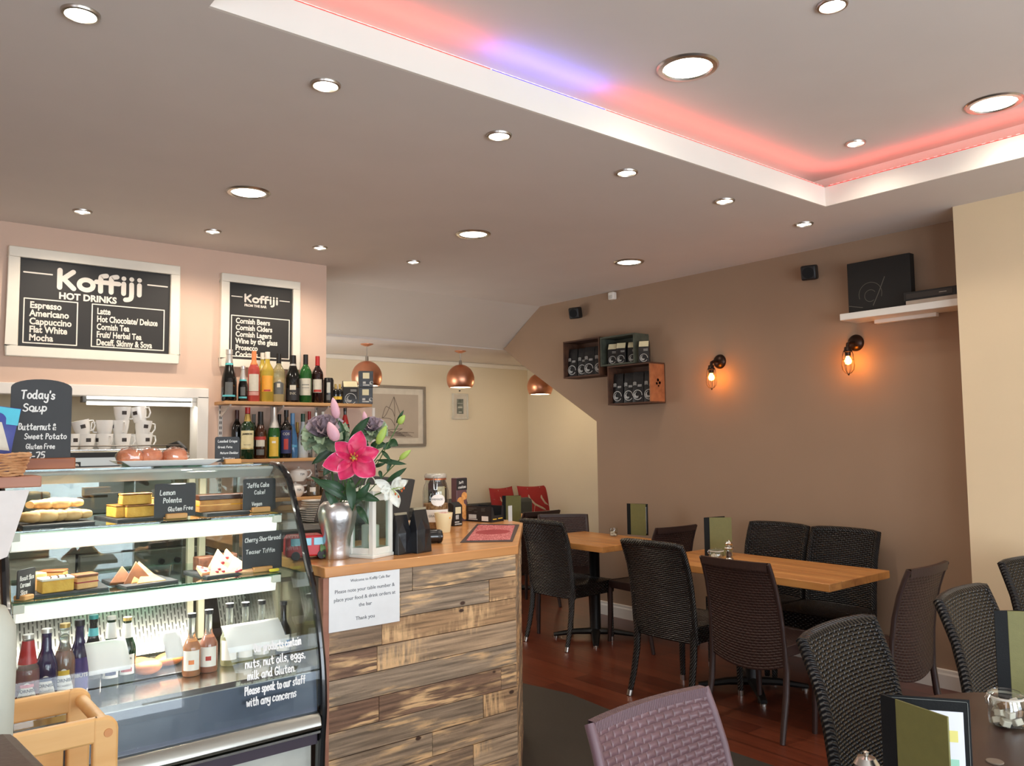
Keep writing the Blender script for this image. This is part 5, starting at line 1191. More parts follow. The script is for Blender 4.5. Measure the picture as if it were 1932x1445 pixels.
def slab(label, x, y, z, w, d, h, rz, m, top=None, th=.006, cat='cake slice', nm='cake_slice', group=None, mid=None):
    t = thing(nm, label, cat, (x, y, z), rz, group); MB().box(-w/2, w/2, -d/2, d/2, 0, h).build('crumb', m, t, bevel=.003)
    if mid: MB().box(-w/2-.0008, w/2+.0008, -d/2-.0008, d/2+.0008, h*.52, h*.62).build('filling', mid, t)
    if top: MB().box(-w/2-.001, w/2+.001, -d/2-.001, d/2+.001, h, h+th).build('topping', top, t, bevel=.002)
    return t
xb = at(255, 2.83); gq = 'lemon polenta slices'
slab('lemon polenta slice at the bottom front of the pile', xb+.008, 2.805, s2, .092, .045, .034, .06, M_pol, M_crust, .005, group=gq); slab('lemon polenta slice lying on top of the pile', xb-.002, 2.82, s2+.040, .090, .045, .030, .03, M_pol, M_crust, .005, group=gq); slab('lemon polenta slice at the left back of the pile', xb-.05, 2.85, s2, .035, .09, .034, .1, M_pol, M_crust, .005, group=gq)
slab('whole lemon polenta piece behind the pile of slices', xb+.02, 2.90, s2, .10, .05, .05, 0, M_pol, M_crust, .006, group=gq)
xc_ = at(418, 2.86); slab('long chocolate topped orange cake on the top shelf', xc_-.02, 2.86, s3, .145, .09, .040, .02, M_spon, M_choc, .017, cat='cake', nm='orange_cake', mid=M_jelly)
slab('cut end piece of the chocolate topped orange cake', xc_+.075, 2.855, s3, .035, .085, .040, -.12, M_spon, M_choc, .017, mid=M_jelly)
xd = at(120, 2.74); gi = 'iced slices on the lower shelf'
iced = slab('iced slice with dark drizzle at the front of the lower shelf', xd-.02, 2.715, t1, .085, .055, .034, .1, M_pol, M_icing, .007, group=gi); slab('jam layered slice beside the iced slice, front of the lower shelf', xd+.057, 2.72, t1, .06, .05, .034, .2, M_short, M_cara, .008, group=gi, mid=M_cherry); slab('ginger brown triangle behind the iced slice', xd-.012, 2.80, t1, .07, .04, .045, -.5, M_spon, M_cara, .006, group=gi); slab('round edged pale slice at the left behind the chalkboard', xd-.065, 2.78, t1, .05, .05, .05, .3, M_past, group=gi)
for i in range(3):
    MB().tube([(-.02+.02*i, -.026, .0415), (-.012+.02*i, 0, .0425), (-.01+.02*i, .026, .0415)], .0025, 6, flat=.5).build('drizzle', M_choc, iced)
t = thing('white_plate', 'small white oval dish on the slate at the left of the lower shelf', 'dish', (xd+.06, 2.80, t1)); MB().lathe([(0, .004), (.03, .004), (.042, .012), (.044, .014), (.04, .0145), (.03, .008), (0, .008)], 32, squash=.8).build('dish', M_china, t)
def wedge(label, x, y, z, s_, h, rz, m, tilt=0, cherries=0, group=None, roll=0):
    t = thing('shortbread_triangle', label, 'shortbread', (x, y, z), rz, group); t.rotation_euler = (tilt, roll, rz)
    MB().prism([(-s_*.6, -s_*.35), (s_*.6, -s_*.35), (0, s_*.65)], 0, h).build('biscuit', m, t, bevel=.0025)
    if cherries:
        mb = MB(); rr = random.Random(int(x*1e4))
        for k in range(cherries): mb.sphere((rr.uniform(-.3, .3)*s_, rr.uniform(-.3, .25)*s_, h), .0065, 10, 6, (1, 1, .6))
        mb.build('cherry_pieces', M_cherry, t)
xe = at(265, 2.72); gs = 'caramel shortbread triangles'
wedge('caramel shortbread triangle lying at the front right of the pile', xe+.025, 2.71, t2+.002, .075, .012, .1, M_short, .45, group=gs); wedge('caramel shortbread triangle standing second in the row', xe-.005, 2.725, t2+.014, .075, .014, .0, M_cara, 1.0, group=gs); wedge('caramel shortbread triangle leaning at the middle of the pile', xe+.012, 2.73, t2+.012, .078, .014, .2, M_short, .85, group=gs); wedge('caramel shortbread triangle at the left end of the pile', xe-.045, 2.735, t2+.012, .06, .014, -.2, M_cara, .9, group=gs)
xf = at(420, 2.74); gc = 'cherry shortbread triangles'
wedge('cherry shortbread triangle at the front right of the heap', xf+.045, 2.715, t3+.004, .085, .014, -.1, M_pinkb, .55, 4, gc); wedge('cherry shortbread triangle at the front left of the heap', xf-.02, 2.72, t3+.004, .075, .014, .2, M_pinkb, .7, 3, gc); wedge('cherry shortbread triangle standing at the peak of the heap', xf-.008, 2.745, t3+.02, .085, .014, -.1, M_pinkb, 1.05, 3, gc); wedge('cherry shortbread triangle behind at the right of the heap', xf+.028, 2.75, t3+.018, .085, .014, .15, M_pinkb, 1.0, 3, gc); wedge('cherry shortbread triangle at the far left edge of the heap', xf-.06, 2.73, t3+.002, .06, .014, .5, M_pinkb, .3, 3, gc)
slab('rocky chocolate tiffin block behind the cherry shortbread, left', xf-.03, 2.82, t3, .06, .05, .045, .1, M_rock, group='tiffin blocks'); slab('rocky chocolate tiffin block behind the cherry shortbread, right', xf+.045, 2.82, t3, .06, .05, .048, -.1, M_rock, group='tiffin blocks')
t = thing('lemon_slice', 'thin yellow lemon piece at the right end of the lower shelf', 'lemon', (at(519, 2.65), 2.652, ZS2+.001), .1); MB().lathe([(0, 0), (.017, .001), (.019, .005), (.016, .009), (0, .01)], 20, squash=.55).build('lemon', mat('lemon_yellow', (232, 212, 60), .4), t)
# ---------------------------------------------------------------- drinks on the deck
def deck_bottle(label, px, ytop, wpx, yy, kind, g, **k):
    q = P(px, 1250, 'y', yy); x = q.x; h = zat(px, ytop, x, yy)-ZD; r = wpx/2/FPX*depth((x, yy, ZD+h/2))
    return bottle(label, x, yy, ZD+.0005, h, r, kind, g, group='drinks in the lower display case', nm='drink_bottle', **k)
dk = lambda s_, m: [(s_, .30, .055, L_dk, .0003), ('ORCHARDS', .24, .035, L_dk)]
deck_bottle('pink cider bottle with a red neck strip, leftmost in the lower case', 52, 1198, 42, 2.52, 'beer', G_cler, fill=(.62, G_pnk), cap=C_silv, capz=.955, band=(.64, .93, C_red), labels=((.12, .42, .95, L_wht, .055), (.36, .40, .55, L_pink)), text=dk('CORNISH', 0))
deck_bottle('dark berry cider bottle, second from the left in the lower case', 87, 1187, 40, 2.535, 'beer', G_vio, cap=C_silv, capz=.955, labels=((.12, .44, .95, L_wht, .055), (.37, .42, .5, L_nvy)), text=dk('CORNISH', 0))
deck_bottle('golden cider bottle, third from the left in the lower case', 121, 1177, 38, 2.55, 'beer', G_cler, fill=(.68, G_amb), cap=C_gold, capz=.955, labels=((.12, .46, .95, L_wht, .055), (.38, .44, .5, L_gold)), text=dk('CORNISH', 0))
deck_bottle('dark violet beer bottle with a violet label in the lower case', 149, 1170, 36, 2.57, 'beer', G_vio, cap=C_blk, capz=.93, labels=((.14, .54, 1.0, L_vio),), text=[('TRIBUTE', .30, .06, L_wht, .0006)])
deck_bottle('dark bottle with a teal crown cap in the lower case', 175, 1161, 34, 2.60, 'beer', G_blk, cap=C_tealc, capz=.955, band=(.74, .84, L_tel), labels=((.2, .5, .9, L_gry),))
deck_bottle('green lager bottle with a white and blue neck label, left of two', 209, 1163, 32, 2.62, 'beer', G_dkg, cap=C_wht, capz=.955, band=(.70, .92, L_wht), labels=((.16, .46, .9, L_wht), (.2, .26, .6, L_nvy)))
deck_bottle('green lager bottle with a white and red neck label, right of two', 239, 1165, 32, 2.64, 'beer', G_dkg, cap=C_gold, capz=.955, band=(.70, .92, L_wht), labels=((.16, .46, .9, L_wht), (.2, .26, .6, L_red)), text=[('LAGER', .38, .05, L_blk)])
deck_bottle('orange juice bottle in the lower case, left of the pair', 361, 1158, 33, 2.60, 'juice', G_cler, fill=(.56, G_jc1), cap=C_blk, capz=.94, labels=((.10, .42, .95, L_wht), (.20, .27, .3, C_orng)))
deck_bottle('peach juice bottle in the lower case, right of the pair', 393, 1151, 33, 2.61, 'juice', G_cler, fill=(.58, G_jc2), cap=C_blk, capz=.94, labels=((.10, .42, .95, L_wht), (.20, .27, .3, L_red)))
for px, yt, l_ in ((432, 1139, 'first clear soft drink bottle behind the big white price card'), (462, 1137, 'second clear soft drink bottle behind the big white price card'), (493, 1133, 'third clear soft drink bottle behind the big white price card')):
    deck_bottle(l_, px, yt, 32, 2.64, 'juice', G_cler, fill=(.5, gl('lemonade', (226, 214, 130), .4)), cap=C_blk, capz=.94, labels=((.10, .42, .95, L_wht),))
deck_bottle('dark cola bottle behind the right corner of the price card', 534, 1135, 30, 2.64, 'juice', G_blk, cap=C_blk, capz=.94, labels=((.10, .4, .9, L_wht), (.2, .3, .9, C_blu)))
M_card = mat('white_card', (236, 236, 234), .6, var=.02, scale=30)
def card(label, px, py, y, w, h, rz=0, tilt=-.5):
    q = P(px, py, 'y', y); t = thing('price_card', label, 'price card', (q.x, q.y, q.z), rz, 'blank white price cards in the lower case'); t.rotation_euler = (tilt, 0, rz)
    mb = MB(); mb.grid(lambda u, v: ((u-.5)*w, .012*sin(pi*v)*-.6, (v-.5)*h), 4, 8); mb.build('card', M_card, t, solid=.001)
card('white price card in front of the green lager bottles', 203, 1238, 2.50, .105, .10, .0, -.75); card('narrow white price card left of the juice bottles', 325, 1215, 2.56, .05, .09, 0, -.7); card('large curled white price card at the right of the lower case', 480, 1198, 2.53, .185, .10, 0, -.8)
MC = mat('bread_crust', (206, 120, 58), .5, rgb2=(176, 92, 40), scale=12, bump=.2, bscale=60)
for (px, py, y, r, l_, sx) in ((278, 1252, 2.66, .042, 'round bread bun lying in the middle of the lower case', 1), (262, 1256, 2.72, .036, 'bread roll behind the round bun in the lower case', 1), (318, 1246, 2.72, .036, 'bread roll behind the narrow price card', 1.2)):
    t = thing('bread_roll', l_, 'bread roll', (P(px, py, 'y', y).x, y, ZD+.012), 0, 'bread rolls in the lower case'); MB().sphere((0, 0, r*.5), r, 20, 12, (sx, 1, .55)).build('roll', MC, t)
t = thing('black_tray', 'black tray under the bread rolls in the lower case', 'tray', (P(290, 1255, 'y', 2.70).x, 2.70, ZD)); MB().box(-.10, .10, -.08, .08, 0, .010).build('tray', C_blk, t, bevel=.003)
# ---------------------------------------------------------------- on top of the case
ZTOP = 1.3345
a = rect(20, 715, 136, 871, 2.79)
M_bwood = wood_mat('sign_base_wood', (160, 92, 50), (120, 62, 34), 'x', .45)
sign("tall arched chalkboard sign reading Today's Soup on a wooden base", a[0], a[1], ZTOP+.018, a[3], 2.80, [("Today's", .16, .77, .024, .56, -.02), ('Soup', .19, .62, .022, .40, .0), ('Butternut &', .13, .40, .018, .62, .0), ('Sweet Potato', .23, .29, .016, .70, .0), ('Gluten Free', .26, .175, .014, .48, .0), ('£5-75', .20, .055, .019, .38, .02), ('Served from 12.00pm', .50, .018, .008, .46, .0), ('-', .30, .565, .03, .30, .12)], zb=ZTOP, base=(a[0]-.006, a[1]+.012, .034), arch=.026, group=None, wood=M_bwood)
a = rect(406, 824, 452, 880, 2.86); sign('small chalkboard sign on the right end of the case top', a[0], a[1], ZTOP+.008, a[3], 2.86, [('Loaded Crisps', .1, .78, .008, .8, .0), ('Greek Feta', .1, .55, .007, .6, .0), ('Mature Cheddar', .2, .32, .007, .75, 0), ('Tomatoes', .3, .1, .007, .5, 0)], zb=ZTOP, base=(a[0]+.03, a[1]+.002, .018))
q = P(316, 886, 'y', 2.86)
t = thing('platter', 'white rectangular platter on top of the display case', 'platter', (q.x, 2.88, ZTOP))
mb = MB(); mb.add([(-.125, -.06, 0), (.125, -.06, 0), (.125, .06, 0), (-.125, .06, 0), (-.16, -.085, .02), (.16, -.085, .02), (.16, .085, .02), (-.16, .085, .02), (-.155, -.08, .02), (.155, -.08, .02), (.155, .08, .02), (-.155, .08, .02), (-.12, -.055, .005), (.12, -.055, .005), (.12, .055, .005), (-.12, .055, .005)],
    [(3, 2, 1, 0)]+[(i, (i+1) % 4, 4+(i+1) % 4, 4+i) for i in range(4)]+[(4+i, 4+(i+1) % 4, 8+(i+1) % 4, 8+i) for i in range(4)]+[(8+i, 8+(i+1) % 4, 12+(i+1) % 4, 12+i) for i in range(4)]+[(12, 13, 14, 15)])
mb.build('dish', M_china, t, smooth=0, bevel=.002)
M_wrap = glass('cellophane', (250, 248, 246), 1.8, .04); M_don = mat('glazed_dough', (222, 150, 112), .6, rgb2=(190, 108, 72), scale=30, bump=.8, bscale=70)
for (px, dy, l_) in ((245, 0, 'cellophane wrapped scone at the left of the white platter'), (285, .01, 'cellophane wrapped scone in the middle of the white platter'), (330, .0, 'cellophane wrapped scone at the right of the white platter')):
    x = P(px, 860, 'y', 2.87).x; t = thing('wrapped_scone', l_, 'scone', (x, 2.87+dy, ZTOP+.006), px, 'wrapped scones on the white platter'); rr = random.Random(px)
    MB().lathe([(0, .002), (.036, .004), (.042, .02), (.036, .042), (.018, .05), (0, .052)], 22).build('scone', M_don, t)
    mb = MB(); mb.sphere((0, 0, .028), .045, 18, 10, (1, 1, .62)); mb.v = [tuple(c*(1+rr.uniform(-.06, .07)) for c in v) for v in mb.v]; mb.build('wrapper', M_wrap, t, smooth=20)
# ---------------------------------------------------------------- till counter at the far left
M_pkw = wood_mat('rosy_wood', (176, 124, 100), (150, 100, 80), 'x', .5)
t = thing('till_counter', 'rosy wooden till counter top at the left edge beside the display case', 'counter', (0, 0, 0))
q = P(72, 918, 'y', 2.55)
MB().prism([(-.6, 2.50), (q.x, 2.50), (q.x, 2.64), (.315, 2.64), (.315, 3.05), (-.6, 3.05)], 1.295, 1.325).build('worktop', M_pkw, t, bevel=.003); MB().box(-.60, .20, 2.53, 3.05, 0, 1.295).build('cabinet', M_pkw, t)
a = P(4, 926, 'y', 2.495); b = P(56, 924, 'y', 2.495); c = P(14, 1050, 'y', 2.495)
t = thing('paper_notice', 'white paper hanging askew from the till counter edge at the left', 'notice', (0, 2.495, 0)); MB().prism([(a.x-.12, a.z), (b.x, b.z), (c.x, c.z), (a.x-.12, c.z-.05)], 0, .001, 'y').build('sheet', mat('notice_paper', (226, 220, 214), .7), t, smooth=0)
q = P(20, 892, 'y', 2.62); bx = q.x-.036
t = thing('wicker_basket', 'pale wicker basket with blue packets at the left edge', 'basket', (bx-.06, 2.575, 1.3255)); M_wick = mat('wicker', (214, 164, 116), .6, rgb2=(176, 120, 76), scale=30)
mb = MB()
for k in range(9):
    zz = .004+.0068*k; pts = []
    for i in range(48):
        u = i/48*4; s_ = int(u); f = u-s_; (ax, ay), (cx_, cy_) = [((-1, -1), (1, -1)), ((1, -1), (1, 1)), ((1, 1), (-1, 1)), ((-1, 1), (-1, -1))][s_]
        w = .004*(1 if (i+k) % 2 else -1); pts.append(((ax+(cx_-ax)*f)*(.105+w+.002*k), (ay+(cy_-ay)*f)*(.07+w+.002*k), zz+.002*sin(i*1.7+k)))
    mb.tube(pts, .0036, 6, closed=True)
mb.build('weave', M_wick, t); MB().box(-.10, .10, -.065, .065, .001, .004).build('bottom', M_wick, t)
for i, (dx, dy, rz, l_, m_) in enumerate(((.055, .02, -.1, 'blue crisp packet in the wicker basket, nearest the soup sign', (62, 72, 142)), (-.01, .03, .1, 'dark blue crisp packet in the wicker basket, at the picture edge', (50, 66, 140)))):
    t = thing('crisp_packet', l_, 'crisp packet', (bx-.06+dx-.02, 2.565+dy, 1.3315), rz, 'blue crisp packets in the basket'); t.rotation_euler = (-.05, .14, rz); w, h = .052, .185
    def sd(s_): return lambda u, v: ((2*u-1)*w*(1-.1*sin(pi*v)) if s_ < 0 else (1-2*u)*w*(1-.1*sin(pi*v)), s_*.022*sin(pi*min(1, v*1.02))**.6*(1-(2*u-1)**2*.6), h*v)
    mb = MB(); mb.grid(sd(-1), 8, 12); mb.grid(sd(1), 8, 12); mb.build('packet', mat('packet_blue_%d' % i, m_, .35, bump=.4, bscale=25), t, smooth=60)
    mb = MB(); mb.grid(lambda u, v: (-.05+.1*u, sd(-1)(.5, .82+.15*v)[1]-.001, h*(.74+.25*v)), 4, 4); mb.build('turquoise_band', pm('packet_turquoise', (84, 184, 206), .4), t)
    mb = MB(); mb.grid(lambda u, v: (.012+.03*u-.03*v, sd(-1)(.6, .3+.4*v)[1]-.0018, h*(.36+.4*v)), 3, 6); mb.build('info_panel', L_pal, t)
# ================================================================ bar counter clad in reclaimed boards
ZK = 1.004
def plank_mat():
    m = mat('reclaimed_boards', (150, 116, 86), .7, bump=.6, bscale=90); N, L, b = nodes(m)
    at_ = N.new('ShaderNodeAttribute'); at_.attribute_name = 'tone'; tc = N.new('ShaderNodeTexCoord')
    rp = N.new('ShaderNodeValToRGB'); e = rp.color_ramp.elements; e[0].position = 0; e[0].color = lin((150, 112, 88)); e[1].position = 1; e[1].color = lin((206, 174, 140))
    for p_, c_ in ((.35, (168, 140, 112)), (.6, (184, 160, 134)), (.8, (200, 156, 112))): q = e.new(p_); q.color = lin(c_)
    L.new(at_.outputs['Fac'], rp.inputs[0])
    def noise(sc, st, det=6, off=True):
        mp = N.new('ShaderNodeMapping'); mp.inputs['Scale'].default_value = st; L.new(tc.outputs['Object'], mp.inputs[0])
        v = N.new('ShaderNodeVectorMath'); v.operation = 'ADD'; L.new(mp.outputs[0], v.inputs[0])
        cb = N.new('ShaderNodeCombineXYZ'); ml = N.new('ShaderNodeMath'); ml.operation = 'MULTIPLY'; ml.inputs[1].default_value = 37; L.new(at_.outputs['Fac'], ml.inputs[0]); L.new(ml.outputs[0], cb.inputs[0]); L.new(ml.outputs[0], cb.inputs[2]); L.new(cb.outputs[0], v.inputs[1])
        n = N.new('ShaderNodeTexNoise'); n.inputs['Scale'].default_value = sc; n.inputs['Detail'].default_value = det; L.new(v.outputs[0], n.inputs[0]); return n
    def ramp(n, a, b_):
        r = N.new('ShaderNodeValToRGB'); r.color_ramp.elements[0].position = a; r.color_ramp.elements[1].position = b_; L.new(n.outputs['Fac'], r.inputs[0]); return r
    g = ramp(noise(16, (.22, 1, 5), 12), .36, .66)
    m1 = N.new('ShaderNodeMixRGB'); m1.blend_type = 'MULTIPLY'; m1.inputs[0].default_value = .62; L.new(rp.outputs[0], m1.inputs[1]); L.new(g.outputs[0], m1.inputs[2])
    w = ramp(noise(3.2, (1, 1, 3.4), 10), .47, .58); sw = ramp(noise(34, (.22, 1, 2.6), 10), .44, .56); sv = ramp(noise(30, (2.2, 1, .35), 3), .40, .60)
    cmp_ = N.new('ShaderNodeMath'); cmp_.operation = 'GREATER_THAN'; cmp_.inputs[1].default_value = .78; L.new(at_.outputs['Fac'], cmp_.inputs[0]); sel = N.new('ShaderNodeMixRGB'); L.new(cmp_.outputs[0], sel.inputs[0]); L.new(sw.outputs[0], sel.inputs[1]); L.new(sv.outputs[0], sel.inputs[2]); sw = sel
    mu = N.new('ShaderNodeMath'); mu.operation = 'MULTIPLY'; L.new(w.outputs[0], mu.inputs[0]); L.new(sw.outputs[0], mu.inputs[1])
    m2 = N.new('ShaderNodeMixRGB'); m2.inputs[2].default_value = lin((234, 190, 138)); L.new(mu.outputs[0], m2.inputs[0]); L.new(m1.outputs[0], m2.inputs[1])
    vo = N.new('ShaderNodeTexVoronoi'); vo.inputs['Scale'].default_value = 6; mp = N.new('ShaderNodeMapping'); mp.inputs['Scale'].default_value = (1, 0, 1.7); L.new(tc.outputs['Object'], mp.inputs[0]); L.new(mp.outputs[0], vo.inputs[0])
    k = N.new('ShaderNodeValToRGB'); k.color_ramp.elements[0].position = .06; k.color_ramp.elements[0].color = (1, 1, 1, 1); k.color_ramp.elements[1].position = .09; k.color_ramp.elements[1].color = (0, 0, 0, 1); L.new(vo.outputs['Distance'], k.inputs[0])
    m3_ = N.new('ShaderNodeMixRGB'); m3_.inputs[2].default_value = lin((70, 46, 32)); L.new(k.outputs[0], m3_.inputs[0]); L.new(m2.outputs[0], m3_.inputs[1]); L.new(m3_.outputs[0], b.inputs['Base Color'])
    return m
M_plank = plank_mat()
t = counter = thing('bar_counter', 'bar counter clad in reclaimed wooden boards with an oak top', 'bar counter', (1.2, 2.45, 0))
EX, EY = .575, .66      # the end runs back at an angle
def planks(nm, length, M, seed, splits):
    rr = random.Random(seed); mb = MB(); tone = []; rh = .0828; z = ZK-.034; i = 0
    while z > 0:
        z0 = max(0, z-rh+.0026); sp = splits[i] if i < len(splits) else [rr.uniform(.2, .8)]; c = [0]+[v*length for v in sp]+[length]
        for a, b_ in zip(c, c[1:]):
            d = rr.uniform(0, .003); mb.box(a+.001, b_-.001, -d, .02, z0, z, M); tone += [rr.random()]*6
        z -= rh; i += 1
    o = mb.build(nm, M_plank, t, smooth=0); at_ = o.data.attributes.new('tone', 'FLOAT', 'FACE'); at_.data.foreach_set('value', tone[:len(o.data.polygons)]); return o
planks('front_cladding', .80, Matrix.Identity(4), 11, [[.42], [.36, .84], [.27], [.245], [], [.255, .905], [.8], [.52], [.74], [.3], [.55]])
planks('end_cladding', hypot(EX, EY), Matrix.Translation((.80, 0, 0)) @ Matrix.Rotation(atan2(EY, EX), 4, 'Z'), 5, [])
M_ktop = wood_mat('counter_oak', (216, 154, 94), (184, 124, 72), 'x', .3, coat=.3)
top = [(-.0, -.012), (.806, -.012), (.806+EX, -.012+EY), (1.42, .82), (1.30, 1.17), (0, 1.17)]
MB().prism(top, ZK-.034, ZK).build('worktop', M_ktop, t, bevel=.003)
MB().prism([(0, .02), (.79, .02), (.79+EX-.02, EY-.01), (1.38, .82), (1.27, 1.14), (.0, 1.14)], 0, ZK-.036).build('carcass', mat('carcass', (90, 70, 56), .8), t, smooth=0)
MB().box(-.002, .02, -.004, .03, 0, ZK-.036).build('corner_strip', M_pkw, t)
# paper notice on the boards
def lines(t_, rows, m_):
    for s_, x, z, sz in rows: txt(s_, sz, m_, t_, (x, -.0012, z), align='CENTER', bold=0)
a = P(621, 1090, 'y', 2.443); b = P(754, 1067, 'y', 2.443); c = P(753, 1172, 'y', 2.443)
w = (b.x-a.x); h = b.z-c.z
t = thing('paper_notice', 'white paper notice taped to the front of the wooden bar counter', 'notice', ((a.x+b.x)/2, 2.4445, c.z), 0)
MB().box(-w/2, w/2, -.0008, 0, 0, h).build('sheet', M_card, t, smooth=0)
M_ink = mat('grey_ink', (104, 104, 108), .8)
lines(t, [('Welcome to Koffiji Cafe Bar', .02, h-.034, .013), ('Please note your table number &', 0, h-.066, .0168), ('place your food & drink orders at', 0, h-.092, .0168), ('the bar', 0, h-.117, .0168), ('Thank you', 0, h-.160, .0168)], M_ink)
def cpt(px, py, z=ZK): return P(px, py, 'z', z)
# vase
q = cpt(640, 1056); vx, vy = q.x+.01, q.y+.035; D = depth((vx, vy, 1.05)); vh = zat(640, 946, vx, vy)-ZK; vr = 73/2/FPX*D
M_silv = mat('hammered_silver', (216, 214, 212), .30, 1, var=.08, scale=30, bump=.15, bscale=90)
t = vase = thing('vase', 'hammered silver vase of lilies on the bar counter', 'vase', (vx, vy, ZK))
MB().lathe([(0, 0), (vr*.60, 0), (vr*.62, vh*.02), (vr*.62, vh*.12), (vr*.72, vh*.38), (vr*.94, vh*.64), (vr, vh*.80), (vr*.92, vh*.93), (vr*.70, vh), (vr*.62, vh*.985), (vr*.7, vh*.9), (vr*.6, vh*.8), (0, vh*.6)], 40).build('body', M_silv, t, smooth=60)
VZ = ZK+vh
# flowers
M_pet = mat('lily_pink', (214, 44, 98), .45); N_, L_n, b_ = nodes(M_pet)
uvn = N_.new('ShaderNodeUVMap'); sx_ = N_.new('ShaderNodeSeparateXYZ'); L_n.new(uvn.outputs[0], sx_.inputs[0])
rpe = N_.new('ShaderNodeValToRGB'); ee = rpe.color_ramp.elements; ee[0].position = 0; ee[0].color = lin((244, 222, 230)); ee[1].position = 1; ee[1].color = lin((196, 22, 74))
for p_, c_ in ((.02, (240, 206, 218)), (.07, (224, 66, 116)), (.5, (214, 40, 92))): k_ = ee.new(p_); k_.color = lin(c_)
L_n.new(sx_.outputs[0], rpe.inputs[0]); L_n.new(rpe.outputs[0], b_.inputs['Base Color'])
M_bud = mat('lily_bud_pink', (226, 184, 190), .5, rgb2=(206, 150, 166), scale=14); M_budg = mat('lily_bud_green', (176, 200, 98), .5, rgb2=(148, 178, 76), scale=14); M_leaf = mat('lily_leaf', (40, 74, 44), .42, var=.2, scale=30); M_stem = mat('flower_stem', (74, 104, 54), .5); M_whl = mat('lily_white', (232, 232, 220), .5); M_anth = mat('anther_orange', (196, 92, 40), .6); M_brs = mat('brassica_green', (158, 176, 146), .55, rgb2=(112, 136, 104), scale=14); M_brp = mat('brassica_purple', (172, 152, 160), .6, rgb2=(136, 120, 128), scale=20)
def petal(mb, ax, side, nrm, L, W, curl, n=10, m=8, cup=.18):
    """petal from the origin along ax, widening to W, curling back along -nrm; u in UV is 0 at the rim"""
    def f(u, v):
        wd = W*(max(0, sin(pi*(v*.95+.05)**1.02))**.85); k = 2*u-1
        return ax*(L*v)+side*(k*wd/2)+nrm*(cup*W*k*k*.9+.25*L*sin(v*pi*.5)-curl*L*v*v+.006*sin(v*17+k*4)*abs(k))
    mb.grid(lambda u, v: f(u, v), m, n, lambda u, v: (min((1-abs(2*u-1))*.9+max(0, .55-v)*1.2, (1-v)*1.6+.0), v))
def frame_of(d):
    d = Vector(d).normalized(); a = d.orthogonal().normalized(); return a, d.cross(a).normalized(), d
def stem(mb, a, b, r=.0028, bow=0):
    a, b = Vector(a), Vector(b); c = (a+b)/2+Vector((bow, -.01, .01)); mb.tube([a+(c-a)*0, a*.25+c*.5+b*.25, b], [r, r, r*.8], 6)
def leafblade(mb, p, tip, W, nrm, droop=.02):
    p, tip = Vector(p), Vector(tip); ax = tip-p; L = ax.length; ax.normalize(); n = Vector(nrm); side = ax.cross(n).normalized(); n = side.cross(ax)
    mb.grid(lambda u, v: p+ax*(L*v)+side*((2*u-1)*W/2*sin(pi*min(1, v*.97+.03))**.8)+n*(.12*W*abs(2*u-1)+droop*sin(pi*v)), 4, 8)
tocam = Vector((-vx, -vy, .15)).normalized(); right = Vector((cr.x, cr.y, 0)).normalized(); upv = Vector((0, 0, 1))
def fp(px, py, dd=0):
    """point of the bouquet seen at a pixel, dd metres nearer than the vase axis"""
    d = ray(px, py); tt = (vx*fw.x+vy*fw.y)/(d.x*fw.x+d.y*fw.y); return CAMP+d*(tt-dd)
mouth = Vector((vx, vy, VZ-.03))
c = fp(667, 864, .07)
t = thing('pink_lily', 'large open pink lily with white petal rims, front of the vase', 'flower', tuple(c), 0, 'flower stems in the silver vase')
N0 = (tocam*.96+upv*-.05).normalized(); mpx = D/FPX
mb = MB(); M2 = mb
for (px, py, W) in ((681, 812, 33), (608, 878, 36), (708, 898, 40), (641, 905, 33), (716, 850, 30), (632, 834, 30)):
    tip = (fp(px, py, .05)-c); tip -= N0*tip.dot(N0); L = tip.length; ax = tip.normalized(); sd_ = N0.cross(ax)
    petal(mb, ax, sd_, N0, L, W*mpx*1.04, .34)
mb.build('petals', M_pet, t, smooth=70)
mb = MB(); mc = MB()
for k in range(6):
    a_ = k*1.05+.3; e_ = N0*.034+right*.012*cos(a_)+upv*(.012*sin(a_)+.004); mb.tube([(0, 0, 0), e_*.5, e_], .0011, 5); mc.sphere(e_, .0032, 8, 5, (1, 1, 1.5))
mb.tube([(0, 0, 0), N0*.04], .0016, 5); mb.build('stamens', mat('stamen_green', (196, 206, 110), .5), t); mc.build('anthers', M_anth, t)
mb = MB(); mb.sphere((0, 0, 0), .009, 10, 6); mb.build('throat', mat('lily_throat', (206, 214, 96), .5), t)
mb = MB(); stem(mb, (0, 0, 0), mouth-c, .0032, .012); mb.build('stem', M_stem, t)
mb = MB()
for (p0_, p1_, W) in (((655, 925), (600, 905), .03), ((660, 945), (585, 898), .026), ((670, 930), (718, 945), .032), ((668, 950), (700, 908), .03), ((640, 960), (612, 925), .026), ((660, 900), (665, 965), .034), ((675, 955), (696, 990), .024)):
    a_ = fp(*p0_, .02)-c; b_2 = fp(*p1_, .05)-c; leafblade(mb, a_, b_2, W, tocam)
mb.build('leaves', M_leaf, t, smooth=70)
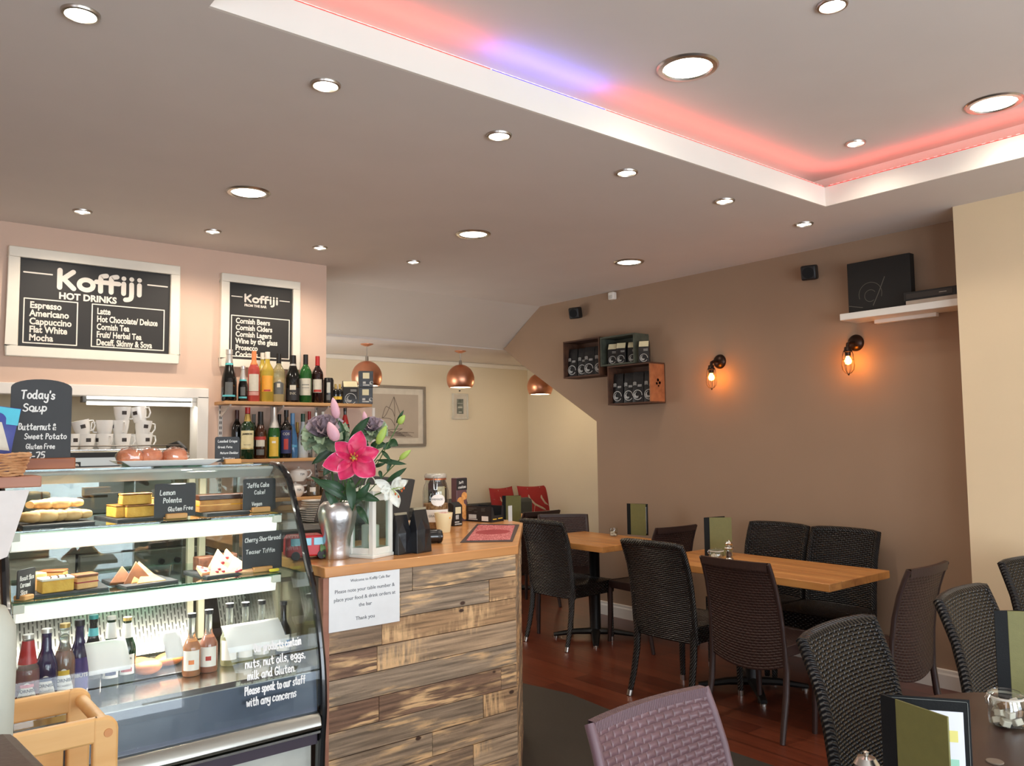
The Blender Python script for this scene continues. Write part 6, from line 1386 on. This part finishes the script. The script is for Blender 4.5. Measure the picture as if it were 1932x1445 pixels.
def bud(label, base, tip, wpx, m_, dd=.03, foot=(655, 950)):
    a_, b_2 = fp(*base, dd), fp(*tip, dd+.01); t = thing('lily_bud', label, 'flower bud', tuple(a_), 0, 'flower stems in the silver vase'); L = (b_2-a_).length; x_, y_, d_ = frame_of(b_2-a_); r = wpx/2*mpx
    mb = MB(); pr = [(0, 0), (r*.5, L*.04), (r*.92, L*.22), (r, L*.42), (r*.82, L*.68), (r*.4, L*.9), (r*.1, L)]; vs = []
    for rad, zz in pr:
        for i in range(18): an = 2*pi*i/18; k = rad*(1+.07*cos(3*an)); vs.append(x_*cos(an)*k+y_*sin(an)*k+d_*zz)
    mb.add(vs, [(j*18+i, j*18+(i+1) % 18, (j+1)*18+(i+1) % 18, (j+1)*18+i) for j in range(6) for i in range(18)]); mb.build('bud', m_, t, smooth=70)
    mb = MB(); stem(mb, (0, 0, 0), fp(*foot, 0)-a_, .002); mb.build('stem', M_stem, t); return t
bud('pale pink lily bud pointing up above the ornamental cabbage', (636, 790), (628, 750), 17, M_bud, .0, (655, 940)); bud('pale pink lily bud left of the open pink lily', (636, 832), (620, 796), 22, M_bud, .08)
bud('cream lily bud tip behind the dark leaf at the top', (690, 800), (687, 776), 11, M_bud, -.03, (675, 940)); bud('fat green lily bud right of the open lily', (712, 838), (729, 803), 15, M_budg, .04, (672, 940)); bud('small green bud highest at the right of the bouquet', (752, 800), (764, 783), 12, M_budg, .0, (675, 945)); bud('narrow green bud lowest at the right of the bouquet', (754, 867), (775, 849), 11, M_budg, .02, (675, 950))
def spray(label, leaves, dd):
    a_ = fp(*leaves[0][0], dd); t = thing('leaf_spray', label, 'foliage', tuple(a_), 0, 'flower stems in the silver vase'); mb = MB()
    for p0_, p1_, W in leaves: leafblade(mb, fp(*p0_, dd)-a_, fp(*p1_, dd+.02)-a_, W, tocam, .008)
    mb.build('leaves', M_leaf, t, smooth=70); mb = MB(); stem(mb, (0, 0, 0), mouth-a_, .002); mb.build('stem', M_stem, t)
spray('dark lily leaves rising behind the pink lily', [((660, 828), (698, 786), .03), ((648, 835), (640, 792), .026), ((695, 838), (672, 848), .03)], -.01)
spray('dark pointed leaves at the right of the bouquet', [((712, 868), (768, 876), .018), ((738, 866), (730, 890), .016), ((720, 850), (738, 870), .014), ((706, 880), (728, 874), .014), ((716, 888), (720, 904), .014), ((728, 910), (768, 882), .020)], .02)
spray('dark leaves around the small green bud at the upper right', [((735, 832), (752, 842), .03), ((738, 836), (722, 848), .024), ((748, 798), (762, 773), .012), ((700, 840), (730, 838), .03)], -.02)
spray('drooping dark leaves at the lower left of the bouquet', [((640, 838), (588, 876), .03), ((645, 850), (618, 868), .03), ((630, 868), (610, 898), .03), ((650, 920), (602, 910), .034)], .0)
def brassica(label, px, py, R_px, dd):
    c_ = fp(px, py, dd); t = thing('ornamental_cabbage', label, 'flower', tuple(c_), 0, 'flower stems in the silver vase'); Rr = R_px*mpx; ax = (upv*.85+tocam*.45+right*-.1).normalized(); x_, y_, d_ = frame_of(ax)
    mo, mi = MB(), MB(); rr = random.Random(px)
    for ring, (nn, rad, el, sz) in enumerate(((9, .95, -.15, .62), (8, .8, .3, .56), (7, .55, .75, .46), (6, .32, 1.1, .34), (4, .14, 1.35, .24))):
        for i in range(nn):
            an = 2*pi*i/nn+ring*.5+rr.uniform(-.1, .1); o_ = (x_*cos(an)+y_*sin(an)); dr_ = (o_*cos(el)+d_*sin(el)).normalized(); sd_ = d_.cross(o_).normalized(); nn_ = sd_.cross(dr_)*-1; L = Rr*(.65+.4*sz); W = Rr*sz*1.5; m_ = mo if ring < 2 else mi
            def f(u, v, dr_=dr_, sd_=sd_, nn_=nn_, L=L, W=W): k = 2*u-1; wd = W*sin(pi*min(1, .12+v*.72))**.8; return dr_*(L*v)+sd_*(k*wd/2)+nn_*(-.28*W*k*k*v+.10*L*v*v+.07*W*sin(k*9)*v*v*v)
            m_.grid(f, 8, 6)
    mo.build('outer_leaves', M_brs, t, smooth=80); mi.build('heart_leaves', M_brp, t, smooth=80); mb = MB(); stem(mb, (0, 0, 0), mouth-c_, .004); mb.build('stem', M_stem, t)
brassica('big grey green ornamental cabbage at the left of the bouquet', 614, 822, 52, -.03); brassica('smaller grey green ornamental cabbage behind the dark leaf', 702, 812, 34, -.05)
c = fp(738, 922, .03); t = thing('white_lily', 'white lily drooping over the lantern with orange anthers', 'flower', tuple(c), 0, 'flower stems in the silver vase'); mb = MB(); N0 = (right*.8+tocam*.35-upv*.35).normalized()
for (px, py, W) in ((757, 898, 12), (770, 906, 14), (752, 958, 16), (726, 945, 13), (706, 905, 14), (716, 926, 14)):
    tip = fp(px, py, .045)-c; L = tip.length; ax = tip.normalized(); sd_ = ax.cross(tocam).normalized(); petal(mb, ax, sd_, tocam, L, W*mpx*1.2, .25)
mb.build('petals', M_whl, t, smooth=70); mb = MB(); mc = MB()
for (px, py) in ((758, 926), (762, 921), (752, 937), (746, 932)): e_ = fp(px, py, .06)-c; mb.tube([(0, 0, 0), e_*.6+upv*.004, e_], .001, 5); mc.sphere(e_, .0032, 8, 5, (1, 1, 1.6))
mb.build('stamens', M_budg, t); mc.build('anthers', M_anth, t); mb = MB(); stem(mb, (0, 0, 0), mouth-c, .0026, .02); mb.build('stem', M_stem, t)
# lantern with a candle
q = cpt(706, 1052); lx, ly = q.x+.01, q.y+.045; D = depth((lx, ly, 1.1)); lh = zat(706, 915, lx, ly)-ZK; lw = .047
M_lan = mat('lantern_white', (226, 226, 216), .4, var=.02)
t = thing('lantern', 'white framed glass lantern with a candle on the bar counter', 'lantern', (lx, ly, ZK), radians(22))
MB().box(-lw-.012, lw+.012, -lw-.012, lw+.012, 0, .012).build('base', M_lan, t, bevel=.002)
mb = MB()
for sx_2 in (-1, 1):
    for sy in (-1, 1): mb.box(sx_2*lw-.009, sx_2*lw+.009, sy*lw-.009, sy*lw+.009, .012, lh-.03)
for sgn in (-1, 1):
    for zz in (.012, lh-.052): mb.box(-lw, lw, sgn*lw-.006, sgn*lw+.006, zz, zz+.022); mb.box(sgn*lw-.006, sgn*lw+.006, -lw, lw, zz, zz+.022)
mb.build('frame', M_lan, t, bevel=.001)
mb = MB(); mb.box(-lw-.01, lw+.01, -lw-.01, lw+.01, lh-.03, lh-.018); mb.add([(-lw, -lw, lh-.018), (lw, -lw, lh-.018), (lw, lw, lh-.018), (-lw, lw, lh-.018), (-.022, -.022, lh), (.022, -.022, lh), (.022, .022, lh), (-.022, .022, lh)], [(0, 1, 5, 4), (1, 2, 6, 5), (2, 3, 7, 6), (3, 0, 4, 7), (4, 5, 6, 7)]); mb.build('roof', M_lan, t, smooth=0, bevel=.001)
MB().tube([(.022*cos(a*pi/8)*1.3, 0, lh+.03*sin(a*pi/8)) for a in range(9)], .002, 6).build('handle', M_lan, t)
for sgn in (-1, 1): mb = MB(); mb.box(-lw+.009, lw-.009, sgn*lw-.001, sgn*lw+.001, .034, lh-.052); mb.build('pane', M_sgl, t, smooth=0); mb = MB(); mb.box(sgn*lw-.001, sgn*lw+.001, -lw+.009, lw-.009, .034, lh-.052); mb.build('pane', M_sgl, t, smooth=0)
t = thing('pillar_candle', 'white pillar candle standing inside the lantern', 'candle', (lx, ly, ZK+.0125)); MB().lathe([(0, 0), (.030, 0), (.031, .003), (.031, .095), (.028, .098), (.02, .094), (0, .093)], 28).build('wax', mat('candle_wax', (226, 226, 218), .5), t); MB().cyl((0, 0, .09), (.002, 0, .105), .0012).build('wick', M_blk, t)
# till screen behind
a = P(597, 985, 'y', 3.12); b = P(768, 990, 'y', 3.12); c = P(784, 905, 'y', 3.20); d_ = P(626, 893, 'y', 3.20)
t = thing('till_screen', 'black till screen seen from behind, beyond the vase and lantern', 'till', (0, 0, 0))
mb = MB(); mb.add([a, b, c, d_, a+Vector((.0, .03, .0)), b+Vector((0, .03, 0)), c+Vector((0, .03, .004)), d_+Vector((0, .03, .004))], [(0, 1, 2, 3), (7, 6, 5, 4), (0, 4, 5, 1), (1, 5, 6, 2), (2, 6, 7, 3), (3, 7, 4, 0)]); mb.build('screen_back', M_blk, t, smooth=0, bevel=.004)
mx_ = (a.x+b.x)/2; MB().box(mx_-.16, mx_+.14, 3.02, 3.30, ZK, ZK+.05).build('base', M_blk, t, bevel=.01); MB().box(mx_-.05, mx_+.05, 3.15, 3.19, ZK+.05, a.z+.05).build('stand', M_blk, t)
a = cpt(600, 1012); t = thing('cash_drawer', 'black cash drawer with a small steel latch behind the red toy van', 'cash drawer', (1.36, 3.02, ZK)); MB().box(-.13, .1, -.12, .18, 0, .075).build('body', M_blk, t, bevel=.004); MB().box(.0, .05, -.123, -.12, .045, .05).build('latch', M_steel, t)
# toy van
q = cpt(597, 1056); t = thing('toy_van', 'small red toy van with pale blue windows beside the vase', 'toy van', (q.x-.012, q.y+.05, ZK), -.25); M_van = mat('toy_red', (190, 32, 38), .4)
MB().prism([(-.075, .012), (.07, .012), (.074, .03), (.066, .042), (.052, .078), (.046, .084), (-.066, .084), (-.074, .07)], -.04, .04, 'y').build('body', M_van, t, bevel=.006)
for a_, b_2 in ((.016, .05), (-.022, .008), (-.062, -.03)): MB().box(a_, b_2, -.0415, -.0395, .05, .075).build('window', pm('toy_window', (120, 186, 204), .2), t, bevel=.002)
for x_ in (-.045, .043):
    for s_ in (-1, 1): MB().lathe([(0, -.006), (.014, -.006), (.016, 0), (.014, .006), (0, .006)], 18, (x_, s_*.036, .0165), 'y').build('wheel', M_blk, t)
MB().box(.071, .0755, -.03, .03, .02, .026).build('bumper', M_steel, t)
t = thing('dried_sprig', 'dried sprig with a green leaf leaning on the vase beside the toy van', 'sprig', (q.x+.03, q.y+.012, ZK)); MB().tube([(-.025, .02, .085), (-.012, .01, .07), (.0, 0, .03), (.008, 0, .002)], .0018, 6).build('stem', mat('dry_stem', (168, 142, 104), .8), t); mb = MB(); leafblade(mb, (.004, 0, .03), (-.014, -.008, .055), .022, tocam); leafblade(mb, (.008, 0, .02), (.012, -.006, .001), .02, tocam); mb.build('leaves', mat('sage_leaf', (96, 128, 78), .6), t)
for i in range(5): pass
# black gift bags
def giftbag(label, px, py, wpx, top_px, rz):
    q = cpt(px, py); x, y = q.x, q.y+.03; D = depth((x, y, 1.05)); w = wpx*D/FPX; h = zat(px, top_px, x, y)-ZK; d = .05
    t = thing('gift_bag', label, 'bag', (x, y, ZK), rz, 'shiny black bags on the bar counter'); mb = MB(); hb = h*.52
    b4 = [(-w/2, -d/2, 0), (w/2, -d/2, 0), (w/2, d/2, 0), (-w/2, d/2, 0)]; m4 = [(-w*.46, -d*.42, hb), (w*.46, -d*.42, hb), (w*.46, d*.42, hb), (-w*.46, d*.42, hb)]; top_ = [(-w*.42, -.001, h), (w*.42, -.001, h), (w*.42, .001, h), (-w*.42, .001, h)]
    vs = b4+m4+top_+[(0, -d/2-.002, hb*.10), (0, -d*.42-.008, hb*1.02), (0, -d*.2, h*.78), (-w*.2, -d/2, 0), (w*.2, -d/2, 0)]
    mb.add(vs, [(3, 2, 1, 0), (0, 12, 4), (12, 13, 4), (12, 1, 5), (12, 5, 13), (4, 13, 14), (13, 5, 14), (4, 14, 8), (14, 5, 9), (8, 14, 9), (1, 2, 6, 5), (2, 3, 7, 6), (3, 0, 4, 7), (5, 6, 10, 9), (6, 7, 11, 10), (7, 4, 8, 11), (0, 1, 12)]); mb.build('bag', mat('black_shiny_bag', (30, 31, 34), .25, bump=.35, bscale=30), t, smooth=0, bevel=.002)
    MB().box(-w*.42, w*.42, -.003, .003, h-.006, h+.002).build('tin_tie', pm('tin_tie', (150, 140, 116), .5), t); return t
giftbag('shiny black folded bag, left of two beside the lantern', 764, 1046, 36, 968, radians(12)); giftbag('shiny black folded bag, right of two beside the lantern', 800, 1043, 40, 958, radians(14))
q = cpt(786, 1015); t = thing('sweets_bag', 'clear bag of red and blue wrapped sweets between the black bags', 'sweets', (q.x+.02, q.y+.04, ZK)); mb = MB(); mb.sphere((0, 0, .045), .03, 14, 8, (1, .8, 1.5)); mb.build('bag', mat('sweet_paper', (206, 200, 186), .4), t)
for (dx, dz, m_) in ((-.008, .092, pm('sweet_pink', (214, 70, 84), .3)), (.014, .094, C_red), (.020, .078, C_blu), (-.02, .08, C_blk), (.004, .076, C_gold)): MB().sphere((dx, -.012, dz), .014, 12, 8).build('sweet', m_, t)
q = cpt(824, 1026); t = thing('paper_roll', 'black cylinder lying on its side by the right black bag', 'roll', (q.x, q.y+.03, ZK+.0265), radians(-20)); MB().lathe([(0, -.028), (.022, -.028), (.026, -.024), (.026, .034), (.022, .038), (0, .038)], 28, axis='x').build('cylinder', M_blkg, t); MB().lathe([(.0262, .018), (.0268, .02), (.0268, .028), (.0262, .03)], 28, axis='x').build('ring', C_blk, t)
# glass jar, cup, cartons
q = cpt(829, 1000); jx, jy = q.x+.02, q.y+.06; D = depth((jx, jy, 1.1)); jh = zat(829, 893, jx, jy)-ZK; jr = 49/2/FPX*D
clipjar('large clip top jar of granola with an oval white label', jx, jy, ZK, jr, jh, mat('granola', (180, 136, 88), .8, rgb2=(120, 78, 44), scale=90, bump=.8, bscale=120), .46, tag_=False)
t = [o for o in bpy.data.objects if o.get('label', '').startswith('large clip top jar')][0]
mb = MB(); mb.grid(lambda u, v: (jr*1.03*sin((2*u-1)*.55*sqrt(max(0, 1-(2*v-1)**2))+.2), -jr*1.03*cos((2*u-1)*.55*sqrt(max(0, 1-(2*v-1)**2))+.2), jh*(.42+.22*v)), 10, 10); mb.build('oval_label', L_wht, t, smooth=60); patch(jr, jh*.14, jh*.36, 1.15, L_wht, t, 'paper_band', 1.02)
curved_text('HOMEMADE', jr, jh*.53, .012, M_ink, t, off=1.045); curved_text('GRANOLA', jr, jh*.23, .014, M_ink, t, off=1.035)
q = cpt(840, 1005); D = depth((q.x, q.y, 1.05)); r_ = 35/2/FPX*D; h_ = zat(840, 967, q.x+.01, q.y+.03)-ZK; t = thing('paper_cup', 'cream paper cup with sweets in front of the granola jar', 'cup', (q.x+.012, q.y+.03, ZK)); M_cupc = mat('cup_cream', (232, 220, 176), .5, var=.02)
MB().lathe([(0, 0), (r_*.70, 0), (r_*.72, .002), (r_*.88, h_*.6), (r_*.9, h_*.62), (r_, h_), (r_*.97, h_), (r_*.68, .004), (0, .004)], 30).build('cup', M_cupc, t)
MB().sphere((0, 0, h_*.86), r_*.8, 14, 8, (1, 1, .5)).build('contents', mat('wrapped_sweets', (212, 190, 176), .4, rgb2=(190, 120, 110), scale=80), t); MB().lathe([(0, -.002), (.004, -.002), (.004, 0)], 10, (.008, -r_*.92, h_*.75), 'y').build('sticker', L_ora, t)
def tallbag(label, px, py, wpx, tpx, dz=0, rz=.1, dd=.03):
    q = cpt(px, py); x, y = q.x, q.y+dd; D = depth((x, y, 1.05)); w = wpx*D/FPX; h = zat(px, tpx, x, y)-ZK-dz; t = thing('coffee_carton', label, 'coffee carton', (x, y, ZK+dz), rz, 'cartons behind the jar')
    MB().prism([(-.03, 0), (.03, 0), (.03, h*.86), (.006, h), (-.006, h), (-.03, h*.86)], -w/2, w/2, 'x').build('carton', M_bag, t, bevel=.002); MB().box(-w*.34, w*.30, -.0312, -.03, h*.52, h*.80).build('seal_label', M_cream2, t); mb = MB(); mb.box(-w*.4, w*.4, -.0312, -.03, .006, .012); mb.box(-w*.4, w*.1, -.0312, -.03, .016, .022); mb.box(-w*.3, w*.05, -.0312, -.03, .032, .052); mb.build('print', M_print, t)
tallbag('tall black carton with a cream label behind the granola jar', 851, 985, 28, 901, 0, .1, .12); tallbag('short black carton with a cream label right of the paper cup', 861, 992, 22, 947, 0, .15, .02)
q = cpt(873, 984); t = thing('cookie_packet', 'upright cookie packet with a black top and cookie picture', 'packet', (q.x, q.y+.03, ZK), .15); D = depth((q.x, q.y+.03, 1.1)); w = 27*D/FPX; h = zat(873, 901, q.x, q.y+.03)-ZK
MB().box(-w/2, w/2, -.02, .02, 0, h).build('box', pm('packet_brown', (94, 66, 70), .4), t, bevel=.003); MB().box(-w/2, w/2, -.0212, -.02, h*.72, h*.99).build('black_panel', L_blk, t); mb = MB(); hand(mb, 'Soft', -w*.3, h*.86, .012, w*.45, .1, .16, 1, -.0216); hand(mb, 'cookies', -w*.36, h*.76, .012, w*.75, .03, .16, 2, -.0216); mb.build('lettering', L_wht, t, smooth=0)
mb = MB()
for (a_, b_2, r_2) in ((-.012, .45, .024), (.018, .58, .02), (.004, .30, .026), (-.02, .25, .016), (.024, .14, .022)): mb.lathe([(0, -.0225-a_*.01), (r_2, -.0218-a_*.01), (r_2, -.0212)], 16, (a_*.9, 0, h*b_2), 'y')
mb.build('cookie_picture', mat('cookie_print', (226, 164, 92), .6, rgb2=(180, 110, 54), scale=60), t)
# black display carton
a = cpt(880, 983); b = cpt(927, 986); c = cpt(960, 984); hh = zat(880, 954, a.x, a.y)-ZK; ax_ = (b-a); L1 = ax_.length; rz_ = atan2(ax_.y, ax_.x); w2 = .10; t = thing('display_carton', 'black cardboard display carton with a barcode on the bar counter', 'carton', tuple(a), rz_); M_box = mat('black_card', (30, 30, 32), .45, var=.1)
MB().box(0, L1, 0, .002, 0, hh).build('side_panel', M_box, t); MB().box(0, L1, w2-.002, w2, 0, hh).build('side_panel', M_box, t); MB().box(0, .002, .002, w2-.002, 0, hh).build('end_panel', M_box, t); MB().box(0, L1, 0, w2, -.0, .002).build('bottom', M_box, t)
MB().prism([(0, 0), (w2, 0), (w2, hh), (w2*.86, hh), (w2*.80, hh*.42), (w2*.24, hh*.42), (w2*.14, hh*.95), (0, hh)], L1-.002, L1, 'x').build('cut_front', M_box, t, smooth=0)
mb = MB()
for i in range(26): mb.box(L1*.10+i*L1*.012, L1*.10+i*L1*.012+L1*(.004+.004*((i*7) % 3)/2), -.0006, 0, hh*.20, hh*.46)
mb.box(L1*.09, L1*.45, -.0005, 0, hh*.12, hh*.17); mb.build('barcode', L_wht, t, smooth=0); MB().box(L1*.62, L1*.88, -.0006, 0, hh*.08, hh*.38).build('white_label', L_wht, t)
mb = MB()
for i, (p_, q_) in enumerate(((.08, .42), (.08, .30), (.08, .22), (.32, .44), (.6, .76), (.6, .74), (.6, .75))): zz = hh*(.86-.08*(i % 4)); mb.box(L1*p_, L1*q_, -.0006, 0, zz, zz+hh*.025)
mb.build('small_print', L_gry, t, smooth=0); mb = MB(); mb.box(L1, L1+.0006, w2*.12, w2*.42, hh*.16, hh*.22); mb.box(L1, L1+.0006, w2*.55, w2*.9, hh*.18, hh*.24); mb.build('tear_strip', L_gold, t)
t = thing('leaning_card', 'thin pale card standing at the right side of the black carton', 'card', tuple(c+Vector((.004, .01, 0))), rz_); MB().box(0, .003, 0, .03, 0, hh).build('card', pm('pale_grey_card', (190, 190, 186)), t)
# red place mat
q4 = [cpt(868, 1024), cpt(967, 1022), cpt(980, 990), cpt(900, 989)]; M_mat = mat('mat_red', (160, 40, 54), .6); N_, L_n, b_ = nodes(M_mat); tc_ = N_.new('ShaderNodeTexCoord'); nz_ = N_.new('ShaderNodeTexNoise'); nz_.inputs['Scale'].default_value = 70; nz_.inputs['Distortion'].default_value = 3; L_n.new(tc_.outputs['Object'], nz_.inputs[0]); rp_ = N_.new('ShaderNodeValToRGB'); rp_.color_ramp.elements[0].position = .50; rp_.color_ramp.elements[0].color = lin((156, 34, 48)); rp_.color_ramp.elements[1].position = .56; rp_.color_ramp.elements[1].color = lin((226, 150, 150)); L_n.new(nz_.outputs['Fac'], rp_.inputs[0]); L_n.new(rp_.outputs[0], b_.inputs['Base Color'])
o_ = q4[0]; t = thing('place_mat', 'red patterned mat with a dark border on the bar counter end', 'mat', (o_.x, o_.y, ZK)); loc = [(p_.x-o_.x, p_.y-o_.y) for p_ in q4]
MB().prism(loc, .0003, .0022).build('border', mat('mat_border', (58, 42, 42), .6), t, smooth=0); cxm = sum(p_[0] for p_ in loc)/4; cym = sum(p_[1] for p_ in loc)/4
MB().prism([(cxm+(x-cxm)*.84, cym+(y-cym)*.86) for x, y in loc], .0022, .0028).build('pattern', M_mat, t, smooth=0)
u_ = Vector((loc[1][0]-loc[0][0], loc[1][1]-loc[0][1])); v_ = Vector((loc[3][0]-loc[0][0], loc[3][1]-loc[0][1])); el = [Vector((cxm, cym))+u_*.36*cos(k*pi/16)+v_*.13*sin(k*pi/16) for k in range(32)]
MB().prism([(e_.x, e_.y) for e_ in el], .0028, .0031).build('centre_oval', mat('mat_oval', (150, 30, 44), .6), t, smooth=0)
# ================================================================ high chair and the seat at the lower left
M_bee = wood_mat('beech', (236, 190, 126), (220, 166, 102), 'x', .4)
t = thing('high_chair', 'pale beech wooden high chair in front of the display case', 'high chair', (0, 0, 0))
a = P(150, 1290, 'z', .80); y_b = 2.30; y_f = 2.03; xr = .49
for y_, nm in ((y_b, 'back_side'), (y_f, 'front_side')):
    mb = MB(); mb.box(.0, xr-.035, y_-.011, y_+.011, .745, .80); mb.prism([(xr-.05, 0), (xr-.002, 0), (xr+.002, .70)]+[(xr-.028+.03*cos(k*pi/8), .77+.03*sin(k*pi/8)) for k in range(5)]+[(xr-.05, .80)], y_-.013, y_+.013, 'y'); mb.prism([(-.02, 0), (.03, 0), (.03, .8), (-.02, .8)], y_-.013, y_+.013, 'y')
    mb.build('side_frame', M_bee, t, bevel=.006)
    for x_ in (xr-.02,): MB().lathe([(0, -.0015), (.009, -.0015), (.0095, 0)], 16, (x_, y_-.0135, .765), 'y').build('dowel_plug', mat('plug_wood', (206, 140, 84), .5), t)
    MB().box(.03, xr-.05, y_-.008, y_+.008, .40, .45).build('lower_rail', M_bee, t, bevel=.004)
MB().cyl((xr-.02, y_f, .772), (xr-.02, y_b, .772), .015, seg=18).build('front_bar', M_bee, t)
MB().box(-.01, .005, y_f, y_b, .50, .78).build('backrest', M_bee, t, bevel=.004); MB().box(.0, xr-.06, y_f+.013, y_b-.013, .47, .49).build('seat', M_bee, t, bevel=.004); MB().box(.02, xr-.06, y_b-.03, y_b-.014, .60, .70).build('inner_rail', M_bee, t, bevel=.004)
MB().tube([(.12, y_f+.06, .52), (.16, y_f+.08, .62), (.24, y_f+.10, .655), (.30, y_f+.09, .63), (.33, y_f+.08, .58)], .012, 8, flat=2.2).build('harness_strap', M_blk, t)
M_bl = mat('brown_leather', (84, 60, 46), .5, var=.1, scale=30, bump=.2, bscale=120)
a = P(28, 1372, 'z', .985); b = P(100, 1442, 'z', .985)
t = thing('armchair', 'brown leather chair back corner at the bottom left edge', 'chair', (a.x-.25, (a.y+b.y)/2, 0)); e_ = (Vector((b.x, b.y))-Vector((a.x, a.y))); ln = e_.length; M = Matrix.Rotation(atan2(e_.y, e_.x), 4, 'Z')
t.location = (a.x, a.y, 0); t.rotation_euler = (0, 0, atan2(e_.y, e_.x))
MB().box(0, .46, -.07, 0, .42, .985).build('backrest', M_bl, t, bevel=.02, bseg=3); MB().box(0, .46, -.5, -.07, .36, .47).build('seat', M_bl, t, bevel=.02)
for x_ in (.03, .43):
    for y_ in (-.47, -.03): MB().cyl((x_, y_, 0), (x_, y_, .38), .016, .02).build('leg', M_blk, t)
q = P(14, 1260, 'y', 1.62); t = thing('fabric_roll', 'upright pale bundle with grey and tan patches at the left edge', 'bundle', (q.x-.055, 1.62, 0)); mb = MB()
mb.lathe([(0, .80), (.055, .82), (.066, .9), (.068, 1.04), (.066, 1.10), (.05, 1.135), (0, 1.14)], 22); mb.build('bundle', mat('pale_cloth', (196, 198, 184), .8, var=.05, scale=10), t, smooth=60)
patch(.068, .90, .98, .6, mat('grey_patch', (118, 112, 100), .8), t, 'patch'); patch(.068, .86, .91, .7, mat('tan_patch', (176, 146, 118), .8), t, 'patch', 1.02); MB().lathe([(0, 0), (.10, 0), (.10, .02), (.02, .03), (.018, .82)], 20).build('stand', M_blk, t)
# ================================================================ put each assembled thing's origin at its own base
for t in [o for o in bpy.data.objects if o.type == 'EMPTY' and o.parent is None and o.location.length < 1e-6]:
    pts = [c.location+Vector(v) for c in t.children if c.type == 'MESH' for v in c.bound_box]
    b = Vector(((min(p.x for p in pts)+max(p.x for p in pts))/2, (min(p.y for p in pts)+max(p.y for p in pts))/2, min(p.z for p in pts)))
    t.location = b
    for c in t.children: c.location = c.location-b
